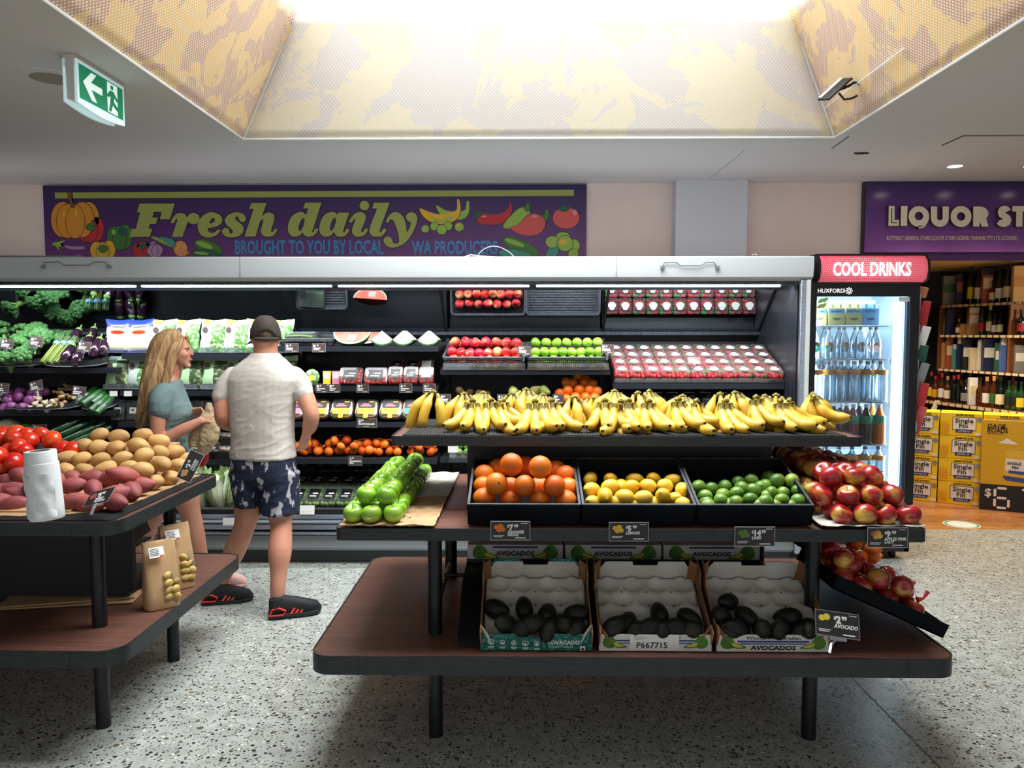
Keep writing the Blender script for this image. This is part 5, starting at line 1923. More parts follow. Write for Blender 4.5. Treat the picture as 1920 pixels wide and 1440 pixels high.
# ---- fruit bay: celery, melon, tomatoes, fruit salad, mandarins
basket(at(520,640,5.5).x,at(622,640,5.5).x,5.49,1.488,0.36,0.05,R(4),'dark wicker basket holding packed celery on the top shelf')
for k,(px,Y,lab)in enumerate(((560,5.53,'plastic tray of cut celery on the top shelf, nearer one'),(566,5.70,'plastic tray of cut celery on the top shelf, farther one'))):
 q=at(px,640,Y)
 t=thing('celery_tray',lab,'celery',(q.x,Y,1.53),(R(6),0,R(3)),'celery trays')
 for i in range(7):
  mb=MB()
  mb.tube([(-0.09,0.012+i*0.017,0.016+0.006*(i%2)),(0.0,0.013+i*0.017,0.02+0.006*(i%2)),(0.085,0.012+i*0.017,0.016)],[0.010,0.012,0.009],8)
  mb.build('celery_stick','celery',t)
 mb=MB()
 mb.prism(rrect(-0.105,-0.005,0.105,0.135,0.02),0.0,0.006,'z')
 mb.build('foam_base','tub_black',t)
 mb=MB()
 mb.prism(rrect(-0.102,-0.002,0.102,0.132,0.02),0.006,0.05,'z')
 mb.build('film','clear_plastic',t)
price_tag(at(547,652,5.462),0.092,0.058,'price card below the celery, left one',(0,0,0),scr(31))
price_tag(at(598,652,5.462),0.092,0.058,'price card below the celery, right one',(0,0,0),scr(32))
def melon_quarter(loc,a,r,sect,rot,label,m='melon_pink',sticker=True):
 """quarter of a melon: cut faces meet on the long axis, rind below"""
 t=thing('melon_quarter',label,'melon',loc,rot,'cut melon on the top shelf')
 N,K=18,8
 h=sect/2
 def pt(u,ang,f):
  x=-math.cos(PI*u)*a
  rad=math.sin(PI*u)*r*f
  return(x,-math.sin(ang)*rad,-math.cos(ang)*rad)
 mb=MB()
 vs,fs=[],[]
 for i in range(N+1):
  for k in range(K+1):
   vs.append(pt(i/N,-h+sect*k/K,1))
 for i in range(N):
  for k in range(K):
   q=i*(K+1)+k
   fs.append((q,q+K+1,q+K+2,q+1))
 mb.add(vs,fs)
 mb.build('rind','melon_rind',t,fix=False)
 for ang in(h,-h):
  mb=MB()
  outer=[pt(i/N,ang,1)for i in range(N+1)]
  inner=[(p[0]*0.93,p[1]*0.88,p[2]*0.88)for p in outer]
  mb.add([tuple(p)for p in outer+inner],[(i,i+1,N+2+i,N+1+i)for i in range(N)],1)
  mb.add([tuple(p)for p in inner],[tuple(range(N+1))],0)
  mb.build('cut_face',[m,'melon_rim'],t,smooth=False)
 if sticker:
  nrm=Vector((0,-math.cos(h),math.sin(h)))
  c=Vector((0.01,-math.sin(h)*r*0.42,-math.cos(h)*r*0.42))+nrm*0.001
  mb=MB()
  dn=Vector((0,-math.sin(h),-math.cos(h)))
  q=[c+Vector((sx*0.028,0,0))+dn*sy*0.026 for sx,sy in((-1,1),(1,1),(1,-1),(-1,-1))]
  mb.add(q+[p+nrm*0.0006 for p in q],[(0,1,2,3),(4,5,6,7),(0,1,5,4),(1,2,6,5),(2,3,7,6),(3,0,4,7)])
  mb.build('sticker','sticker_white',t)
 return t
q=at(660,624,5.60)
melon_quarter((q.x,5.60,1.487+0.103),0.135,0.112,R(80),(0,0,R(-3)),'quarter watermelon with a white sticker, leftmost on the melon shelf')
q=at(684,624,5.75)
melon_quarter((q.x,5.76,1.487+0.103),0.13,0.112,R(80),(0,0,R(4)),'quarter watermelon behind the one with the white sticker')
def wedge(px,label,rot):
 q=at(px,640,5.58)
 t=thing('melon_wedge',label,'melon',(q.x,5.56,1.487),(0,0,rot),'cut melon on the top shelf')
 r,hh=0.108,R(50)
 pts=[(0,r+0.004)]+[(r*math.sin(a),r-r*math.cos(a)+0.004)for a in[hh-2*hh*i/10 for i in range(11)]]
 inner=[(x*0.9,r+(z-r)*0.9)for x,z in pts[1:]]
 mb=MB()
 mb.prism([(0,r+0.003)]+inner,0,0.09,'y')
 mb.build('flesh','melon_pale',t)
 ring=pts[1:]
 mb=MB()
 mb.prism(ring+inner[::-1],0.001,0.089,'y')
 mb.build('rind','melon_rind',t)
for k,(px,a)in enumerate(((717,8),(756,-12),(803,-6))):
 wedge(px,'pale melon wedge standing on its rind, %s of the three on the top shelf'%['leftmost','middle one','rightmost'][k],R(a))
cp=[punnet_proto(7,'cherry_tomato','tub_black',0.165,0.12,0.05,'rect','tomato_punnet',16,0.014,'tomatoes'),punnet_proto(8,'cherry_tomato','tub_black',0.105,0.12,0.06,'rect','tomato_punnet',14,0.014,'tomatoes'),punnet_proto(9,'cherry_tomato','sticker_white',0.105,0.12,0.06,'rect','tomato_punnet',14,0.014,'tomatoes')]
for px,k,lay,lab in((658,0,0,'wide tomato punnet on the second shelf, left of the front pair'),(705,0,0,'wide tomato punnet on the second shelf, right of the front pair'),(742,1,0,'small tomato punnet in the front row, first after the wide ones'),(771,1,0,'small tomato punnet in the front row, second after the wide ones'),(800,2,0,'small white-labelled tomato punnet in the front row'),(668,0,1,'wide tomato punnet lying at the back, left one'),(712,0,1,'wide tomato punnet lying at the back, right one'),(744,1,2,'small tomato punnet in the back row, first after the wide ones'),(773,1,2,'small tomato punnet in the back row, second after the wide ones'),(800,2,2,'small white-labelled tomato punnet in the back row')):
 Y=5.455 if lay==0 else 5.62
 place(cp[k],(at(px,700,Y).x,Y,1.208 if lay==0 else(1.235 if lay==1 else 1.26)),(R(52)if lay==0 else(R(10)if lay==1 else R(48)),0,0),lab,'tomato punnets in the case')
for k,(px,c,lab)in enumerate(((585,'film_white','clear bag of cut vegetables with a yellow seal on the second shelf'),(612,'yellow_print','slim yellow carton on the second shelf, left of the pair'),(629,'pink_print','slim pale pink carton on the second shelf, right of the pair'))):
 q=at(px,700,5.5)
 if k==0:
  t=thing('vegetable_bag',lab,'salad bag',(q.x,5.48,1.207),(R(-12),0,0))
  mb=MB()
  mb.ball((0,0,0.06),(0.055,0.022,0.062),14,10)
  mb.build('vegetables','salad_leaf',t)
  mb=MB()
  mb.prism(ell(0.0,0.05,0.024,0.02,14),-0.026,-0.022,'y')
  mb.build('yellow_seal','yellow_print',t)
 else:
  t=thing('slim_carton',lab,'carton',(q.x,5.5,1.207),(R(-8),0,0),'slim cartons in the case')
  mb=MB()
  mb.prism([(-0.024,0),(0.024,0),(0.029,0.105),(-0.029,0.105)],0,0.02,'y')
  mb.build('sleeve',c,t)
  mb=MB()
  mb.box((-0.02,-0.0012,0.05),(0.02,0.0,0.095))
  mb.build('front_print','film_white',t)
for k,px in enumerate((603,627,680,761,805)):
 price_tag(at(px,728,5.432),0.085 if k>1 else 0.08,0.06,'price card on the second shelf rail, %s from the left'%ORD[k],(0,0,0),scr(40+k))
def tub_proto(seed,band):
 t=thing('fruit_salad_tub','x','fruit salad')
 w=0.082
 mb=MB()
 rings=[]
 for s,z in((0.80,0.0),(0.98,0.02),(1.0,0.045),(0.94,0.056),(0.80,0.062)):
  rings.append([(p[0],p[1],z)for p in rrect(-w*s,-w*s*0.92,w*s,w*s*0.92,0.034*s,4)])
 k=len(rings[0])
 vs=[p for r_ in rings for p in r_]
 fs=[(i*k+j,i*k+(j+1)%k,(i+1)*k+(j+1)%k,(i+1)*k+j)for i in range(4)for j in range(k)]+[tuple(range(4*k,5*k))]
 mb.add(vs,fs)
 mb.build('clear_shell','clear_plastic',t)
 mb=MB()
 mb.prism(rrect(-w*0.88,-w*0.8,w*0.88,w*0.8,0.03),0.004,0.045,'z')
 mb.build('cut_fruit','fruit_mix',t)
 mb=MB()
 mb.prism(rrect(-w*0.74,-w*0.05,w*0.74,w*0.7,0.014),0.0625,0.0632,'z')
 l=mb.build('label','tub_black',t)
 flat('label_print',[([(-w*.5,w*.12),(w*.4,w*.12),(w*.4,w*.24),(-w*.5,w*.24)],0),([(-w*.35,w*.3),(w*.2,w*.3),(w*.2,w*.4),(-w*.35,w*.4)],0),([(w*.2,w*.52),(w*.62,w*.52),(w*.62,w*.64),(w*.2,w*.64)],1)],['pink_print','yellow_print'],l,0.0002,lambda x,y,z:Vector((x,y,0.0632+z)))
 mb=MB()
 mb.prism(rrect(-w*0.74,-w*0.62,w*0.74,-w*0.05,0.014),0.0625,0.0631,'z')
 mb.prism(rrect(-w*0.2,-w*1.0,w*0.2,-w*0.62,0.006),0.058,0.0625,'z')
 mb.build('label_band',band,t)
 PROTO.append(t)
 return t
tp={'yellow_print':tub_proto(1,'yellow_print'),'teal_print':tub_proto(2,'teal_print'),'pink_print':tub_proto(3,'pink_print')}
for k,(px,c)in enumerate(((553,'pink_print'),(600,'yellow_print'),(644,'yellow_print'),(690,'yellow_print'),(735,'yellow_print'),(777,'teal_print'))):
 place(tp[c],(at(px,770,5.48).x,5.475,1.02),(R(54),0,0),'%s-banded fruit salad tub on the third shelf, %s from the left'%(c.split('_')[0],ORD[k]),'fruit salad tubs')
 mbx=MB()
 mbx.prism([(5.45,0.957),(5.53,1.055),(5.56,0.957)],at(px,770,5.48).x-0.06,at(px,770,5.48).x+0.06,'x')
 tag(mbx.build('tub_easel','tub_black'),'black easel under the fruit salad tub, %s from the left'%ORD[k],'easel','tub easels')
price_tag(at(688,793,5.39),0.138,0.062,'wide price card for fruit salads on the third shelf rail',(0,0,0),[('$7',.06,.58,.42,.015),('50',.24,.74,.24,.01),('FRUITS SALADS',.06,.28,.27,.012),(0.3,0.08,0.6,0.13)])
for k,(px,lab)in enumerate(((580,'below the man\'s hand'),(630,'second from the left'),(681,'third from the left'),(727,'fourth from the left'),(789,'rightmost'))):
 q=at(px,850,5.45)
 netted((q.x,5.46,0.708),mand,9,(0.085,0.05),'net bag of mandarins on the fourth shelf, '+lab,'mandarins','net_orange','mandarin bags in the case',1.0)
price_tag(at(666,864,5.33),0.096,0.064,'price card for mandarins on the fourth shelf rail',(0,0,0),[('4',.1,.6,.36,.015),('99',.26,.74,.2,.01),('MANDARINS',.1,.38,.22,.01),('BAG',.1,.18,.22,.01)])
# limes in a clear tray glimpsed under the banana board
ct=thing('clear_tray','clear tray of limes glimpsed under the banana board','tray',(at(842,850,5.35).x,5.345,0.712))
mb=MB()
for lo,hi in(((0,0,0),(0.22,0.3,0.004)),((0,-0.004,-0.03),(0.22,0,0.04)),((0,0,0),(0.004,0.3,0.05)),((0.216,0,0),(0.22,0.3,0.05))):
 mb.box(lo,hi)
mb.build('clear_shell','clear_plastic',ct)
k=0
for j in range(3):
 for i in range(3):
  place(lm[rng.randrange(3)],(ct.location.x+0.065+0.058*i,5.38+0.05*j,0.748+0.035*j),(rr(),rr(),rr()),'lime in the clear tray, %s from the left in its %s row'%(ORD[i],ORD[j]),'limes in the clear tray')
price_tag((ct.location.x+0.03,5.335,0.775),0.07,0.045,'white price card standing by the clear tray of limes',(0,0,0),(),m='sticker_white',stand=True)
# ---- deck packs and cabbages
gp=punnet_proto(12,'lime_peel','tub_black',0.12,0.19,0.055,'rect','green_vegetable_pack',14,0.02,'vegetables')
for j in range(3):
 for i in range(5):
  Y=5.275+0.19*j
  place(gp,(at(555+30*i,940,Y).x+0.03*j,Y,0.358+0.075*j),(R(24),0,0),'black-labelled pack of green vegetables on the deck, %s from the left in the %s row'%(ORD[i],ORD[j]),'green vegetable packs on the deck')
price_tag(at(576,956,5.165),0.10,0.062,'pale clear price card hanging from the deck lip under the green packs',(R(-12),0,0),scr(55),m='sticker_white')
price_tag(at(430,978,5.13),0.085,0.05,'pale price card on the steel bumper behind the man',(R(-5),0,0),scr(56),m='sticker_white')
lt_=thing('cabbage','x','cabbage')
mb=MB()
mb.lathe([(0.0,0.0),(0.03,0.0),(0.058,0.03),(0.066,0.09),(0.060,0.16),(0.045,0.22),(0.0,0.27)],16)
mb.build('heart','lettuce_rib',lt_)
for i in range(11):
 a=i*2.4
 mb=MB()
 vs,fs=[],[]
 L=0.27+0.03*math.sin(i*3)
 for r_ in range(9):
  f=r_/8
  rad=0.034+0.036*math.sin(min(f*1.5,1)*PI/2)-0.02*max(0,f-0.6)+0.0022*i
  hw=0.75*(1-0.35*f)+0.14*math.sin(f*9+i)
  for c in range(5):
   t=a+(c/4-0.5)*hw*1.5
   rr_=rad+0.006*math.sin(c*2+f*14+i)*f+(0.012*f*f if c in(0,4)else 0)
   vs.append((rr_*math.cos(t),rr_*math.sin(t),f*L))
 for r_ in range(8):
  for c in range(4):
   q=r_*5+c
   fs.append((q,q+1,q+6,q+5))
 mb.add(vs,fs)
 o=mb.build('leaf','lettuce' if i%3 else 'lettuce_rib',lt_,angle=70)
PROTO.append(lt_)
for k,(px,Y)in enumerate(((300,5.33),(345,5.34),(384,5.33),(410,5.32),(434,5.33),(470,5.34),(330,5.53),(360,5.52),(395,5.52),(425,5.52))):
 q=at(px,940,Y)
 place(lt_,(q.x,Y,0.358),(R(-14),0,k*1.1),'pale green cabbage standing on the deck, %s from the left in the %s row'%(ORD[k if k<6 else k-6],'front' if k<6 else 'back'),'cabbages on the deck',0.98)
# ---- salad bags
def bag_proto(kind):
 t=thing('salad_bag','x','salad bag')
 w,h=0.098,0.245
 N,K=12,14
 def pt(u,v,s):
  th=0.034*(math.sin(PI*min(1,max(0,v))**0.85)**0.6)*max(0,1-(2*u-1)**4)**0.7
  ww=w*(1-0.08*math.sin(PI*v))*(1+0.05*(v>0.9))
  return((2*u-1)*ww+0.003*math.sin(v*17),s*th,v*h+(0.012*abs(2*u-1)if v>0.92 else 0))
 g=random.Random(4)
 for s,nm in((-1,'front_film'),(1,'back_film')):
  mb=MB()
  vs=[pt(i/N,j/K,s)for j in range(K+1)for i in range(N+1)]
  vs=[(x,y+g.uniform(-.0022,.0022),z)for x,y,z in vs]
  fs,ms=[],[]
  for j in range(K):
   for i in range(N):
    q=j*(N+1)+i
    fs.append((q,q+1,q+N+2,q+N+1))
    if kind=='blue':
     ms.append(1 if j>10 or j<1 else 0)
    elif s>0:
     ms.append(0)
    else:
     ms.append(1 if(j>=12 or(i<6 and j>1))else 0)
  mb.add(vs,fs)
  mb.m=ms
  leaf={'blue':'coleslaw','white':'salad_leaf','green':'mixed_leaf'}[kind]
  film={'blue':'film_blue','white':'film_white','green':'film_green'}[kind]
  mb.build(nm,[leaf,film],t,fix=False,angle=80)
 if kind!='blue':
  mb=MB()
  mb.prism(ell(-0.045,0.165 if kind=='white' else 0.17,0.021,0.023,16),-0.0385,-0.036,'y')
  mb.build('round_logo','logo_brown',t)
  mb=MB()
  mb.prism(smoothpoly([(-0.07,0.22),(-0.03,0.215),(0.0,0.235),(-0.05,0.245)],3),-0.021,-0.0185,'y')
  mb.build('corner_print','logo_orange' if kind=='white' else 'film_white',t)
 else:
  mb=MB()
  mb.prism(ell(0.0,0.15,0.05,0.014,16),-0.0375,-0.0345,'y')
  mb.build('name_print','tomato_skin',t)
  mb=MB()
  mb.prism(rrect(-0.05,0.192,0.05,0.204,0.004),-0.0335,-0.029,'y')
  mb.build('band_print','film_white',t)
 PROTO.append(t)
 return t
bgk={k:bag_proto(k)for k in('blue','white','green')}
row1=[(221,'blue'),(263,'blue'),(305,'white'),(350,'white'),(396,'white'),(440,'white'),(484,'white'),(524,'white')]
row2=[(217,'green'),(256,'white'),(312,'green'),(355,'green'),(399,'green'),(445,'green'),(490,'green'),(530,'green')]
lip=None
for ri,(row,z,Y)in enumerate(((row1,1.438,5.56),(row2,1.178,5.53))):
 for k,(px,kind)in enumerate(row):
  q=at(px,640,Y)
  place(bgk[kind],(q.x,Y,z+0.002),(R(-11),R(rng.uniform(-3,3)),R(rng.uniform(-5,5))),'%s salad bag on the %s shelf of the salad bay, %s from the left'%({'blue':'blue topped','white':'white printed','green':'green'}[kind],['upper','lower'][ri],ORD[k]),'salad bags in the case',0.97)
  lt2=MB()
  lt2.prism(rrect(-0.072,0.0,0.072,0.036,0.006),-0.003,0,'y')
  lt2.prism([(-0.072,0.0),(0.072,0.0),(0.072,0.003),(-0.072,0.003)],0,0.05,'y')
  tag(lt2.build('clear_pusher','clear_blue' if 'clear_blue' in MATS else clear('clear_blue',(0.84,0.9,1.0),0.84,0.1),None,(q.x,Y-0.055,z+0.003)),'clear plastic pusher front on the %s salad shelf, %s from the left'%(['upper','lower'][ri],ORD[k]),'shelf fitting','clear pushers')
  # a second, paler layer of bags hanging behind the upper row
hp=[(245,'green'),(330,'white'),(375,'white'),(420,'white'),(462,'white')]
# clamshells of herbs on the third shelf, mushrooms on the fourth
hs=thing('herb_clamshell','x','herbs')
mb=MB()
mb.box((-0.05,-0.02,0),(0.05,0.02,0.15))
bevel(mb.build('clear_shell','clear_plastic',hs),0.01)
mb=MB()
mb.ball((0,0.0,0.06),(0.042,0.015,0.055),12,10)
mb.build('herbs','mixed_leaf',hs)
mb=MB()
mb.box((-0.024,-0.022,0.05),(0.024,-0.0205,0.095))
mb.build('label','sticker_white',hs)
mb=MB()
mb.prism(ell(0,0.075,0.008,0.008,12),-0.0235,-0.0222,'y')
mb.build('logo','logo_brown',hs)
PROTO.append(hs)
for k,px in enumerate((221,250,280,310,340,368,395,425,455)):
 q=at(px,765,5.5)
 place(hs,(q.x,5.50,0.953),(R(-10),0,R(rng.uniform(-4,4))),'clear clamshell of herbs on the third salad shelf, %s from the left'%ORD[k],'herb clamshells')
mp=thing('mushroom_pack','x','mushrooms')
mb=MB()
mb.prism([(-0.08,0),(0.08,0),(0.09,0.055),(-0.09,0.055)],0,0.12,'y')
mb.build('tray','tag_dark',mp)
for i in range(8):
 mb=MB()
 mb.lathe([(0.0,-0.012),(0.01,-0.012),(0.01,0.0),(0.024,0.0),(0.023,0.01),(0.012,0.02),(0.0,0.022)],12)
 mb.build('mushroom','mushroom',mp,(-0.06+0.04*(i%4),0.03+0.05*(i//4),0.058),(R(20*((i*7)%3-1)),R(15*((i*5)%3-1)),0))
mb=MB()
mb.box((-0.088,-0.001,0.05),(0.088,0.125,0.088))
mb.build('film','clear_plastic',mp)
PROTO.append(mp)
for k,(px,lay)in enumerate(((330,0),(378,0),(425,0),(470,0),(378,1),(425,1),(470,1))):
 q=at(px,840,5.42)
 place(mp,(q.x,5.40+0.02*lay,0.692+0.095*lay),(R(8),0,0),'dark pack of mushrooms in the salad bay, %s from the left in the %s layer'%(ORD[k if k<4 else k-4],['bottom','top'][lay]),'mushroom packs')
price_tag(at(402,838,5.38),0.07,0.06,'price card beside the mushroom packs',(0,0,0),scr(70))
for k,px in enumerate((213,240)):
 price_tag(at(px,738,5.44),0.055,0.036,'blank pale card clipped over the herb clamshells, %s one'%['left','right'][k],(R(-5),0,0),(),m='sticker_white')
# ---- vegetable bay: curved clear trays
def curved_tray(xc,w,yf,z,depth,slope,label,h=0.045):
 t=thing('curved_tray',label,'tray',(xc,yf,z),(slope,0,0),'curved clear-fronted vegetable trays')
 pts=[(-w/2,depth),(-w/2,0.08),(-w*0.4,0.03),(-w*0.2,0.004),(0,0),(w*0.2,0.004),(w*0.4,0.03),(w/2,0.08),(w/2,depth)]
 mb=MB()
 mb.prism(pts,0,0.006,'z')
 mb.build('base_board','bin_black',t)
 mb=MB()
 k=len(pts)
 vs=[(p[0],p[1],zz)for zz in(0.0,h)for p in pts]
 mb.add(vs,[(i,i+1,k+i+1,k+i)for i in range(k-1)])
 o=mb.build('clear_wall','clear_plastic',t)
 mb=MB()
 mb.tube([(p[0],p[1],0.0)for p in pts],0.004,6)
 mb.build('bottom_edge','grey_panel',t)
 return t,Matrix.Translation((xc,yf,z))@Matrix.Rotation(slope,4,'X')
def broccoli(seed):
 g=random.Random(seed)
 t=thing('broccoli','x','broccoli')
 mb=MB()
 for i in range(26):
  a=i*2.399
  f=math.sqrt((i+0.5)/26)
  x,y=0.056*f*math.cos(a),0.056*f*math.sin(a)
  z=0.075+0.032*math.sqrt(max(0,1-f*f))
  mb.ball((x,y,z),0.017+g.uniform(-.002,.003),8,6)
 mb.build('floret','broccoli_head',t)
 mb=MB()
 mb.tube([(0,0,-0.02),(0.002,0,0.03)],[0.016,0.019],10)
 for i in range(5):
  a=i*1.257
  mb.tube([(0,0,0.025),(0.036*math.cos(a),0.036*math.sin(a),0.074)],[0.010,0.008],6)
 mb.build('stalk','broccoli_stem',t)
 PROTO.append(t)
 return t
bro=[broccoli(1),broccoli(2)]
t,T1=curved_tray(at(0,680,5.45).x,0.56,5.43,1.345,0.5,R(14),'curved clear tray of broccoli, second shelf from the top at the left edge')
for k,(px,py,Y)in enumerate(sorted(((8,655,5.52),(34,655,5.52),(55,668,5.49),(20,676,5.47),(45,640,5.6),(75,632,5.62),(-15,665,5.5),(15,635,5.68),(60,645,5.58),(40,628,5.75),(72,622,5.80),(8,622,5.80)))):
 q=at(px,py,Y)
 place(bro[k%2],(q.x,Y,q.z-0.06),(R(28)+rr(20),rr(25),rr()),'broccoli head, %s from the left in the broccoli tray'%ORD[k],'broccoli in the curved tray',1.22)
t,T1=curved_tray(at(132,690,5.45).x,0.44,5.43,1.345,0.5,R(14),'curved clear tray of asparagus and eggplants')
for k,px in enumerate((84,97,110)):
 q=at(px,685,5.5)
 t=thing('asparagus_bunch','bunch of asparagus with a blue band, %s from the left in its tray'%ORD[k],'asparagus',(q.x,5.47,1.37),(R(-38),R(20),0),'asparagus bunches')
 for i in range(12):
  a=i*2.4
  rr_=0.022*math.sqrt((i+0.3)/12)
  mb=MB()
  x,y=rr_*math.cos(a),rr_*math.sin(a)
  mb.tube([(x,y,0),(x,y,0.16),(x*1.1,y*1.1,0.215)],[0.0058,0.005,0.0035],6)
  mb.tube([(x*1.1,y*1.1,0.2),(x*1.15,y*1.15,0.232),(x*1.2,y*1.2,0.25)],[0.0055,0.0065,0.001],6,1)
  mb.build('spear',['asparagus','asparagus_tip'],t)
 mb=MB()
 mb.lathe([(0.0275,0.165),(0.029,0.167),(0.029,0.19),(0.0275,0.192)],14)
 mb.build('paper_band','band_blue',t)
 abun=t
eg=MB()
eg.lathe([(0.0,-0.085),(0.022,-0.08),(0.038,-0.055),(0.043,-0.02),(0.036,0.03),(0.024,0.07),(0.016,0.09),(0.0,0.095)],18)
ego=eg.build('eggplant','eggplant')
tag(ego,'x','eggplant')
mb=MB()
mb.lathe([(0.027,0.068),(0.021,0.085),(0.006,0.098),(0.005,0.122),(0.0,0.123)],8)
mb.build('calyx','broccoli_stem',ego)
PROTO.append(ego)
for k,(px,py,Y,a)in enumerate(sorted(((128,664,5.5,8),(147,670,5.48,-6),(180,652,5.52,6),(165,648,5.58,-8),(198,650,5.56,5),(140,634,5.68,10),(172,632,5.7,-4)))):
 q=at(px,py,Y)
 place(ego,q,(R(-35),R(a),0),'glossy dark eggplant, %s from the left beside the asparagus'%ORD[k],'eggplants in the curved tray',1.0)
for k in range(9):
 place(bro[k%2],(-3.69+0.125*(k%3),5.65+0.12*(k//3),1.445+0.012*(k//3)),(R(20)+rr(20),rr(25),rr()),'rear broccoli head, %s from the left in the %s rear row'%(ORD[k%3],ORD[k//3]),'broccoli in the curved tray',1.15)
for k in range(3):
 dup(abun,(-3.40+0.075*k,5.64,1.42),(R(-62),R(6-6*k),0),'banded asparagus bunch at the back of its tray, %s from the left'%ORD[k],'asparagus bunches')
for k in range(6):
 place(ego,(-3.17+0.09*(k%3),5.72+0.13*(k//3),1.475+0.01*(k//3)),(R(-70)+rr(12),0,rr(20)),'rear eggplant, %s from the left in the %s rear row'%(ORD[k%3],ORD[k//3]),'eggplants in the curved tray',1.0)
for k,(px,py)in enumerate(((13,645),(68,641),(158,650))):
 price_tag(at(px,py,5.41),0.09,0.07,'price card standing before the %s'%['broccoli at the left edge','broccoli near the asparagus','eggplants'][k],(R(-12),R(4),0),scr(80+k),stand=True)
t,T1=curved_tray(at(68,770,5.4).x,0.56,5.38,1.045,0.5,R(14),'curved clear tray of red onions, garlic and ginger')
ons=[round_mb(0.041,0.041,0.035,16,10,s+70,0.015)for s in(1,2)]
onp=[]
for m_ in ons:
 o=m_.build('red_onion','onion_red')
 tag(o,'x','onion')
 mb=MB()
 mb.tube([(0,0,0.03),(0.001,0,0.046)],[0.008,0.002],6)
 mb.build('neck','stem_brown',o)
 PROTO.append(o)
 onp.append(o)
for k,(px,py,Y)in enumerate(sorted(((16,750,5.48),(33,744,5.5),(22,762,5.44),(42,764,5.43),(8,765,5.45),(54,750,5.47),(15,738,5.56),(38,735,5.58),(60,738,5.56),(85,735,5.6),(70,740,5.55)))):
 q=at(px,py,Y)
 place(onp[k%2],q,(rr(60),rr(60),rr()),'red onion, %s from the left in the onion and garlic tray'%ORD[k],'red onions in the curved tray',0.95)
gl=MB()
gl.lathe([(0.0,-0.018),(0.018,-0.018),(0.028,-0.006),(0.025,0.01),(0.010,0.022),(0.004,0.036),(0.0,0.037)],12)
glo=gl.build('garlic_bulb','garlic')
tag(glo,'x','garlic')
PROTO.append(glo)
for k,(px,py,Y)in enumerate(sorted(((58,766,5.43),(66,758,5.45),(75,764,5.43),(84,756,5.47),(92,764,5.44),(72,748,5.5),(62,748,5.5),(98,754,5.48),(88,768,5.42)))):
 q=at(px,py,Y)
 place(glo,q,(rr(70),rr(70),rr()),'garlic bulb, %s from the left in the onion and garlic tray'%ORD[k],'garlic in the curved tray',0.9)
for k,(px,py,Y)in enumerate(sorted(((106,752,5.48),(116,746,5.5),(126,742,5.52),(118,758,5.45),(110,738,5.56),(122,730,5.6),(130,726,5.62),(137,745,5.5),(104,762,5.44)))):
 g=random.Random(k)
 mb=MB()
 for i in range(5):
  mb.ball((0.02*(i-2),0.008*math.sin(i*2.2+k),0.006*math.cos(i*3+k)),(0.016,0.012+0.004*(i%2),0.012),8,6)
 mb.ball((0.01,0.018,0.006),(0.009,0.016,0.009),8,6)
 tag(mb.build('ginger_root','ginger',None,at(px,py,Y),(rr(30),rr(40),rr())),'knobbly ginger root, %s from the left beside the garlic'%ORD[k],'ginger','ginger in the curved tray')
t,T1=curved_tray(at(176,772,5.4).x,0.22,5.38,1.045,0.5,R(14),'small curved clear tray of zucchini')
zu=MB()
zu.tube([(0,0,-0.09),(0,0,-0.08),(0.002,0,0),(0,0,0.075),(0,0,0.085),(0,0,0.105)],[0.008,0.022,0.025,0.02,0.012,0.01],12)
zuo=zu.build('zucchini','zucchini')
tag(zuo,'x','zucchini')
PROTO.append(zuo)
for k,(px,py,Y,a)in enumerate(sorted(((172,745,5.46,35),(186,756,5.43,30),(196,760,5.42,25),(162,740,5.52,35),(190,742,5.5,30)))):
 place(zuo,at(px,py,Y),(R(-50),R(a),0),'dark green zucchini, %s from the left in the small curved tray'%ORD[k],'zucchini in the curved tray',1.05)
for k,(px,py)in enumerate(((4,728),(68,724),(148,734))):
 price_tag(at(px,py,5.36),0.09,0.07,'price card standing before the %s'%['onions at the left edge','red onions and garlic','zucchini'][k],(R(-12),R(-14 if k==1 else 6),0),scr(90+k),stand=True)
cu_=MB()
cu_.tube([(0,0,-0.16),(0,0,-0.15),(0.004,0,0),(0,0,0.14),(0,0,0.155)],[0.008,0.02,0.023,0.02,0.008],12)
cuo=cu_.build('cucumber','cucumber')
tag(cuo,'x','cucumber')
PROTO.append(cuo)
for k,(px,py,Y)in enumerate(sorted(((110,805,5.4),(122,812,5.38),(134,820,5.36),(146,826,5.36),(124,800,5.46),(140,806,5.44),(155,812,5.42),(166,820,5.40)))):
 place(cuo,at(px,py,Y),(R(-30),R(62),0),'long dark cucumber, %s from the left in the pile behind the tomatoes'%ORD[k],'cucumbers in the case',1.05)
mb=MB()
mb.ball((0,0,0),(0.085,0.08,0.07),14,10)
mb.v=[(x*(1+0.05*math.sin(9*z+7*x)),y,z)for x,y,z in mb.v]
tag(mb.build('cauliflower','garlic',None,at(16,803,5.5)),'pale cauliflower behind the tomatoes','cauliflower')
mb=MB()
mb.prism([(0,0),(0.1,-0.02),(0.12,0.04),(0.04,0.075),(-0.01,0.06)],0,0.12,'y')
q=at(42,812,5.5)
tag(bevel(mb.build('cut_cabbage','leaf_green',None,(q.x,5.46,q.z)),0.015),'cut green cabbage behind the tomatoes','cabbage')
price_tag(at(74,803,5.4),0.1,0.05,'small dark price card above the tomatoes',(R(-8),0,0),scr(99))
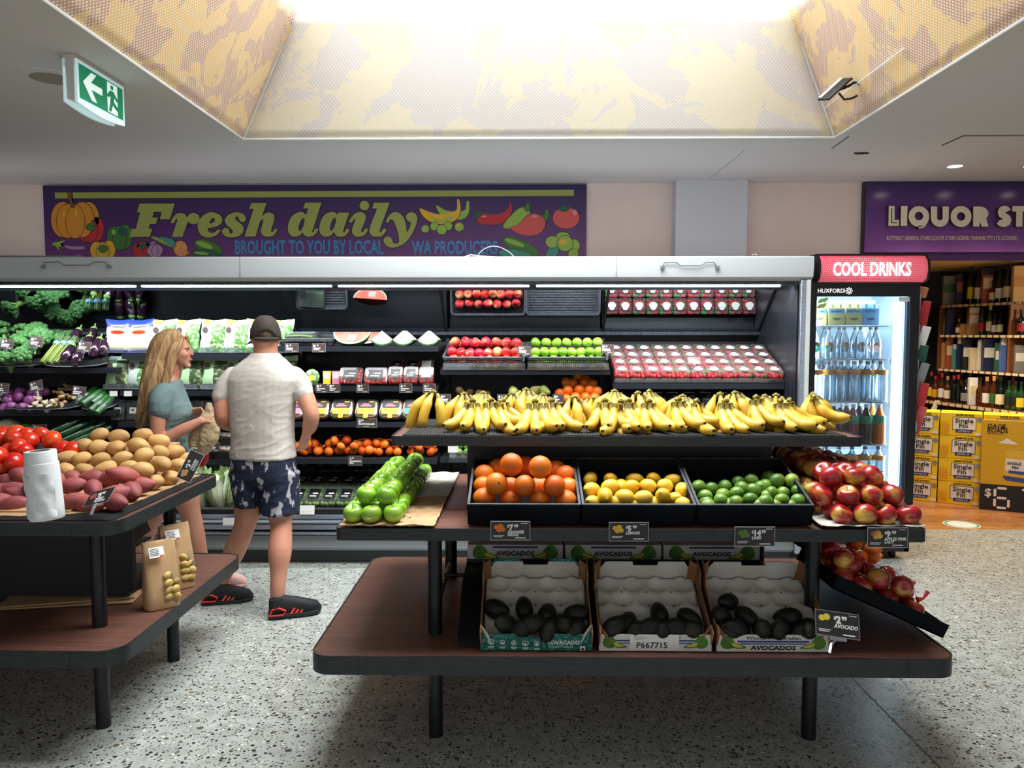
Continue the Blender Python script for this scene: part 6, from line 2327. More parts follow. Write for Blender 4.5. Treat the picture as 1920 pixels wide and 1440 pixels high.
# ------------------------------------------------------------ signs
def ramp_mat(name,stops,axis='Z',lo=0.0,hi=1.0,rough=0.3,emit=0.0,spec=0.5):
 """colour gradient along one object axis between lo and hi"""
 m=bpy.data.materials.new(name)
 m.use_nodes=True
 nt=m.node_tree
 N,L=nt.nodes,nt.links
 b=N['Principled BSDF']
 tc=N.new('ShaderNodeTexCoord')
 sp_=N.new('ShaderNodeSeparateXYZ')
 L.new(tc.outputs['Object'],sp_.inputs[0])
 mr=N.new('ShaderNodeMapRange')
 mr.inputs['From Min'].default_value=lo
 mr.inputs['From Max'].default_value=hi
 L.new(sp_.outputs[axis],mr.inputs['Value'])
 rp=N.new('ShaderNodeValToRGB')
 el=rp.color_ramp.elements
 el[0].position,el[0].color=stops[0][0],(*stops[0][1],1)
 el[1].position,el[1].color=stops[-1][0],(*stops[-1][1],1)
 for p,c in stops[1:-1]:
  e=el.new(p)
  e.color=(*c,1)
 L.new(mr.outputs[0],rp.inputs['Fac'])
 L.new(rp.outputs[0],b.inputs['Base Color'])
 b.inputs['Roughness'].default_value=rough
 b.inputs['Specular IOR Level'].default_value=spec
 if emit:
  L.new(rp.outputs[0],b.inputs['Emission Color'])
  b.inputs['Emission Strength'].default_value=emit
 MATS[name]=m
def fill(name,splines,m,parent=None,extrude=0.0003,offset=0.0,loc=(0,0,0),rot=(PI/2,0,0)):
 """closed outlines filled with their holes: flat print or cut letters"""
 cu=bpy.data.curves.new(name,'CURVE')
 cu.dimensions='2D'
 cu.fill_mode='BOTH'
 cu.extrude=extrude
 cu.offset=offset
 for pts in splines:
  s=cu.splines.new('POLY')
  s.points.add(len(pts)-1)
  for q,p in zip(s.points,pts):
   q.co=(p[0],p[1],0,1)
  s.use_cyclic_u=True
 o=bpy.data.objects.new(name,cu)
 C.objects.link(o)
 me=bpy.data.meshes.new_from_object(o.evaluated_get(bpy.context.evaluated_depsgraph_get()))
 bpy.data.objects.remove(o)
 bpy.data.curves.remove(cu)
 me.materials.clear()
 ms=m if isinstance(m,(list,tuple))else[m]
 for q in ms:
  me.materials.append(MATS[q])
 if len(ms)>1:
  for p in me.polygons:
   p.material_index=0 if p.normal.z>0.7 else 1
 return link(name,me,parent,loc,rot)
mat('print_lime',srgb(158,166,84),0.4)
mat('print_blue',srgb(52,140,196),0.4)
mat('print_outline',srgb(28,20,44),0.4)
for n_,c in dict(orange=(214,142,44),red=(186,44,50),green=(64,120,50),yellow=(224,176,44),lilac=(176,140,176),peach=(226,150,90),dark_green=(36,92,72),pale_green=(146,180,74),coral=(206,84,80),teal=(70,150,130),brown=(120,84,44),pink=(216,130,150)).items():
 mat('print_'+n_,srgb(*c),0.4)
SY=6.325
tl,br=at(80,349,SY),at(1099,500,SY)
Z0,Z1=2.07,CZ-0.012
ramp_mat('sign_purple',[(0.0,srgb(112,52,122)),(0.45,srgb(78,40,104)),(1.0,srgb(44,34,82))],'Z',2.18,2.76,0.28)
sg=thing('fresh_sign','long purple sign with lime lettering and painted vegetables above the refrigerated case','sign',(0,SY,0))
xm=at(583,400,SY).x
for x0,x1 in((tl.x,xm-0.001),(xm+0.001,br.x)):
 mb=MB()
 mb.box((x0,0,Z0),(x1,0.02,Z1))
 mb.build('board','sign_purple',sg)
def SP(px,py):
 q=at(px,py,SY)
 return(q.x,q.z)
def crop(pts,org,sc):
 return smoothpoly([(SP(org[0]+p[0]/sc,org[1]+p[1]/sc)+((1,)if len(p)>2 else()))for p in pts],4)
c=1
GL=[('F',(240,370),[[(260,140,c),(1055,140,c),(945,495,c),(720,495,c),(760,330,c),(585,330,c),(550,455,c),(675,455,c),(630,600,c),(495,600,c),(465,705,c),(550,705,c),(490,890,c),(40,895,c),(85,705,c),(180,705,c),(275,340,c),(200,340,c)]]),('r',(240,370),[[(960,580,c),(1000,470),(1090,375),(1190,350),(1290,385),(1330,460,c),(1380,385),(1480,350),(1590,400),(1610,480),(1580,570),(1490,605),(1400,580),(1350,540,c),(1225,890,c),(990,895,c),(1105,540),(1085,490),(1040,580,c)]]),('e',(380,370),[[(410,730,c),(330,840),(180,900),(50,895),(-60,820),(-110,690),(-90,540),(0,420),(120,350),(240,340),(380,390),(440,480),(430,570),(350,640),(200,685),(120,690,c),(130,760),(210,800),(280,780),(330,730,c)],[(150,590,c),(170,530),(230,470),(270,480),(275,530),(230,575)]]),('s',(380,370),[[(500,520),(560,410),(680,350),(800,340),(920,380),(975,470),(950,540),(890,560),(830,525),(815,470),(800,440),(765,435),(735,460),(750,505),(820,560),(900,640),(925,730),(890,810),(800,880),(660,900),(520,880),(440,800),(440,740),(490,690),(550,690),(600,730),(605,790),(640,815),(680,790),(675,750),(620,690),(540,620)]]),('h',(380,370),[[(1100,130,c),(1440,130,c),(1330,440,c),(1400,370),(1490,340),(1590,380),(1615,470),(1590,580),(1545,720),(1550,775),(1590,770),(1620,710,c),(1690,710,c),(1650,800),(1580,870),(1470,890),(1360,860),(1310,780),(1320,700),(1365,540),(1350,495),(1310,520),(1285,580),(1190,885,c),(940,885,c),(1150,260,c),(1045,260,c)]]),('d',(530,370),[[(510,120,c),(875,120,c),(690,700),(660,745),(672,780),(700,770),(725,705,c),(805,705,c),(770,790),(700,860),(600,890),(510,870),(450,790,c),(380,860),(260,890),(170,850),(120,740),(130,600),(180,470),(280,370),(390,330),(470,340),(525,410,c),(575,255,c),(460,250,c)],[(480,470),(495,520),(470,640),(420,740),(375,745),(355,690),(380,590),(430,490)]]),('a',(530,370),[[(1245,345,c),(1500,345,c),(1370,730),(1375,785),(1410,765),(1430,710,c),(1510,710,c),(1470,800),(1400,870),(1300,890),(1210,870),(1160,780,c),(1080,860),(960,890),(870,840),(825,740),(840,600),(900,450),(1000,360),(1110,330),(1190,350),(1225,410,c)],[(1185,470),(1200,520),(1170,650),(1120,740),(1075,745),(1060,690),(1085,590),(1140,485)]]),('i',(640,370),[[(165,565,c),(230,440),(320,360),(430,330),(520,370),(550,440),(540,520),(460,710),(450,770),(480,780),(515,745),(525,705,c),(610,705,c),(560,800),(490,870),(390,890),(300,870),(245,790),(250,690),(310,520),(310,490),(280,500),(240,565,c)],[(520+108*math.cos(k*PI/6),185+108*math.sin(k*PI/6))for k in range(12)]]),('l',(640,370),[[(735,120,c),(1090,120,c),(880,690),(865,770),(890,780),(920,750),(940,705,c),(1020,705,c),(985,790),(910,870),(800,890),(700,870),(635,790),(640,700),(680,570),(805,255,c),(695,250,c)]]),('y',(640,370),[[(1000,560,c),(1060,430),(1150,350),(1240,335),(1330,370),(1410,470),(1450,600),(1475,800,c),(1545,660),(1570,570,c),(1500,530),(1455,460),(1480,380),(1570,335),(1670,370),(1710,460),(1690,600),(1610,790),(1480,980),(1330,1090),(1160,1135),(1030,1100),(960,1010),(960,930),(1030,880),(1110,900),(1150,960),(1165,1020),(1220,1040),(1290,1020),(1300,970),(1280,820),(1230,660),(1170,520),(1130,500),(1090,510),(1075,565,c)]]),]
for ch,org,spl in GL:
 pl_=[crop(p,org,12.0)for p in spl]
 fill('lettering',pl_,'print_outline',sg,0.0002,0.007,(0,-0.0007,0))
 fill('lettering',pl_,'print_lime',sg,0.0002,0.0,(0,-0.0022,0))
a,b_=SP(103,361),SP(1076,370)
fill('bar_print',[[(a[0],a[1]),(b_[0],a[1]+0.012),(b_[0],b_[1]+0.012),(a[0],b_[1])]],'print_lime',sg,0.0002,0,(0,-0.001,0))
def fit_text(body,px0,px1,py,hpx,m,parent,Y,dy,bold=0.0,extrude=0.0003,caps=0.70):
 """lettering scaled to run from px0 to px1 with its baseline at py"""
 p0,p1=at(px0,py,Y),at(px1,py,Y)
 hm=(at(px0,py-hpx,Y).z-p0.z)
 o=text('lettering',body,hm/caps,m,parent,(p0.x,dy,p0.z),bold=bold*hm,extrude=extrude)
 xs=[v.co.x for v in o.data.vertices]
 k=(p1.x-p0.x)/(max(xs)-min(xs))
 mn=min(xs)
 for v in o.data.vertices:
  v.co.x=(v.co.x-mn)*k
 return o
fit_text('BROUGHT TO YOU BY LOCAL',441,719,476,25,'print_blue',sg,SY,-0.0012,0.035)
fit_text('WA PRODUCERS',772,933,476,24,'print_blue',sg,SY,-0.0012,0.035)
def veg(name,shapes,org,sc):
 """painted vegetable: shapes = [(points or ellipse, material)], each with a dark outline"""
 pol=[]
 for sh,m in shapes:
  if len(sh)in(4,5)and not hasattr(sh[0],'__len__'):
   pts=ell(sh[0],sh[1],sh[2],sh[3],20,R(sh[4])if len(sh)>4 else 0)
  else:
   pts=smoothpoly(sh,3)
  cx=sum(p[0]for p in pts)/len(pts)
  cy=sum(p[1]for p in pts)/len(pts)
  if m[0]!='-':
   big=[(cx+(p[0]-cx)*(1+5/(abs(p[0]-cx)+abs(p[1]-cy)+8)),cy+(p[1]-cy)*(1+5/(abs(p[0]-cx)+abs(p[1]-cy)+8)))for p in pts]
   pol.append((big,'outline'))
  pol.append((pts,m.lstrip('-')))
 names=sorted({m for _,m in pol})
 flat(name,[([(lambda q:(q[0],q[1]))(SP(org[0]+p[0]/sc,org[1]+p[1]/sc))for p in pts],names.index(m))for pts,m in pol],['print_'+m for m in names],sg,0.0003,lambda x,y,z:Vector((x,-z,y)))
A,Bo,S=(60,330),(580,330),3.556
veg('pumpkin_print',[((205,290,78,118),'orange'),((375,280,72,108),'orange'),((245,300,80,115),'orange'),((335,292,80,118),'orange'),((290,305,62,112),'orange'),((215,255,8,26),'-yellow'),((295,245,8,20),'-yellow'),([(238,112),(270,112),(266,160),(288,205),(262,205),(250,160)],'brown')],A,S)
veg('pepper_print',[((355,360,50,78),'red'),((430,355,50,82),'red'),((390,365,48,80),'red'),((345,330,10,22),'-pink'),((392,340,30,22),'green'),((405,318,10,24),'green')],A,S)
veg('pepper_print',[((550,410,50,75),'green'),((620,405,48,82),'green'),((585,415,46,80),'green'),((545,375,12,18),'-pale_green'),((605,370,28,24),'dark_green')],A,S)
veg('pepper_print',[((430,495,42,58),'yellow'),((515,490,42,60),'yellow'),((472,500,42,58),'yellow'),((475,485,30,24),'green')],A,S)
veg('chilli_print',[([(215,462),(270,470),(340,470),(350,485),(290,492),(235,482)],'lilac'),([(130,455),(165,440),(225,430),(190,455),(215,480),(180,470),(185,505),(160,470)],'pale_green')],A,S)
veg('tomato_print',[((730,492,60,55),'red'),([(700,445),(740,455),(770,430),(765,465),(790,480),(750,478),(735,500),(725,475),(690,480),(715,462)],'dark_green')],A,S)
veg('garlic_print',[((808,450,18,14),'lilac'),((820,497,52,44),'lilac'),((820,500,20,40),'lilac')],A,S)
veg('leek_print',[([(790,405),(850,415),(940,460),(935,475),(850,440)],'pale_green'),([(850,408),(930,420),(960,460),(940,470)],'teal')],A,S)
veg('onion_print',[((990,484,46,52),'peach'),((975,470,12,22,20),'-yellow'),([(1020,520),(1050,500),(1040,520),(1010,535)],'peach')],A,S)
veg('cucumber_print',[((1175,475,98,44,20),'green'),((1150,460,60,18,20),'-pale_green'),((1165,522,100,30,8),'dark_green'),((1130,515,50,10,5),'-pale_green')],A,S)
veg('pea_print',[([(845,195),(900,225),(940,235),(1000,235),(1040,225),(1050,170),(1066,175),(1064,240),(1030,285),(940,290),(870,250)],'pale_green'),([(735,215),(800,240),(870,255),(950,240),(985,220),(985,160),(1000,160),(1008,230),(980,290),(900,320),(820,310),(760,270)],'yellow'),([(800,270),(880,290),(970,265),(930,300),(860,308)],'-pale_green'),((773,352,26,25),'pale_green'),((835,335,28,28),'pale_green'),((925,333,28,28),'pale_green'),((883,358,32,32),'pale_green'),((1000,340,30,30),'pale_green'),((992,330,9,8),'-yellow')],Bo,S)
veg('chilli_print',[([(1115,285),(1150,250),(1220,258),(1290,245),(1330,210),(1340,165),(1352,230),(1310,300),(1230,325),(1140,318)],'red'),((1165,270,20,6),'-pink'),([(1093,218),(1115,235),(1150,240),(1150,255),(1115,285),(1105,250)],'dark_green')],Bo,S)
veg('pepper_print',[([(1290,340),(1340,270),(1400,215),(1450,215),(1475,260),(1440,320),(1370,350)],'pale_green'),([(1435,215),(1455,175),(1470,200),(1470,225),(1450,235)],'green'),([(1340,345),(1400,320),(1450,265),(1510,250),(1565,285),(1570,340),(1530,385),(1460,398),(1385,380)],'coral'),((1500,270,18,10),'-pink'),([(1535,262),(1570,260),(1570,230),(1590,225),(1598,265),(1575,300),(1560,275)],'green')],Bo,S)
veg('tomato_print',[((1712,280,90,72),'coral'),((1770,245,16,18),'-pink'),([(1650,215),(1690,205),(1695,175),(1712,205),(1750,200),(1725,225),(1700,235),(1680,232)],'dark_green')],Bo,S)
veg('cucumber_print',[((1410,472,130,44,24),'green'),((1370,445,70,16,20),'-pale_green'),((1375,525,115,32,8),'teal')],Bo,S)
veg('broccoli_print',[([(1580,520),(1610,470),(1660,470),(1650,530),(1600,545)],'teal'),((1690,415,50,42),'pale_green'),((1620,440,45,40),'pale_green'),((1765,465,38,42),'pale_green'),((1705,450,52,52),'pale_green'),((1760,520,34,32),'pale_green'),((1690,440,24,18),'-yellow')],Bo,S)
# ---- liquor sign
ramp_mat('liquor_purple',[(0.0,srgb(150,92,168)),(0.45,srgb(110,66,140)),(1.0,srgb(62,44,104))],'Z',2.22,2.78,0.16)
mat('letter_cream',srgb(236,226,200),0.4)
mat('letter_side',srgb(92,62,44),0.5)
mat('print_cream',srgb(232,204,160),0.5)
mat('sign_return',srgb(66,40,84),0.12)
LY=6.30
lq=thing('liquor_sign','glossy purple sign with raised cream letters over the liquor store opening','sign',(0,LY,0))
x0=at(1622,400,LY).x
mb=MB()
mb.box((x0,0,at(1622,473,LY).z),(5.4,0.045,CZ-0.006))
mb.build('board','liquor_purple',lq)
mb=MB()
mb.box((x0-0.008,0.012,at(1622,488,LY).z),(5.4,0.045,at(1622,473,LY).z-0.004))
mb.build('lower_return','sign_return',lq)
mb=MB()
mb.box((x0-0.012,-0.004,at(1622,473,LY).z-0.004),(x0,0.046,CZ-0.006))
mb.build('edge_trim','print_outline',lq)
def LQ(pts):
 return[(lambda q:(q.x,q.z))(at(1600+p[0]/6,320+p[1]/6,LY-0.03))for p in pts]
def arc(cx,cy,r,a0,a1,n=14):
 return[(cx+r*math.cos(R(a0+(a1-a0)*i/n)),cy+r*math.sin(R(a0+(a1-a0)*i/n)))for i in range(n+1)]
LET=[[[(395,398),(460,398),(460,555),(510,555),(510,622),(390,622)]],[[(533,398),(605,398),(600,622),(527,622)]],[arc(733,517,118,60,360+30)+[(805,625),(790,640),(738,655),(720,622)],arc(733,512,48,0,345,16)],[[(868,405),(938,405)]+[(938,530)]+arc(969,530,31,180,0,8)+[(1000,405),(1070,405)]+arc(969,532,101,0,180,12)],[arc(1207,517,118,0,350,22),arc(1207,517,48,0,345,16)],[[(1345,405),(1430,405),(1480,420),(1512,460),(1515,500),(1490,535),(1515,630),(1440,630),(1418,575),(1412,630),(1342,630)]],[[(1770,440),(1735,405),(1690,395),(1640,415),(1618,465),(1632,515),(1680,548),(1640,556),(1605,600),(1650,630),(1700,636),(1755,608),(1774,555),(1752,505),(1700,475),(1725,462)]],[[(1785,400),(1945,400),(1945,460),(1900,460),(1895,630),(1825,630),(1828,460),(1782,460)]]]
for spl in LET:
 fill('lettering',[LQ(p)for p in spl],['letter_cream','letter_side'],lq,0.016,0.0,(0,-0.020,0))
pts=LQ([(422,425),(432,425),(432,582),(490,582),(490,592),(422,592)])
fill('inline_print',[pts],'print_outline',lq,0.0004,0,(0,-0.037,0))
fit_text('ROTTNEST GENERAL STORE LIQUOR STORE LICENSE: MARANEL PTY LTD (LICENSEE)',1662.5,1908,450,7.5,'print_cream',lq,LY,-0.0008,0.02)
# ---- exit sign
mat('exit_green',srgb(0,122,84),0.4,emit=srgb(0,122,84),estr=0.55)
mat('exit_white',srgb(235,250,245),0.4,emit=srgb(225,250,245),estr=0.55)
mat('exit_case',srgb(206,200,192),0.5)
mat('exit_diffuser',srgb(214,240,245),0.3,emit=srgb(214,240,245),estr=0.35)
ex=thing('exit_sign','green exit sign with white arrow and running figure hanging from the ceiling','exit sign',(-1.93,3.41,CZ))
mb=MB()
mb.prism([(-0.065,0.0),(-0.065,-0.055),(-0.05,-0.06),(-0.012,-0.06),(-0.002,-0.05),(-0.002,0.0)],0.0,0.40,'y')
mb.v=[(x,y,z)for x,y,z in mb.v]
bevel(mb.build('housing','exit_case',ex),0.004)
mb=MB()
for s,xo in((1,0.0),(-1,-0.05)):
 pts=[(0.0,-0.02),(0.40,-0.02)]+[(0.40-0.40*i/10,-0.205-0.016*math.sin(PI*i/10))for i in range(11)]
 mb.prism([(p[0],p[1])for p in pts],xo-0.012,xo,'x')
mb.build('light_guide','exit_diffuser',ex)
mb=MB()
mb.prism([(0.0,-0.02),(0.005,-0.19),(0.395,-0.19),(0.40,-0.02)],-0.05,-0.012,'x')
mb.build('core','exit_case',ex)
def EX(pts,m,z=0.0008):
 return fill('symbol_print',[[(p[0]*0.37+0.015,-0.035-p[1]*0.148)for p in q]for q in pts],m,ex,0.0003,0,(z,0,0),(PI/2,0,PI/2))
EX([[(0,0),(1,0),(1,1),(0,1)]],'exit_green',0.0008)
EX([[(0.08,0.47),(0.26,0.08),(0.37,0.08),(0.25,0.38),(0.50,0.38),(0.50,0.58),(0.25,0.58),(0.37,0.9),(0.26,0.9)]],'exit_white',0.0016)
EX([[(0.62,0.04),(0.86,0.04),(0.86,0.96),(0.62,0.96)]],'exit_white',0.0016)
EX([ell(0.73,0.16,0.035,0.075,14)],'exit_green',0.0024)
EX([[(0.68,0.27),(0.76,0.26),(0.86,0.44),(0.96,0.42),(0.96,0.50),(0.83,0.53),(0.78,0.44),(0.77,0.58),(0.86,0.70),(0.98,0.86),(0.94,0.93),(0.80,0.78),(0.74,0.70),(0.70,0.93),(0.64,0.93),(0.68,0.62),(0.69,0.42),(0.65,0.52),(0.60,0.48)]],'exit_green',0.0024)
# ---- clip lamp on the right shade
r_=ray(1606,148)
pn=(U[2]-B[2]).cross(B[1]-B[2]).normalized()
tt_=(B[2]-Vector((0,0,CAMH))).dot(pn)/r_.dot(pn)
hit=Vector((0,0,CAMH))+r_*tt_
inn=pn if pn.x<0 else-pn
cl=thing('clip_lamp','small black and white bracket lamp clipped to the right skylight shade','lamp',hit+inn*0.10)
along=(B[1]-B[2]).normalized()
cl.rotation_euler=(0,0,0)
mb=MB()
mb.box((-0.085,-0.05,-0.006),(0.085,0.05,0.006))
bevel(mb.build('lamp_body','black',cl,(-0.03,0,0),(R(20),R(-42),0)),0.003)
mb=MB()
mb.box((-0.078,0.02,-0.002),(0.078,0.046,0.002))
mb.build('lamp_face','white_plastic',cl,(-0.035,0.0,0.008),(R(20),R(-42),0))
mb=MB()
mb.tube([(0.0,0,0.0),(0.05,0,0.02),(0.07,0,0.035),(0.10,0.0,0.03)],0.008,8)
mb.tube([(-0.01,0,-0.02),(0.02,0,-0.055),(0.06,0,-0.05),(0.09,0,-0.035)],0.006,8)
mb.build('bracket_arm','black',cl)
mb=MB()
def onshade(px,py):
 r=ray(px,py)
 t=(B[2]-Vector((0,0,CAMH))).dot(pn)/r.dot(pn)
 return Vector((0,0,CAMH))+r*t+inn*0.022
mb.tube([onshade(1553,198),onshade(1703,86)],0.004,6)
tag(mb.build('shade_seam_rod','white_metal'),'thin white rod across the right skylight shade behind the clip lamp','rod')
# ---- price cards on the two display tables
def bigtag(px,py,Y,w,h,label,price,cents,name,cells,pm,rot=(0,0,0),name2=None):
 ln=[('$',.42,.70,.18,.012),(price,.47 if len(price)<2 else .46,.56,.40,.022),(cents,.60 if len(price)<2 else .67,.70,.22,.012),(name,.42,.36,.22,.008,.2,.9)]
 if name2:
  ln.append((name2,.42,.20,.22,.008,.2,.9))
 ln+=[(0.62,0.08,0.9,0.13),(0.06,0.22,0.34,0.25),(0.06,0.15,0.30,0.18),(0.78,0.9,0.95,0.93)]
 return price_tag(at(px,py,Y),w,h,label,rot,ln,m='tag_dark',pic=(pm,cells),group='price cards on the centre table')
CEL=((0.14,0.70,0.14),(0.25,0.76,0.15),(0.2,0.55,0.14),(0.30,0.58,0.15))
bigtag(957,995,2.777,0.140,0.066,'dark price card for navel oranges on the middle board edge','7','99','ORANGES',CEL,'orange_peel',name2='NAVAL')
bigtag(1179,997,2.777,0.140,0.066,'dark price card for lemons on the middle board edge','5','99','LEMONS',CEL,'lemon_peel')
bigtag(1415,1006,2.777,0.142,0.068,'dark price card for limes on the middle board edge','14','99','LIMES',CEL,'lime_peel')
bigtag(1664,1008,2.777,0.142,0.070,'dark price card for pink apples at the right end of the middle board','9','99','APPLES PINK',CEL,'pink_apple',name2='LADY')
t=bigtag(1570,1171,2.72,0.155,0.085,'tilted dark price card for avocados standing at the end of the cartons','2','99','AVOCADO',CEL[:2],'ink_yellow',(R(-28),R(8),R(0)))
mb=MB()
mb.tube([(0,0.004,-0.045),(-0.02,0.01,-0.07),(-0.03,0.006,-0.10)],0.005,6)
mb.box((-0.03,-0.004,-0.056),(0.03,0.012,-0.044))
mb.build('clip','sleeve_clear',t)
t=price_tag(at(357,874,3.45),0.135,0.062,'dark price card leaning on edge beside the potatoes, lettering turned sideways',(R(-10),R(-62),R(25)),[('$',.40,.66,.2,.012),('3',.46,.5,.42,.02),('95',.58,.66,.22,.01),('WASHED',.4,.3,.2,.006),('POTATO',.4,.12,.2,.006)],m='tag_dark',pic=('potato_skin',CEL),group='price cards on the left table')
t=price_tag(at(186,932,2.93),0.125,0.068,'dark price card lying over the red sweet potatoes',(R(-48),R(-14),R(-18)),[('$',.40,.66,.2,.012),('5',.46,.5,.42,.02),('95',.58,.66,.22,.01),('SWEET',.4,.3,.2,.006),('POTATO',.4,.12,.2,.006)],m='tag_dark',pic=('sweet_potato_skin',CEL),group='price cards on the left table')
mb=MB()
mb.tube([(0.01,0.0,-0.036),(0.02,-0.01,-0.06),(0.012,0.0,-0.085)],0.006,8)
mb.tube([(0.0,0.0,-0.04),(0.03,-0.002,-0.042)],0.005,6)
mb.build('clip','sleeve_clear',t)
# ------------------------------------------------------------ drinks fridge
mat('fridge_black',srgb(20,21,25),0.35)
mat('fridge_white',srgb(206,224,240),0.5)
mat('header_red',srgb(214,84,104),0.4,emit=srgb(226,96,112),estr=0.55)
mat('header_dot',srgb(250,214,216),0.4,emit=srgb(250,214,216),estr=0.5)
mat('header_white',(1,1,1),0.4,emit=(1,1,1),estr=1.0)
clear('water_blue',(0.45,0.78,0.95),0.6,0.12)
clear('bottle_clear',(0.72,0.86,0.95),0.62,0.12)
mat('bottle_green',srgb(60,120,90),0.15)
mat('bottle_cola',srgb(52,26,24),0.12)
mat('bottle_orange',srgb(236,120,30),0.15)
mat('bottle_red',srgb(150,30,44),0.15)
mat('cap_dark',srgb(24,30,48),0.4)
mat('cap_white',srgb(226,232,236),0.4)
mat('label_orange',srgb(236,160,60),0.4)
mat('label_teal',srgb(54,160,132),0.4)
mat('label_sky',srgb(120,176,226),0.4)
mat('label_gold',srgb(206,196,128),0.5)
mat('label_lime',srgb(196,206,60),0.4)
mat('leaf_print',srgb(170,206,110),0.5)
fr=thing('drinks_fridge','tall black glass-door drinks fridge with a red lit header beside the refrigerated case','fridge',(1.955,5.34,0))
FW,FD=0.745,0.66
def fp(name,lo,hi,m,parent=None,bv=0):
 mb=MB()
 mb.box(lo,hi)
 o=mb.build(name,m,parent or fr)
 if bv:
  bevel(o,bv)
 return o
fp('side_panel',(0,0.0,0.06),(0.03,FD,1.93),'fridge_black')
fp('side_panel',(FW-0.03,0.0,0.06),(FW,FD,1.93),'fridge_black')
fp('back_panel',(0.03,FD-0.04,0.06),(FW-0.03,FD,1.93),'fridge_white')
fp('top_panel',(0.03,0.0,1.88),(FW-0.03,FD-0.04,1.93),'fridge_black')
fp('base_grille',(0.0,0.0,0.06),(FW,FD,0.19),'fridge_black')
fp('floor_panel',(0.03,0.03,0.19),(FW-0.03,FD-0.04,0.21),'fridge_white')
fp('lining',(0.03,0.04,0.21),(0.036,FD-0.04,1.88),'fridge_white')
fp('lining',(FW-0.036,0.04,0.21),(FW-0.03,FD-0.04,1.88),'fridge_white')
for x,y in((0.08,0.08),(FW-0.08,0.08),(0.08,FD-0.08),(FW-0.08,FD-0.08)):
 mb=MB()
 mb.tube([(x-0.015,y,0.028),(x+0.015,y,0.028)],0.028,12)
 mb.tube([(x,y,0.03),(x,y,0.062)],0.02,8)
 mb.build('castor','fridge_black',fr)
 # door: frame and pane
dr=thing('door',None,None,(0,0,0))
dr.parent=fr
for nm,lo,hi in(('door_stile',(0.0,-0.035,0.2),(0.05,-0.002,1.925)),('door_stile',(FW-0.062,-0.035,0.2),(FW,-0.002,1.925)),('door_rail',(0.05,-0.035,1.83),(FW-0.062,-0.002,1.925)),('door_rail',(0.05,-0.035,0.2),(FW-0.062,-0.002,0.27))):
 fp(nm,lo,hi,'fridge_black',dr)
fp('door_glass',(0.05,-0.022,0.27),(FW-0.062,-0.016,1.83),'clear_glass',dr)
text('lettering','HUXFORD',0.04,'header_white',dr,(0.052,-0.0362,1.855),sx=0.95)
pol=[]
for k in range(8):
 a=k*PI/4
 r0,r1=0.006,0.024
 w=0.004
 dx,dz=math.cos(a),math.sin(a)
 pol.append(([(0.265+dx*r0-dz*w*.4,1.868+dz*r0+dx*w*.4),(0.265+dx*r1-dz*w,1.868+dz*r1+dx*w),(0.265+dx*r1+dz*w,1.868+dz*r1-dx*w),(0.265+dx*r0+dz*w*.4,1.868+dz*r0-dx*w*.4)],0))
pol.append(([(0.234,1.853),(0.2355,1.853),(0.2355,1.884),(0.234,1.884)],0))
flat('emblem_print',pol,['header_white'],dr,0.00005,lambda x,y,z:Vector((x,-0.0358-z,y)))
pol=[(smoothpoly([(0.06+dx,1.79+dz),(0.075+dx,1.81+dz),(0.10+dx,1.815+dz),(0.095+dx,1.795+dz),(0.075+dx,1.782+dz)],3),0)for dx,dz in((0.0,0.0),(0.03,0.008),(-0.005,-0.035),(0.02,-0.03))]
flat('leaf_decal',pol,['leaf_print'],dr,0.00005,lambda x,y,z:Vector((x,-0.0224-z,y)))
fp('small_notice',(FW-0.135,-0.0235,1.795),(FW-0.064,-0.0225,1.825),'sticker_white',dr)
# upright lamp strip and chrome rails at the right jamb
fp('lamp_strip',(FW-0.145,0.012,0.24),(FW-0.09,0.03,1.78),'led_cold')
for x in(FW-0.082,FW-0.068):
 fp('chrome_rail',(x,0.0,0.24),(x+0.008,0.02,1.8),'steel')
lamp('fridge_light','AREA',(1.955+FW-0.12,5.40,1.05),15,(0.72,0.9,1.0),0.05,1.5,(R(90),0,R(55)))
lamp('fridge_light','AREA',(1.955+0.06,5.385,1.05),13,(0.72,0.9,1.0),0.04,1.5,(R(90),0,R(-50)))  # unseen lamp added at the left jamb to light the bottles
lamp('fridge_light','AREA',(1.955+FW/2-0.05,5.42,1.865),8,(0.72,0.9,1.0),0.5,0.05,(R(25),0,0))
# header
prof=[(0.0,1.925),(-0.045,1.925),(-0.09,1.95),(-0.105,2.005),(-0.095,2.06),(-0.06,2.10),(0.0,2.105)]
hd=thing('header',None,None,(0,0,0))
hd.parent=fr
mb=MB()
mb.prism(prof+[(0.30,2.105),(0.30,1.925)],0.045,FW+0.012,'x')
mb.build('sign_face','header_red',hd,angle=50)
mb=MB()
big=[(y-0.006 if y<0 else y,z)for y,z in prof]
for x0_,x1_ in((0.03,0.045),(FW+0.012,FW+0.026)):
 mb=MB()
 mb.prism([(y*1.06,z+(0.006 if z>2.05 else-0.004))for y,z in prof]+[(0.32,2.112),(0.32,1.92)],x0_,x1_,'x')
 mb.build('end_cap','fridge_black',hd)
fp('top_edge',(0.03,-0.065,2.104),(FW+0.026,0.30,2.114),'fridge_black',hd)
fp('under_band',(0.0,-0.042,1.905),(FW,0.02,1.926),'fridge_black',hd)
def hy(z):
 for(y0,z0),(y1,z1)in zip(prof[1:],prof[2:]):
  if z0<=z<=z1:
   return y0+(y1-y0)*(z-z0)/(z1-z0)
 return-0.05
pol=[]
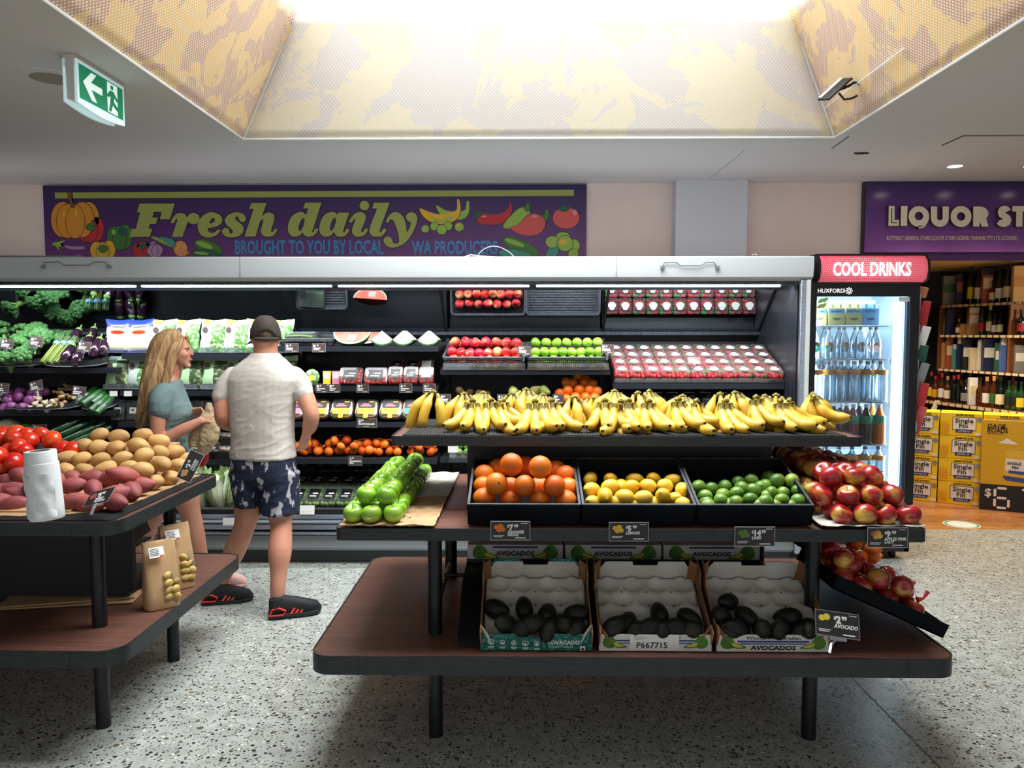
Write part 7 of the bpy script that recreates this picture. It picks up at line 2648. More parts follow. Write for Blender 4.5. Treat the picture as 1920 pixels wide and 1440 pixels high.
for j in range(11):
 z=1.937+j*0.0145
 for i in range(50):
  x=0.055+i*0.0138+(0.0069 if j%2 else 0)
  d=math.hypot((x-0.39)/0.36,(z-2.01)/0.13)
  s=0.0056*max(0.25,1.15-d*0.8)
  if x<FW-0.0:
   pol.append(([(x-s,z),(x,z-s),(x+s,z),(x,z+s)],0))
flat('dot_print',pol,['header_dot'],hd,0.000002,lambda x,y,z:Vector((x,hy(y)-0.0012,y)))['kind']='stuff'
o=text('lettering','COOL DRINKS',0.125,'header_white',hd,(0,0,0),(0,0,0),bold=0.004,extrude=0.0)
xs=[v.co.x for v in o.data.vertices]
for v in o.data.vertices:
 x,z=(v.co.x-min(xs))/(max(xs)-min(xs))*0.52+0.125,1.966+v.co.y*1.0
 v.co=(x,-0.1068,z)
 # shelves and drinks
SHZ=[1.636,1.405,1.107,0.81,0.51]
for z in SHZ:
 fp('wire_shelf',(0.036,0.05,z-0.012),(FW-0.15,FD-0.05,z-0.004),'wire_grey')
 fp('price_rail',(0.036,0.03,z-0.032),(FW-0.15,0.045,z+0.004),'clear_plastic')
def bottle_proto(name,cat,prof,body,cap,lab=None,labm=None,n=14,round_lab=None,caplen=0.02):
 t=thing(name,'x',cat)
 mb=MB()
 mb.lathe(prof,n)
 mb.build('glass_body',body,t)
 top=prof[-2]
 mb=MB()
 mb.lathe([(0.0,top[1]-caplen),(top[0]*1.12,top[1]-caplen),(top[0]*1.12,top[1]+0.002),(0.0,top[1]+0.003)],10)
 mb.build('cap',cap,t)
 if lab:
  z0,z1=lab
  rr_=max(r for r,z in prof if z0-0.03<=z<=z1+0.03)+0.0008
  mb=MB()
  mb.lathe([(rr_,z0),(rr_,z1)],n)
  mb.build('label',labm,t)
 if round_lab:
  zc,rad,m1,m2=round_lab
  R0=max(r for r,z in prof if abs(z-zc)<0.04)+0.0015
  def W(pts):
   return[(R0*math.sin(x/R0),-R0*math.cos(x/R0),zc+z)for x,z in pts]
  mb=MB()
  k=16
  g=[(rad*math.cos(2*PI*i/k),rad*1.05*math.sin(2*PI*i/k))for i in range(k)]
  mb.add(W(g),[tuple(range(k))],0)
  u=[(rad*1.02*math.cos(a),rad*1.07*math.sin(a))for a in[R(10+160*i/8)for i in range(9)]]+[(-rad*0.4,rad*0.45),(rad*0.4,0.0)]
  q=W(u)
  mb.add([(x*1.02,y*1.02,z)for x,y,z in q],[tuple(range(len(u)))],1)
  mb.build('label',[m1,m2],t,fix=False,smooth=False)
 PROTO.append(t)
 return t
def bprof(r,h,neck=0.013,sh=0.62):
 return[(0.0,0.0),(r*0.9,0.0),(r,0.008),(r,h*sh*0.5),(r*0.96,h*sh),(r*0.75,h*(sh+0.1)),(neck*1.3,h*0.86),(neck,h*0.9),(neck,h),(0.0,h)]
mixer={c:bottle_proto('soda_bottle','bottle',bprof(0.042,0.27,0.013,0.6),'bottle_clear','cap_dark',round_lab=(0.10,0.042,m,'label_orange'))for c,m in(('green','label_teal'),('blue','label_sky'),('pale','header_dot'))}
water=bottle_proto('water_bottle','bottle',bprof(0.047,0.285,0.014,0.66),'bottle_clear','cap_dark',(0.19,0.225),'label_orange')
flav={c:bottle_proto('soft_drink_bottle','bottle',bprof(0.045,0.285,0.014,0.62),m,'cap_white',(0.15,0.205),l)for c,m,l in(('lime','bottle_clear','label_lime'),('cola','bottle_cola','label_teal'),('red','bottle_red','label_teal'),('orange','bottle_orange','label_teal'))}
small=bottle_proto('small_bottle','bottle',bprof(0.026,0.165,0.011,0.55),'bottle_clear','cap_white',(0.115,0.14),'label_gold',10)
smallb=bottle_proto('small_bottle','bottle',bprof(0.026,0.165,0.011,0.55),'water_blue','cap_white',(0.115,0.14),'label_sky',10)
FX=1.955
for k,x in enumerate((0.10,0.225,0.345,0.46)):
 t=thing('drink_pack',['gold four-pack of small bottles at the left of the top fridge shelf','gold four-pack of small bottles, second on the top fridge shelf','gold four-pack of small bottles, third on the top fridge shelf','pale blue four-pack of small bottles at the right of the top fridge shelf'][k],'drinks',(FX+x,5.40,SHZ[0]),group='four-packs on the top fridge shelf')
 w=0.056
 fpk='label_gold' if k<3 else 'label_sky'
 mb=MB()
 mb.box((-w,0,0),(w,0.11,0.115))
 c0=mb.build('carton',fpk,t)
 mb=MB()
 mb.box((-w,-0.0012,0.082),(w,0,0.108))
 mb.build('carton_band','label_sky',c0)
 text('lettering','Fever-Tree',0.018,'ink_blue',c0,(-w*0.75,-0.0018,0.09),sx=0.9)
 flat('carton_print',[([(-.03,.045),(.03,.045),(.03,.05),(-.03,.05)],0),([(-.02,.035),(.02,.035),(.02,.04),(-.02,.04)],0)],['ink_black'],c0,0.0002,lambda x_,y_,z_:Vector((x_,-0.0012-z_,y_)))
 for i in range(4):
  o=dup(small if k<3 else smallb)
  o.parent=t
  for key in('label','category','group'):
   if key in o:
    del o[key]
  o.name='small_bottle'
  o.location=(-w/2+(i%2)*w,0.03+0.052*(i//2),0.004)
for k,(x,c)in enumerate(((0.075,'green'),(0.175,'green'),(0.28,'blue'),(0.39,'blue'),(0.50,'pale'))):
 for j in range(2):
  place(mixer[c],(FX+x+0.01*j,5.40+0.11*j,SHZ[1]),(0,0,R(rng.uniform(-8,8))),'%s-labelled soda bottle, %s from the left in the %s row, second fridge shelf'%(c,ORD[k],['front','rear'][j]),'soda bottles on the second fridge shelf',0.8)
for k in range(6):
 for j in range(2):
  place(water,(FX+0.085+0.092*k,5.41+0.11*j,SHZ[2]),(0,0,rr()),'clear water bottle, %s from the left in the %s row of the third fridge shelf'%(ORD[k],['front','rear'][j]),'water bottles on the third fridge shelf',0.98)
for k,c in enumerate(('lime','lime','cola','red','cola','orange')):
 for j in range(2):
  place(flav[c],(FX+0.085+0.092*k,5.41+0.11*j,SHZ[3]),(0,0,rr()),'%s soft drink, %s from the left in the %s row of the fourth fridge shelf'%(c,ORD[k],['front','rear'][j]),'soft drink bottles on the fourth fridge shelf',0.96)
for k in range(6):
 place(water,(FX+0.085+0.092*k,5.41,SHZ[4]),(0,0,rr()),'clear bottle, %s from the left on the fifth fridge shelf below the banana board'%ORD[k],'bottles on the fifth fridge shelf',0.98)
# ------------------------------------------------------------ hanging strip of packets beside the fridge
hs_=thing('clip_strip','hanging clip strip of small red and dark packets on the fridge side','packets',(2.735,5.36,0))
for k,(z,m,h)in enumerate(((1.86,'print_peach',0.07),(1.70,'print_red',0.2),(1.55,'sticker_white',0.16),(1.40,'print_dark_green',0.2),(1.28,'wire_grey',0.2),(1.14,'print_red',0.2),(0.98,'print_coral',0.2))):
 mb=MB()
 mb.prism([(-0.028,-h/2),(0.028,-h/2),(0.026,h/2),(-0.026,h/2)],-0.008,0.008,'y')
 mb.build('packet',m,hs_,(0.012+0.006*(k%2),-0.012*(k%3),z),(R(12),R(8 if k%2 else 14),R(-20)))
mb=MB()
mb.box((-0.008,0.0,0.9),(0.002,0.004,1.9))
mb.build('strip','white_plastic',hs_)
# ------------------------------------------------------------ liquor shelves
mat('shelf_oak',srgb(140,88,50),0.45,col2=srgb(112,66,36),scale=6,detail=4,stretch=(1,16,16))
mat('glass_amber',srgb(70,34,14),0.1,coat=0.4)
mat('glass_dark',srgb(14,20,18),0.1,coat=0.5)
mat('glass_green',srgb(24,60,30),0.1,coat=0.4)
for n_,c_ in dict(yellow=(226,196,40),cream=(226,208,170),white=(226,220,212),navy=(26,36,74),teal=(70,150,140),copper=(170,84,50),tan=(190,140,80),blue=(80,110,180),orange=(222,150,40),red=(170,36,50),grey=(130,126,118),black=(24,26,30),green=(50,100,50),timber=(206,172,110)).items():
 mat('box_'+n_,srgb(*c_),0.45)
S0=Vector((at(1762,600,8.35).x,8.35,0))
S1=Vector((at(1915,600,7.25).x,7.25,0))
SU=(S1-S0).normalized()
SN=Vector((-SU.y,SU.x,0))
if SN.dot(Vector((S0.x,S0.y,0)))<0:
 SN=-SN
SA=math.atan2(SU.y,SU.x)
def onshelf(px,d=0.0):
 """point on the shelf front line seen at column px, d behind it"""
 r=ray(px,640)
 P=S0+SN*d
 den=r.x*SU.y-r.y*SU.x
 t=(P.x*SU.y-P.y*SU.x)/den
 return Vector((r.x*t,r.y*t,0))
su=thing('shelf_unit','tall oak liquor shelving with price strips in the dim store beyond the opening','shelves',(S0.x,S0.y,0),(0,0,SA))
L0,L1=-0.02,3.0
zsh=[1.875,1.563,1.205]
for k,z in enumerate(zsh):
 mb=MB()
 mb.box((L0,0.0,z-0.022),(L1,0.30,z))
 mb.build('shelf','shelf_oak',su)
 x=0.02
 while x<1.6:
  mb=MB()
  mb.box((x,-0.006,z-0.024),(x+0.06,-0.001,z+0.0))
  mb.build('shelf_label','box_cream',su)
  x+=0.085
mb=MB()
mb.box((L0,0.26,0.0),(L1,0.30,2.2))
mb.build('back_panel','dark_wall',su)
for x in(L0,0.96):
 mb=MB()
 mb.box((x,0.0,1.205),(x+0.022,0.28,1.875))
 mb.build('upright','shelf_oak',su)
mb=MB()
mb.box((-0.25,-0.15,0.84),(L1,0.26,0.865))
mb.build('counter','shelf_oak',su)
mb=MB()
mb.box((-0.23,-0.11,0.0),(L1,0.26,0.84))
mb.build('counter_base','dark_wall',su)
x=-0.2
while x<1.6:
 mb=MB()
 mb.box((x,-0.158,0.838),(x+0.07,-0.151,0.866))
 mb.build('shelf_label','box_cream',su)
 x+=0.10
def liq(px,z,kind,wpx,hpx,body,lab,where,d=0.10):
 P=onshelf(px,d)
 sc=P.length/FPX
 w,h=wpx*sc/2,hpx*sc
 if kind=='b':
  t=thing('liquor_bottle',where,'bottle',(P.x,P.y,z),(0,0,-math.atan2(P.x,P.y)),'bottles in the liquor store')
  mb=MB()
  mb.lathe([(0.0,0.0),(w*0.95,0.0),(w,h*0.03),(w,h*0.52),(w*0.75,h*0.64),(w*0.36,h*0.72),(w*0.32,h*0.97),(w*0.34,h),(0.0,h)],12)
  mb.build('glass_body',body,t)
  mb=MB()
  mb.lathe([(0.0,h*0.86),(w*0.4,h*0.86),(w*0.4,h*1.005),(0.0,h*1.01)],10)
  mb.build('cap','box_black' if lab[1]is None else lab[1],t)
  if lab[0]:
   mb=MB()
   a0,a1=-PI/2-1.15,-PI/2+1.15
   k=8
   vs=[(w*1.03*math.cos(a0+(a1-a0)*i/k),w*1.03*math.sin(a0+(a1-a0)*i/k),zz)for zz in(h*0.14,h*0.46)for i in range(k+1)]
   mb.add(vs,[(i,i+1,k+2+i,k+1+i)for i in range(k)])
   mb.build('label',lab[0],t)
 else:
  t=thing('liquor_box',where,'box',(P.x,P.y,z),(0,0,-math.atan2(P.x,P.y)+0.25),'boxes in the liquor store')
  mb=MB()
  mb.box((-w,-0.0,0),(w,min(0.09,2*w),h))
  bevel(mb.build('carton',body,t),0.002)
  if lab[0]:
   mb=MB()
   mb.box((-w*0.92,-0.0015,h*0.42),(w*0.92,0,h*0.72))
   mb.build('label',lab[0],t)
  if lab[1]:
   mb=MB()
   mb.box((-w,-0.001,h*0.8),(w,0,h))
   mb.build('label_band',lab[1],t)
WH=['top shelf','second shelf','third shelf','counter']
items=[[(1778,'x',20,48,'box_grey',('box_green',None)),(1796,'x',9,50,'box_navy',('box_copper',None)),(1816,'b',9,60,'glass_dark',('box_yellow',None)),(1830,'b',10,56,'glass_dark',('box_white',None)),(1848,'x',14,56,'box_copper',('box_cream','box_black')),(1858,'b',11,36,'glass_amber',('box_cream',None)),(1870,'b',12,50,'glass_dark',('box_white',None)),(1885,'b',12,54,'glass_dark',('box_cream',None)),(1896,'b',8,34,'glass_dark',(None,None)),(1911,'x',22,56,'box_timber',('box_tan',None))],[(1771,'x',10,28,'box_white',('box_cream',None)),(1781,'x',12,42,'box_navy',(None,None)),(1797,'b',10,26,'glass_amber',('box_cream','box_tan')),(1810,'x',13,18,'box_tan',(None,None)),(1825,'x',14,44,'box_tan',('box_white','box_cream')),(1840,'b',11,42,'glass_green',('box_red',None)),(1855,'b',11,46,'glass_green',('box_cream','box_yellow')),(1864,'b',9,34,'glass_amber',('box_white',None)),(1874,'b',9,36,'glass_dark',('box_cream',None)),(1896,'b',12,46,'glass_amber',(None,None)),(1913,'b',11,40,'glass_dark',('box_red',None))],[(1772,'x',9,42,'box_tan',(None,None)),(1782,'x',10,52,'box_copper',('box_cream',None)),(1794,'x',9,40,'box_teal',(None,'box_white')),(1803,'x',10,52,'box_navy',(None,'box_cream')),(1815,'x',13,50,'box_black',('box_white',None)),(1830,'x',13,36,'box_cream',(None,None)),(1843,'x',10,50,'box_white',('box_cream',None)),(1858,'x',19,52,'box_navy',('box_white',None)),(1873,'x',8,46,'box_green',('box_white',None)),(1886,'x',12,54,'box_blue',(None,'box_white')),(1900,'x',12,52,'box_black',(None,None)),(1914,'x',13,44,'box_grey',('box_white',None))],[(1740,'b',10,34,'glass_dark',('box_grey',None)),(1749,'b',10,46,'glass_dark',('box_yellow','box_red')),(1757,'b',11,40,'glass_amber',('box_orange','box_red')),(1769,'b',11,46,'glass_amber',('box_white','box_red')),(1780,'b',11,42,'glass_amber',('box_cream','box_tan')),(1792,'b',11,44,'glass_dark',(None,'box_red')),(1800,'b',11,46,'glass_dark',(None,'box_red')),(1814,'b',14,40,'glass_dark',('box_grey',None)),(1829,'x',12,44,'box_white',('box_cream',None)),(1842,'b',13,46,'glass_amber',(None,None)),(1854,'b',13,48,'glass_amber',('box_white','box_tan')),(1867,'b',12,50,'glass_amber',('box_green','box_tan')),(1880,'b',14,50,'glass_dark',('box_cream',None)),(1896,'b',13,46,'glass_green',('box_black',None)),(1908,'b',13,46,'glass_green',('box_black',None)),(1919,'b',13,46,'glass_green',('box_yellow',None))]]
DESC={'b':'liquor bottle','x':'spirit box'}
for si,row in enumerate(items):
 for k,(px,kd,w,h,body,lab)in enumerate(row):
  bn=body.split('_')[1]
  ln=' with a %s label'%lab[0].split('_')[1]if lab[0]else ''
  liq(px,[1.876,1.564,1.206,0.866][si],kd,w,h,body,lab,'%s %s%s, %s from the left on the store\'s %s'%(bn,DESC[kd],ln,ORD[k],WH[si]),0.06 if si<3 else-0.06)
for k,px in enumerate((1763,1776,1788,1806,1822,1850,1861,1874,1889,1903)):
 liq(px,0.866,'b',10,50,'glass_dark' if k%3 else 'glass_amber',(None,('box_red','box_tan',None)[k%3]),'dark liquor bottle in the rear row on the store\'s counter, %s from the left'%ORD[k],0.06)
mb=MB()
P=onshelf(1751,-0.19)
mb.prism([(-0.025,-0.07),(0.03,-0.07),(0.075,0.08),(0.03,0.08)],-0.001,0.001,'y')
tag(mb.build('shelf_card','box_cream',None,(P.x,P.y,0.80),(0,0,SA+0.9)),'pale card slanting from the counter edge above the beer cartons','card')
# ------------------------------------------------------------ yellow beer cartons and the price board
mat('beer_yellow',srgb(236,196,20),0.5,col2=srgb(240,204,40),scale=4)
mat('beer_orange',srgb(238,160,40),0.5)
mat('beer_white',srgb(232,226,220),0.5)
mat('board_yellow',srgb(214,166,20),0.45)
mat('board_black',srgb(18,20,22),0.4)
mat('can_gold',srgb(226,180,50),0.35)
mat('can_blue',srgb(60,70,140),0.4)
mat('bottle_print',srgb(120,50,24),0.35)
K0=Vector((at(1757,941,7.2).x,7.2,0))
K1=Vector((at(1836,950,7.03).x,7.03,0))
KU=(K1-K0).normalized()
KA=math.atan2(KU.y,KU.x)
KW=(K1-K0).length
KH=0.213
def beer(col,row,label):
 t=thing('beer_carton',label,'carton',tuple(K0+KU*(KW+0.006)*col+Vector((0,0,KH*row+0.0))),(0,0,KA),'stacked yellow beer cartons')
 mb=MB()
 mb.box((0.002,0.0,0.0),(KW-0.002,0.27,KH-0.003))
 f=bevel(mb.build('box','beer_yellow',t),0.004)
 def pr(name,polys,mats):
  return flat(name,[([(p[0]*KW,p[1]*KH)for p in pts],mi)for pts,mi in polys],mats,f,0.0005,lambda x,y,z:Vector((x,-z,y)))
 pr('label_print',[([(.30,.24),(.86,.24),(.86,.82),(.30,.82)],0),([(.315,.265),(.845,.265),(.845,.795),(.315,.795)],1),([(.38,.14),(.76,.14),(.80,.29),(.38,.29)],2),(ell(1.0-0.03-0.04,.74,.06,.105,12),3),([(.84,.05),(.98,.05),(.98,.17),(.84,.17)],1)]+[([(.04+.05*(i%4),.10+.11*(i//4)),(.08+.05*(i%4),.10+.11*(i//4)),(.085+.05*(i%4),.15+.11*(i//4)),(.04+.05*(i%4),.155+.11*(i//4))],4)for i in range(20)],['ink_black','beer_white','ink_blue','wire_grey','beer_orange'])
 text('lettering','Single',KH*0.27,'ink_black',f,(KW*0.36,-0.003,KH*0.58),bold=0.001,sx=1.1)
 text('lettering','Fin',KH*0.27,'ink_black',f,(KW*0.45,-0.003,KH*0.35),bold=0.001,sx=1.1)
 text('lettering','SUMMER ALE',KH*0.09,'ink_white',f,(KW*0.43,-0.0035,KH*0.18),sx=0.9)
 text('lettering','GAGE ROADS',KH*0.11,'ink_black',f,(KW*0.37,-0.0018,KH*0.87),bold=0.0008)
 return t
for col,cn in((-1,'left stack beside the fridge'),(0,'middle stack'),(1,'right stack behind the price board')):
 for row in range(4):
  beer(col,row,'yellow beer carton, %s from the bottom of the %s'%(ORD[row],cn))
B0=at(1836,952,6.93)
B0.z=0
BU=Vector((0.5,-0.26,0)).normalized()
BA=math.atan2(BU.y,BU.x)
bw,bh=0.62,0.81
bd=thing('price_board','yellow price board with a can, a bottle and white segment digits before the beer cartons','sign',tuple(B0),(0,0,BA))
mb=MB()
mb.box((0,0.0,0.235),(bw,0.03,bh))
f=mb.build('yellow_panel','board_yellow',bd)
mb=MB()
mb.box((0,0.0,0.0),(bw,0.03,0.235))
g_=mb.build('black_panel','board_black',bd)
px2=lambda x,y:((x-865)/1329*240*0.00475*1.10,0.81-(y-235)/930*0.81)
text('lettering','GAGE',0.056,'ink_black',f,(px2(905,0)[0],-0.001,px2(0,318)[1]),bold=0.0015,sx=0.95)
text('lettering','ROADS',0.056,'ink_black',f,(px2(905,0)[0],-0.001,px2(0,360)[1]),bold=0.0015,sx=0.85)
text('lettering','BREWING CO',0.02,'ink_black',f,(px2(908,0)[0],-0.001,px2(0,380)[1]))
FB=lambda x,y,z:Vector((x,-z,y))
flat('feather_print',[([px2(1020,315),px2(1060,285),px2(1035,318)],0),([px2(1030,318),px2(1068,300),px2(1040,328)],0),([px2(1015,305),px2(1040,272),px2(1022,320)],0)],['ink_black'],f,0.0004,FB)
flat('cloud_print',[(smoothpoly([px2(1005,465),px2(1035,440),px2(1065,415),px2(1100,435),px2(1150,470)],3),0)],['beer_white'],f,0.0004,FB)
flat('can_print',[([px2(1060,545),px2(1075,532),px2(1230,540),px2(1248,560),px2(1258,840),px2(1235,862),px2(1070,845),px2(1045,815)],0),([px2(1062,620),px2(1248,628),px2(1252,760),px2(1060,745)],1),([px2(1048,795),px2(1256,815),px2(1256,838),px2(1235,860),px2(1070,845),px2(1046,815)],2),([px2(1088,738),px2(1222,745),px2(1205,778),px2(1088,768)],2)],['can_gold','beer_white','can_blue'],f,0.0005,FB)
text('lettering','SINGLE',0.032,'ink_black',f,(px2(1075,0)[0],-0.003,px2(0,680)[1]),bold=0.001)
text('lettering','FIN',0.034,'ink_black',f,(px2(1112,0)[0],-0.003,px2(0,722)[1]),bold=0.001)
flat('bottle_print',[([px2(1320,320),px2(1360,320),px2(1365,470),px2(1400,560),px2(1400,890),px2(1265,860),px2(1262,600),px2(1310,480)],0),([px2(1266,640),px2(1400,650),px2(1400,770),px2(1266,750)],1),([px2(1320,400),px2(1362,400),px2(1364,470),px2(1316,470)],2)],['bottle_print','beer_white','label_lime'],f,0.0005,FB)
text('lettering','SINGLE',0.032,'ink_black',f,(px2(1282,0)[0],-0.003,px2(0,695)[1]),bold=0.001)
text('lettering','FIN',0.034,'ink_black',f,(px2(1310,0)[0],-0.003,px2(0,735)[1]),bold=0.001)
text('lettering','$',0.10,'beer_white',g_,(0.035,-0.001,0.125),bold=0.002)
def seg(x0,which):
 w,h,t=0.105,0.175,0.021
 z0=0.03
 S={'a':((t,h),(w-t,h),1),'d':((t,0),(w-t,0),1),'g':((t,h/2),(w-t,h/2),1),'f':((0,h/2+t*.7),(0,h-t*.6),0),'e':((0,t*.6),(0,h/2-t*.7),0),'b':((w,h/2+t*.7),(w,h-t*.6),0),'c':((w,t*.6),(w,h/2-t*.7),0)}
 pol=[]
 for k in which:
  (xa,za),(xb,zb),hor=S[k]
  o=t/2
  if hor:
   pts=[(xa-o*.6,za),(xa,za+o),(xb,zb+o),(xb+o*.6,zb),(xb,zb-o),(xa,za-o)]
  else:
   pts=[(xa,za-o*.6),(xa+o,za),(xb+o,zb),(xb,zb+o*.6),(xb-o,zb),(xa-o,za)]
  pol.append(([(x0+p[0],z0+p[1])for p in pts],0))
 flat('digit_print',pol,['beer_white'],g_,0.0003,FB)
seg(0.115,'afgcde')
seg(0.30,'abcd' if False else 'abc')
seg(0.47,'abcdfg')
mb=MB()
mb.box((0.1,0.03,0.0),(0.13,0.14,0.02))
mb.box((0.45,0.03,0.0),(0.48,0.14,0.02))
mb.build('foot','board_black',bd)
p=atz(1803,983.5,0.0)
t=thing('floor_sticker','round white and blue sticker on the timber floor before the beer cartons','sticker',(p.x,p.y,0.0005))
mb=MB()
mb.lathe([(0.0,0.001),(0.135,0.001),(0.138,0.0)],32)
mb.build('disc','sticker_white',t)
mb=MB()
mb.lathe([(0.11,0.0014),(0.128,0.0014)],32)
mb.build('ring_print','label_teal',t)
# ------------------------------------------------------------ the two shoppers
from mathutils import noise as mnoise
mat('skin',srgb(206,146,120),0.5,col2=srgb(196,132,108),scale=7,sss=0.12,bump=0.05,bscale=200)
mat('shirt_white',srgb(204,197,190),0.85,col2=srgb(198,190,184),scale=5,bump=0.25,bscale=16,bdist=0.012)
mat('shirt_green',srgb(112,134,134),0.85,col2=srgb(104,126,126),scale=6,bump=0.2,bscale=18,bdist=0.01)
mat('shorts_print',srgb(28,34,58),0.8,col2=srgb(176,172,178),scale=22,detail=5,lo=0.565,hi=0.60,stretch=(1,1,0.6))
mat('shorts_dark',srgb(44,46,54),0.8)
mat('cap_cloth',srgb(58,50,46),0.85,bump=0.2,bscale=120)
mat('hair_brown',srgb(84,66,54),0.7,col2=srgb(124,104,90),scale=90,bump=0.6,bscale=160)
mat('hair_blond',srgb(196,158,112),0.5,col2=srgb(132,98,62),scale=26,detail=5,stretch=(3,3,0.22),lo=0.38,hi=0.68,bump=0.5,bscale=60,bdist=0.006)
mat('shoe_black',srgb(20,20,24),0.7,bump=0.3,bscale=260)
mat('sole_black',srgb(28,28,32),0.6)
mat('shoe_red',srgb(206,56,44),0.6)
mat('shoe_pink',srgb(230,180,174),0.7)
mat('eye_white',srgb(235,232,228),0.2)
mat('eye_dark',srgb(40,50,60),0.2)
mat('paper_cream',srgb(204,182,142),0.75,col2=srgb(188,164,124),scale=14,bump=0.4,bscale=30,bdist=0.012)
mat('lips',srgb(176,92,86),0.45)
def loft(mb,secs,lat,fwd,n=24,ex=0.85,mi=0):
 """closed body: sections (centre, half width, half depth) stacked along the body"""
 lat,fwd=Vector(lat).normalized(),Vector(fwd).normalized()
 vs,fs=[],[]
 for c,w,d in secs:
  for i in range(n):
   a=2*PI*i/n
   ca,sa=math.cos(a),math.sin(a)
   vs.append(Vector(c)+lat*math.copysign(abs(ca)**ex,ca)*w+fwd*math.copysign(abs(sa)**ex,sa)*d)
 for k in range(len(secs)-1):
  for i in range(n):
   j=(i+1)%n
   fs.append((k*n+i,k*n+j,(k+1)*n+j,(k+1)*n+i))
 fs.append(tuple(range(n-1,-1,-1)))
 fs.append(tuple((len(secs)-1)*n+i for i in range(n)))
 mb.add(vs,fs,mi)
def limb(mb,pts,rad,n=16,steps=5):
 """tapering limb with round ends through the joints"""
 P,Q=[Vector(p)for p in pts],[]
 for i in range(len(P)-1):
  p0,p1,p2,p3=P[max(i-1,0)],P[i],P[i+1],P[min(i+2,len(P)-1)]
  for j in range(steps):
   t=j/steps
   q=0.5*((2*p1)+(p2-p0)*t+(2*p0-5*p1+4*p2-p3)*t*t+(3*p1-p0-3*p2+p3)*t**3)
   Q.append((q,rad[i]+(rad[i+1]-rad[i])*(t*t*(3-2*t))))
 Q.append((P[-1],rad[-1]))
 mb.tube([q for q,r in Q],[r for q,r in Q],n)
 mb.ball(Q[0][0],Q[0][1],12,8)
 mb.ball(Q[-1][0],Q[-1][1],12,8)
def grown(mb,name,m,parent,voxel=0.006,smooth=4,fn=None,origin=Vector()):
 """one continuous surface grown over the shapes"""
 me0=mb.mesh('body',m,smooth=False)
 o=bpy.data.objects.new('body',me0)
 C.objects.link(o)
 r=o.modifiers.new('r','REMESH')
 r.mode='VOXEL'
 r.voxel_size=voxel
 s=o.modifiers.new('s','SMOOTH')
 s.iterations=smooth
 s.factor=0.5
 dg=bpy.context.evaluated_depsgraph_get()
 me=bpy.data.meshes.new_from_object(o.evaluated_get(dg))
 bpy.data.objects.remove(o)
 if fn:
  for v,nn in zip(me.vertices,[v.normal.copy()for v in me.vertices]):
   v.co+=nn*fn(v.co)
 me.transform(Matrix.Translation(-origin))
 me.polygons.foreach_set('use_smooth',[True]*len(me.polygons))
 me.materials.clear()
 me.materials.append(MATS[m])
 return link(name,me,parent)
def hand(mb,wrist,d,palm,s=1.0,curl=0.5,thumb=1):
 """palm, four fingers of different lengths with two bends, and a thumb leaving the side of the palm"""
 d,palm=Vector(d).normalized(),Vector(palm).normalized()
 side=d.cross(palm).normalized()*thumb
 w=Vector(wrist)
 pc=w+d*0.045*s
 for i in range(5):
  for j in range(4):
   mb.ball(w+d*s*(0.012+0.019*i)+side*s*(j-1.5)*0.017*(0.8+0.07*i),0.0135*s,8,6)
 for j,L in enumerate((0.072,0.080,0.074,0.058)):
  b=w+d*s*0.088+side*s*(1.5-j)*0.0195
  p,dr=b,d
  pts=[b-d*0.02*s,b]
  for q,f in enumerate((0.42,0.32,0.26)):
   dr=(dr*math.cos(curl*(0.55+0.4*q))+palm*math.sin(curl*(0.55+0.4*q))).normalized()
   p=p+dr*L*f*s
   pts.append(p)
  mb.tube(pts,[0.0095*s,0.0092*s,0.0085*s,0.0078*s,0.0062*s],8)
  mb.ball(pts[-1],0.0064*s,8,6)
 b=w+d*s*0.028+side*s*0.026
 t1=b+(d*0.6+side*0.65+palm*0.35).normalized()*0.036*s
 t2=t1+(d*0.85+side*0.15+palm*0.6).normalized()*0.03*s
 mb.tube([b-side*0.012*s,b,t1,t2],[0.013*s,0.0125*s,0.0105*s,0.008*s],8)
 mb.ball(t2,0.008*s,8,6)
def head(mb,c,f,tilt,s=1.0):
 """skull, jaw, brow, nose, lips, chin and ears; f is where the face looks"""
 f=Vector(f).normalized()
 up=Vector((0,0,1))
 l=up.cross(f).normalized()
 up=(up*math.cos(tilt)+f*math.sin(tilt)).normalized()
 f=l.cross(up).normalized()
 M=Matrix((f,l,up)).transposed().to_4x4()
 M.translation=Vector(c)
 def b(x,y,z,rx,ry,rz):
  mb.ball((x*s,y*s,z*s),(rx*s,ry*s,rz*s),18,12,0,M)
 b(-0.008,0,0.028,0.092,0.074,0.082)
 b(0.026,0,-0.022,0.058,0.060,0.074)
 b(0.040,0,-0.068,0.038,0.040,0.030)
 b(0.064,0,-0.094,0.021,0.025,0.018)
 b(0.072,0,0.022,0.018,0.046,0.014)
 b(0.090,0,-0.004,0.012,0.011,0.026)
 b(0.098,0,-0.022,0.012,0.012,0.010)
 b(0.078,0,-0.051,0.011,0.021,0.0075)
 b(0.076,0,-0.062,0.011,0.019,0.008)
 for sd in(-1,1):
  b(0.050,sd*0.032,-0.018,0.032,0.029,0.032)
  b(-0.004,sd*0.072,-0.008,0.020,0.010,0.032)
 return M
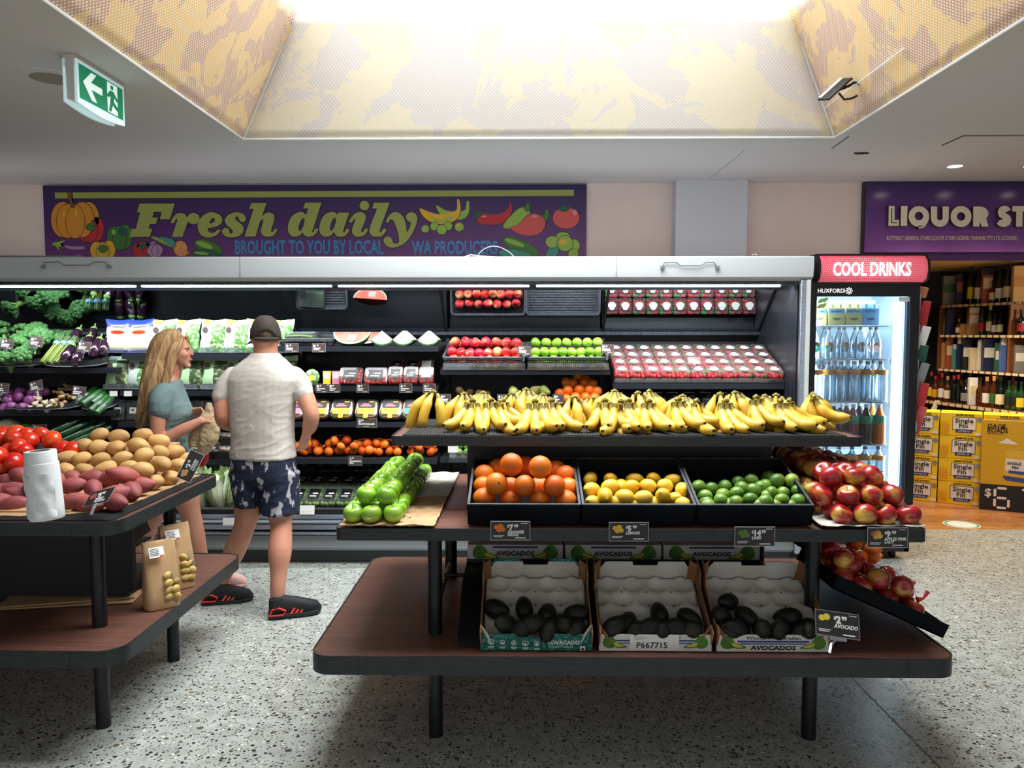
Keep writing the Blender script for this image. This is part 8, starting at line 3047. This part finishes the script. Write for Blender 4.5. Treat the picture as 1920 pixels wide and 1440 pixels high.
def shoe(parent,heel,d,L,side,mats,stripes=True,lift=0.0):
 """running shoe: sole, upper, heel cage and side stripes; side points to the viewer"""
 h=Vector(heel)
 d=Vector((d[0],d[1],0)).normalized()
 l=Vector((-d.y,d.x,0))
 M=Matrix((d,l,Vector((0,0,1)))).transposed().to_4x4()@Matrix.Rotation(lift,4,'Y')
 o=thing('shoe',None,None,h)
 o.parent=parent
 o.matrix_local=Matrix.Translation(h-parent.location)@M
 st=[(0.0,.024,.0),(.03,.036,.0),(.10,.036,0.002),(.17,.043,.002),(.23,.045,.0),(.275,.033,.004),(.298,.010,.010)]
 k=L/0.30
 sole,up=MB(),MB()
 loft(sole,[((x*k,0,0.016+z),w*1.06,0.016)for x,w,z in st],(0,1,0),(0,0,1),14,0.6)
 sole.build('sole',mats[1],o)
 hs=(.052,.072,.068,.056,.044,.034,.015)
 loft(up,[((x*k+0.004,0,0.024+hh*0.62),w*0.98,hh*0.85)for(x,w,z),hh in zip(st,hs)],(0,1,0),(0,0,1),16,0.9)
 up.tube([(0.05*k,0,0.06),(0.046*k,0,0.112)],[0.046,0.040],16)
 up.build('upper',mats[0],o,angle=60)
 lc=MB()
 for q in range(4):
  x=(0.11+0.018*q)*k
  lc.tube([(x,-0.026,0.085-q*0.008),(x+0.004,0,0.096-q*0.009),(x,0.026,0.085-q*0.008)],0.0028,6)
 lc.build('lace',mats[0],o)
 if stripes:
  for sd in(-1,1):
   for q in range(3):
    x=0.118+0.026*q
    m=MB()
    w=0.0425
    pt=[(x,.030,1.05),(x+.013,.030,1.05),(x+.038,.066-.004*q,.88),(x+.025,.066-.004*q,.88)]
    m.add([(px_*k,sd*w*f_,z)for px_,z,f_ in pt]+[(px_*k,sd*(w*f_-.006),z)for px_,z,f_ in pt],[(0,1,2,3),(7,6,5,4),(0,4,5,1),(1,5,6,2),(2,6,7,3),(3,7,4,0)])
    m.build('stripe','shoe_red',o)
   m=MB()
   pts=[(0.004,.026),(0.022,.062),(.058,.068),(.094,.050),(.080,.028),(0.004,.026)]
   m.tube([(a*k,sd*(0.030+0.012*min(1,a/.04)),z)for a,z in pts],0.0055,6)
   m.build('heel_cage','shoe_red',o)
 return o
def wr(scale,amp,seed,lowz=None,hz=None):
 def fn(p):
  n=mnoise.noise(Vector((p.x*scale+seed,p.y*scale,p.z*scale*1.5)))
  r=1-abs(mnoise.noise(Vector((p.x*scale*.9+p.z*scale*.8+seed,p.y*scale,p.z*scale*2.2-p.x*scale*.7))))*2.2
  a=amp*(0.45*n+0.5*max(r,0)**3)
  if lowz is not None:
   a*=0.5+1.3*max(0.0,min(1.0,(hz-p.z)/(hz-lowz)))
  return a
 return fn
# ---- man with the cap, seen from behind
YM=4.34
mo=Vector((at(495,860,YM).x,YM,0))
man=thing('person','man from behind in dark cap, white t-shirt, printed navy shorts, black and red shoes','person',mo)
J=lambda px,py,Y:at(px,py,Y)
lat,fwd=(0.975,-0.22,0),(0.22,0.975,0)
mb=MB()
sec=lambda L_,Y:[(J(px,py,Y),w,d)for px,py,w,d in L_]
loft(mb,sec([(497,655,.052,.056),(497,672,.058,.060),(496,690,.150,.075),(494,712,.185,.095),(492,745,.175,.105),(492,790,.160,.105),(493,840,.160,.11),(494,880,.165,.12),(494,905,.12,.10)],YM),lat,fwd)
limb(mb,[J(497,690,YM),J(498,650,YM+.01),J(498,632,YM+.02)],[.074,.066,.062])
limb(mb,[J(438,714,YM+.02),J(420,747,YM),J(419,785,YM-.01),J(434,796,YM+.12),J(452,800,YM+.25)],[.048,.050,.047,.042,.030])
hand(mb,J(452,800,YM+.25),(0.3,0.9,0),(0.6,-.2,-.5),1.0,0.5,-1)
limb(mb,[J(551,714,YM+.01),J(571,741,YM-.01),J(583,776,YM-.03),J(581,798,YM+.01),J(575,812,YM+.03)],[.048,.051,.046,.043,.029])
hand(mb,J(575,811,YM+.03),J(568,838,YM+.05)-J(575,811,YM+.03),(-0.8,0.5,0.1),0.98,0.85,1)
limb(mb,[J(520,890,YM),J(524,950,YM-.02),J(527,985,YM-.04),J(525,1030,YM-.09),J(522,1085,YM-.12),J(519,1128,YM-.13)],[.098,.080,.060,.066,.044,.036])
limb(mb,[J(470,890,YM),J(466,945,YM),J(458,988,YM+.01),J(441,1030,YM+.05),J(423,1072,YM+.10),J(409,1106,YM+.13)],[.098,.080,.060,.062,.045,.038])
fh=Vector((-0.35,0.94,0))
HM=head(mb,J(498,632,YM+.03),fh,-0.05,1.0)
grown(mb,'body','skin',man,0.0055,5,None,mo)
mb=MB()
loft(mb,sec([(497,662,.074,.074),(497,669,.092,.082),(496,680,.140,.098),(495,693,.184,.112),(493,712,.206,.125),(492,745,.192,.132),(492,785,.180,.132),(493,820,.176,.134),(493,845,.182,.138),(494,858,.184,.14)],YM),lat,fwd,28,0.8)
limb(mb,[J(438,707,YM+.02),J(425,725,YM+.01),J(417,743,YM)],[.060,.062,.058])
limb(mb,[J(551,707,YM),J(562,720,YM),J(568,736,YM-.01)],[.062,.063,.058])
grown(mb,'t_shirt','shirt_white',man,0.007,3,wr(8,.0036,3,.9,1.35),mo)
mb=MB()
loft(mb,sec([(494,852,.172,.128),(494,866,.182,.136),(494,890,.186,.138),(494,905,.17,.125)],YM),lat,fwd,28,0.8)
loft(mb,[(J(523,885,YM-.01),.105,.12),(J(524,925,YM-.01),.103,.115),(J(524,962,YM-.02),.102,.108)],lat,fwd,24,0.85)
loft(mb,[(J(467,885,YM+.01),.102,.12),(J(470,920,YM),.088,.112),(J(470,948,YM),.070,.102)],lat,fwd,24,0.85)
grown(mb,'shorts','shorts_print',man,0.007,2,wr(8,.008,9),mo)
loc0=HM
mb=MB()
mb.ball((-0.012,0,0.030),(0.096,0.079,0.086),24,16,0,HM)
mb.v=[v for v in mb.v]
ho=mb.build('hair','hair_brown',man)
for v in ho.data.vertices:
 q=HM.inverted()@v.co
 if q.x>0.02:
  q.x=0.02
 if q.z<-0.02:
  q.z=-0.02+(q.z+0.02)*0.5
 v.co=HM@q-mo
mb=MB()
N_,K_=28,9
vs,fs=[],[]
for k in range(K_+1):
 ph=R(90)*k/K_
 for i in range(N_):
  a=2*PI*i/N_
  low=-0.012-0.012*math.cos(a)
  if abs(a-PI)<0.62:
   low=0.012+0.030*math.cos((a-PI)/0.62*PI/2)
  z=low+(0.124-low)*math.sin(ph)
  r_=math.cos(ph)**0.75
  vs.append(HM@Vector((-0.010+0.104*r_*math.cos(a),0.086*r_*math.sin(a),z))-mo)
for k in range(K_):
 for i in range(N_):
  fs.append((k*N_+i,k*N_+(i+1)%N_,(k+1)*N_+(i+1)%N_,(k+1)*N_+i))
mb.add(vs,fs)
cap_=mb.build('cap','cap_cloth',man,fix=True,angle=80)
cap_.modifiers.new('thick','SOLIDIFY').thickness=0.004
mb=MB()
mb.tube([HM@Vector((-0.010+0.106*math.cos(a),0.088*math.sin(a),-0.004))-mo for a in[PI-0.75+1.5*i/10 for i in range(11)]],0.009,8)
mb.build('cap_strap','cap_cloth',cap_)
mb=MB()
vs=[]
for i in range(11):
 a=R(-62+124*i/10)
 for rr_,z in((0.098,-0.020),(0.098+0.075*math.cos(a),-0.034-0.012*abs(math.sin(a)))):
  vs.append(HM@Vector((rr_*math.cos(a)-0.008,0.088*math.sin(a)*rr_/0.098,z))-mo)
mb.add(vs,[(2*i,2*i+1,2*i+3,2*i+2)for i in range(10)])
mb.build('cap_brim','cap_cloth',cap_).modifiers.new('thick','SOLIDIFY').thickness=0.004
hl=atz(501,1162,0.0)
shoe(man,(hl.x+.004,hl.y+.01,0.0),(0.93,0.36),0.285,0,('shoe_black','sole_black'))
hl=atz(378,1134,0.0)
shoe(man,(hl.x,hl.y,0.0),(0.95,0.30),0.285,0,('shoe_black','sole_black'),lift=0.03)
# ---- woman with long hair, in profile
YW=4.72
wo=Vector((at(320,860,YW).x,YW,0))
wom=thing('person','woman in profile, long blond hair, grey-green t-shirt, holding a crumpled paper bag','person',wo)
lat,fwd=(0.18,-0.98,0),(0.98,0.18,0)
mb=MB()
W_=lambda L_:[(J(px,py,YW),w,d)for px,py,w,d in L_]
loft(mb,W_([(319,700,.045,.050),(316,716,.085,.062),(314,732,.155,.078),(316,752,.155,.095),(320,772,.145,.108),(318,800,.125,.085),(316,830,.130,.092),(316,862,.150,.110),(318,890,.155,.115),(320,908,.13,.10)]),lat,fwd)
limb(mb,[J(318,722,YW),J(322,702,YW),J(326,682,YW)],[.056,.047,.045])
limb(mb,[J(303,738,YW-.13),J(297,775,YW-.17),J(296,815,YW-.18),J(302,828,YW-.18),J(338,808,YW-.15),J(375,789,YW-.10)],[.050,.045,.041,.041,.036,.024])
hand(mb,J(374,790,YW-.10),J(398,776,YW-.05)-J(374,790,YW-.10),(0.1,0.8,-0.6),0.9,0.8,-1)
limb(mb,[J(318,740,YW+.14),J(318,775,YW+.17),J(322,800,YW+.16),J(345,785,YW+.10),J(363,772,YW+.05)],[.048,.043,.038,.032,.023])
hand(mb,J(362,773,YW+.05),J(386,772,YW-.0)-J(362,773,YW+.05),(0.0,-0.9,-0.3),0.88,0.7,1)
limb(mb,[J(332,880,YW-.07),J(348,930,YW-.07),J(356,960,YW-.07),J(364,1000,YW-.06),J(376,1045,YW-.05),J(393,1083,YW-.04)],[.092,.080,.062,.062,.048,.034])
limb(mb,[J(312,880,YW+.07),J(302,930,YW+.07),J(290,965,YW+.07),J(272,1005,YW+.07),J(258,1045,YW+.08),J(244,1080,YW+.08)],[.090,.076,.058,.058,.045,.034])
WM=head(mb,J(331,660,YW),(0.99,0.12,0),-0.06,0.93)
grown(mb,'body','skin',wom,0.005,8,None,wo)
for sd in(-1,1):
 mb=MB()
 mb.ball((0.0610,sd*0.031,0.003),(0.012,0.012,0.0055),10,8,0,WM)
 mb.v=[Vector(v)-wo for v in mb.v]
 e=mb.build('eye','eye_white',wom)
 mb=MB()
 mb.ball((0.0695,sd*0.031,0.003),(0.0045,0.0065,0.0055),8,6,0,WM)
 mb.v=[Vector(v)-wo for v in mb.v]
 mb.build('iris','eye_dark',e)
 mb=MB()
 mb.tube([WM@Vector((0.080,sd*0.014,0.020))-wo,WM@Vector((0.081,sd*0.030,0.026))-wo,WM@Vector((0.070,sd*0.046,0.020))-wo],[0.003,0.004,0.002],6)
 mb.build('eyebrow','hair_blond',wom)
mb=MB()
mb.ball((0.083,0,-0.0525),(0.006,0.017,0.006),10,8,0,WM)
mb.v=[Vector(v)-wo for v in mb.v]
mb.build('mouth','lips',wom)
mb=MB()
loft(mb,W_([(319,713,.075,.068),(317,720,.115,.076),(315,734,.172,.092),(317,754,.172,.110),(322,774,.160,.124),(319,800,.142,.100),(316,830,.146,.106),(317,860,.164,.122),(318,878,.168,.126)]),lat,fwd,28,0.85)
limb(mb,[J(307,738,YW-.12),J(302,752,YW-.15),J(301,769,YW-.165)],[.066,.068,.062])
limb(mb,[J(317,738,YW+.12),J(317,754,YW+.15),J(317,770,YW+.165)],[.062,.060,.054])
grown(mb,'t_shirt','shirt_green',wom,0.007,3,wr(10,.006,5,.85,1.25),wo)
mb=MB()
loft(mb,W_([(318,868,.162,.122),(319,890,.168,.128),(320,905,.15,.12)]),lat,fwd,24,0.85)
loft(mb,[(J(331,890,YW-.07),.10,.11),(J(341,922,YW-.07),.10,.10)],lat,fwd,20)
loft(mb,[(J(312,890,YW+.07),.10,.11),(J(305,922,YW+.07),.095,.10)],lat,fwd,20)
grown(mb,'shorts','shorts_dark',wom,0.008,2,None,wo)
# hair: a parted cap flowing into one long fall with strand ridges
mb=MB()
hs2=[(321,616,.020,.020),(320,619,.050,.045),(317,627,.074,.076),(313,640,.086,.092),(309,655,.092,.094),(304,672,.094,.088),(299,690,.100,.086),(294,710,.108,.084),(288,730,.106,.078),(282,750,.094,.068),(274,770,.078,.054),(267,787,.058,.040),(262,797,.030,.020)]
N2=64
vs,fs=[],[]
for k,(px,py,w,d)in enumerate(hs2):
 c=J(px,py,YW+(0.0 if py<690 else-.02))
 for i in range(N2):
  a=2*PI*i/N2
  f=min(1,k/5)
  ridge=1+f*(0.045*math.sin(a*9+k*0.25)+0.03*math.sin(a*21+k*0.4)+0.02*math.sin(a*34))
  vs.append(c+Vector(lat)*math.cos(a)*w*ridge+Vector(fwd)*math.sin(a)*d*ridge+Vector((0,0,(0.02*math.sin(a*7))if k>10 else 0))-wo)
for k in range(len(hs2)-1):
 for i in range(N2):
  j=(i+1)%N2
  fs.append((k*N2+i,k*N2+j,(k+1)*N2+j,(k+1)*N2+i))
fs.append(tuple(range(N2-1,-1,-1)))
fs.append(tuple((len(hs2)-1)*N2+i for i in range(N2)))
mb.add(vs,fs)
# front locks framing the face
for sd,off in((-1,0.0),(1,0.006)):
 for q in range(3):
  mb.tube([WM@Vector((0.058-.014*q,sd*0.030,0.094-.004*q))-wo,WM@Vector((0.050-.016*q,sd*0.066,0.055))-wo,WM@Vector((0.020-.014*q,sd*0.078,0.0))-wo,WM@Vector((-0.004-.012*q,sd*0.080,-0.07))-wo,WM@Vector((-0.03-.01*q,sd*0.09,-0.15))-wo,WM@Vector((-0.06-.01*q,sd*0.10,-0.23))-wo],[.010,.016,.018,.018,.016,.004],8)
hr=mb.build('hair','hair_blond',wom,angle=75)
hl=atz(418,1096,0.0)
shoe(wom,(at(385,1090,YW-.04).x,YW-.04,0.0),(0.97,0.12),0.245,0,('shoe_pink','shoe_pink'),False)
shoe(wom,(at(226,1090,YW+.08).x,YW+.08,0.0),(0.97,0.1),0.245,0,('shoe_pink','shoe_pink'),False)
# the bag in her hands and the red pouch below it
mb=MB()
YB=YW-.06
for pts in([(393,755,.016,.010),(392,764,.022,.016),(390,775,.030,.022),(392,790,.048,.034),(394,808,.058,.044),(391,826,.056,.046),(384,842,.044,.040),(376,856,.022,.020)],[(388,772,.026,.020),(380,788,.036,.026),(371,806,.040,.028),(365,824,.038,.026),(361,838,.026,.016)]):
 loft(mb,[(J(px,py,YB),w,d)for px,py,w,d in pts],(1,0,0),(0,1,0),20)
bo=J(390,800,YB)
b_=grown(mb,'paper_bag','paper_cream',None,0.005,1,lambda p:0.007*mnoise.noise(p*22)+0.003*mnoise.noise(p*60),bo)
b_.location=bo
tag(b_,'crumpled cream paper bag held in the woman\'s hands','paper bag')
mb=MB()
loft(mb,[(J(380,832,YB+.03),.020,.014),(J(381,848,YB+.03),.034,.020),(J(380,864,YB+.03),.036,.022),(J(377,874,YB+.03),.022,.016)],(1,0,0),(0,1,0),18)
po=J(380,850,YB+.03)
b_=grown(mb,'red_pouch','print_red',None,0.005,1,None,po)
b_.location=po
tag(b_,'small red pouch hanging below the crumpled paper bag','pouch')
# ------------------------------------------------------------ the sample pieces that the copies were taken from go
def drop(o):
 for c in list(o.children):
  drop(c)
 bpy.data.objects.remove(o)
for o in PROTO:
 drop(o)
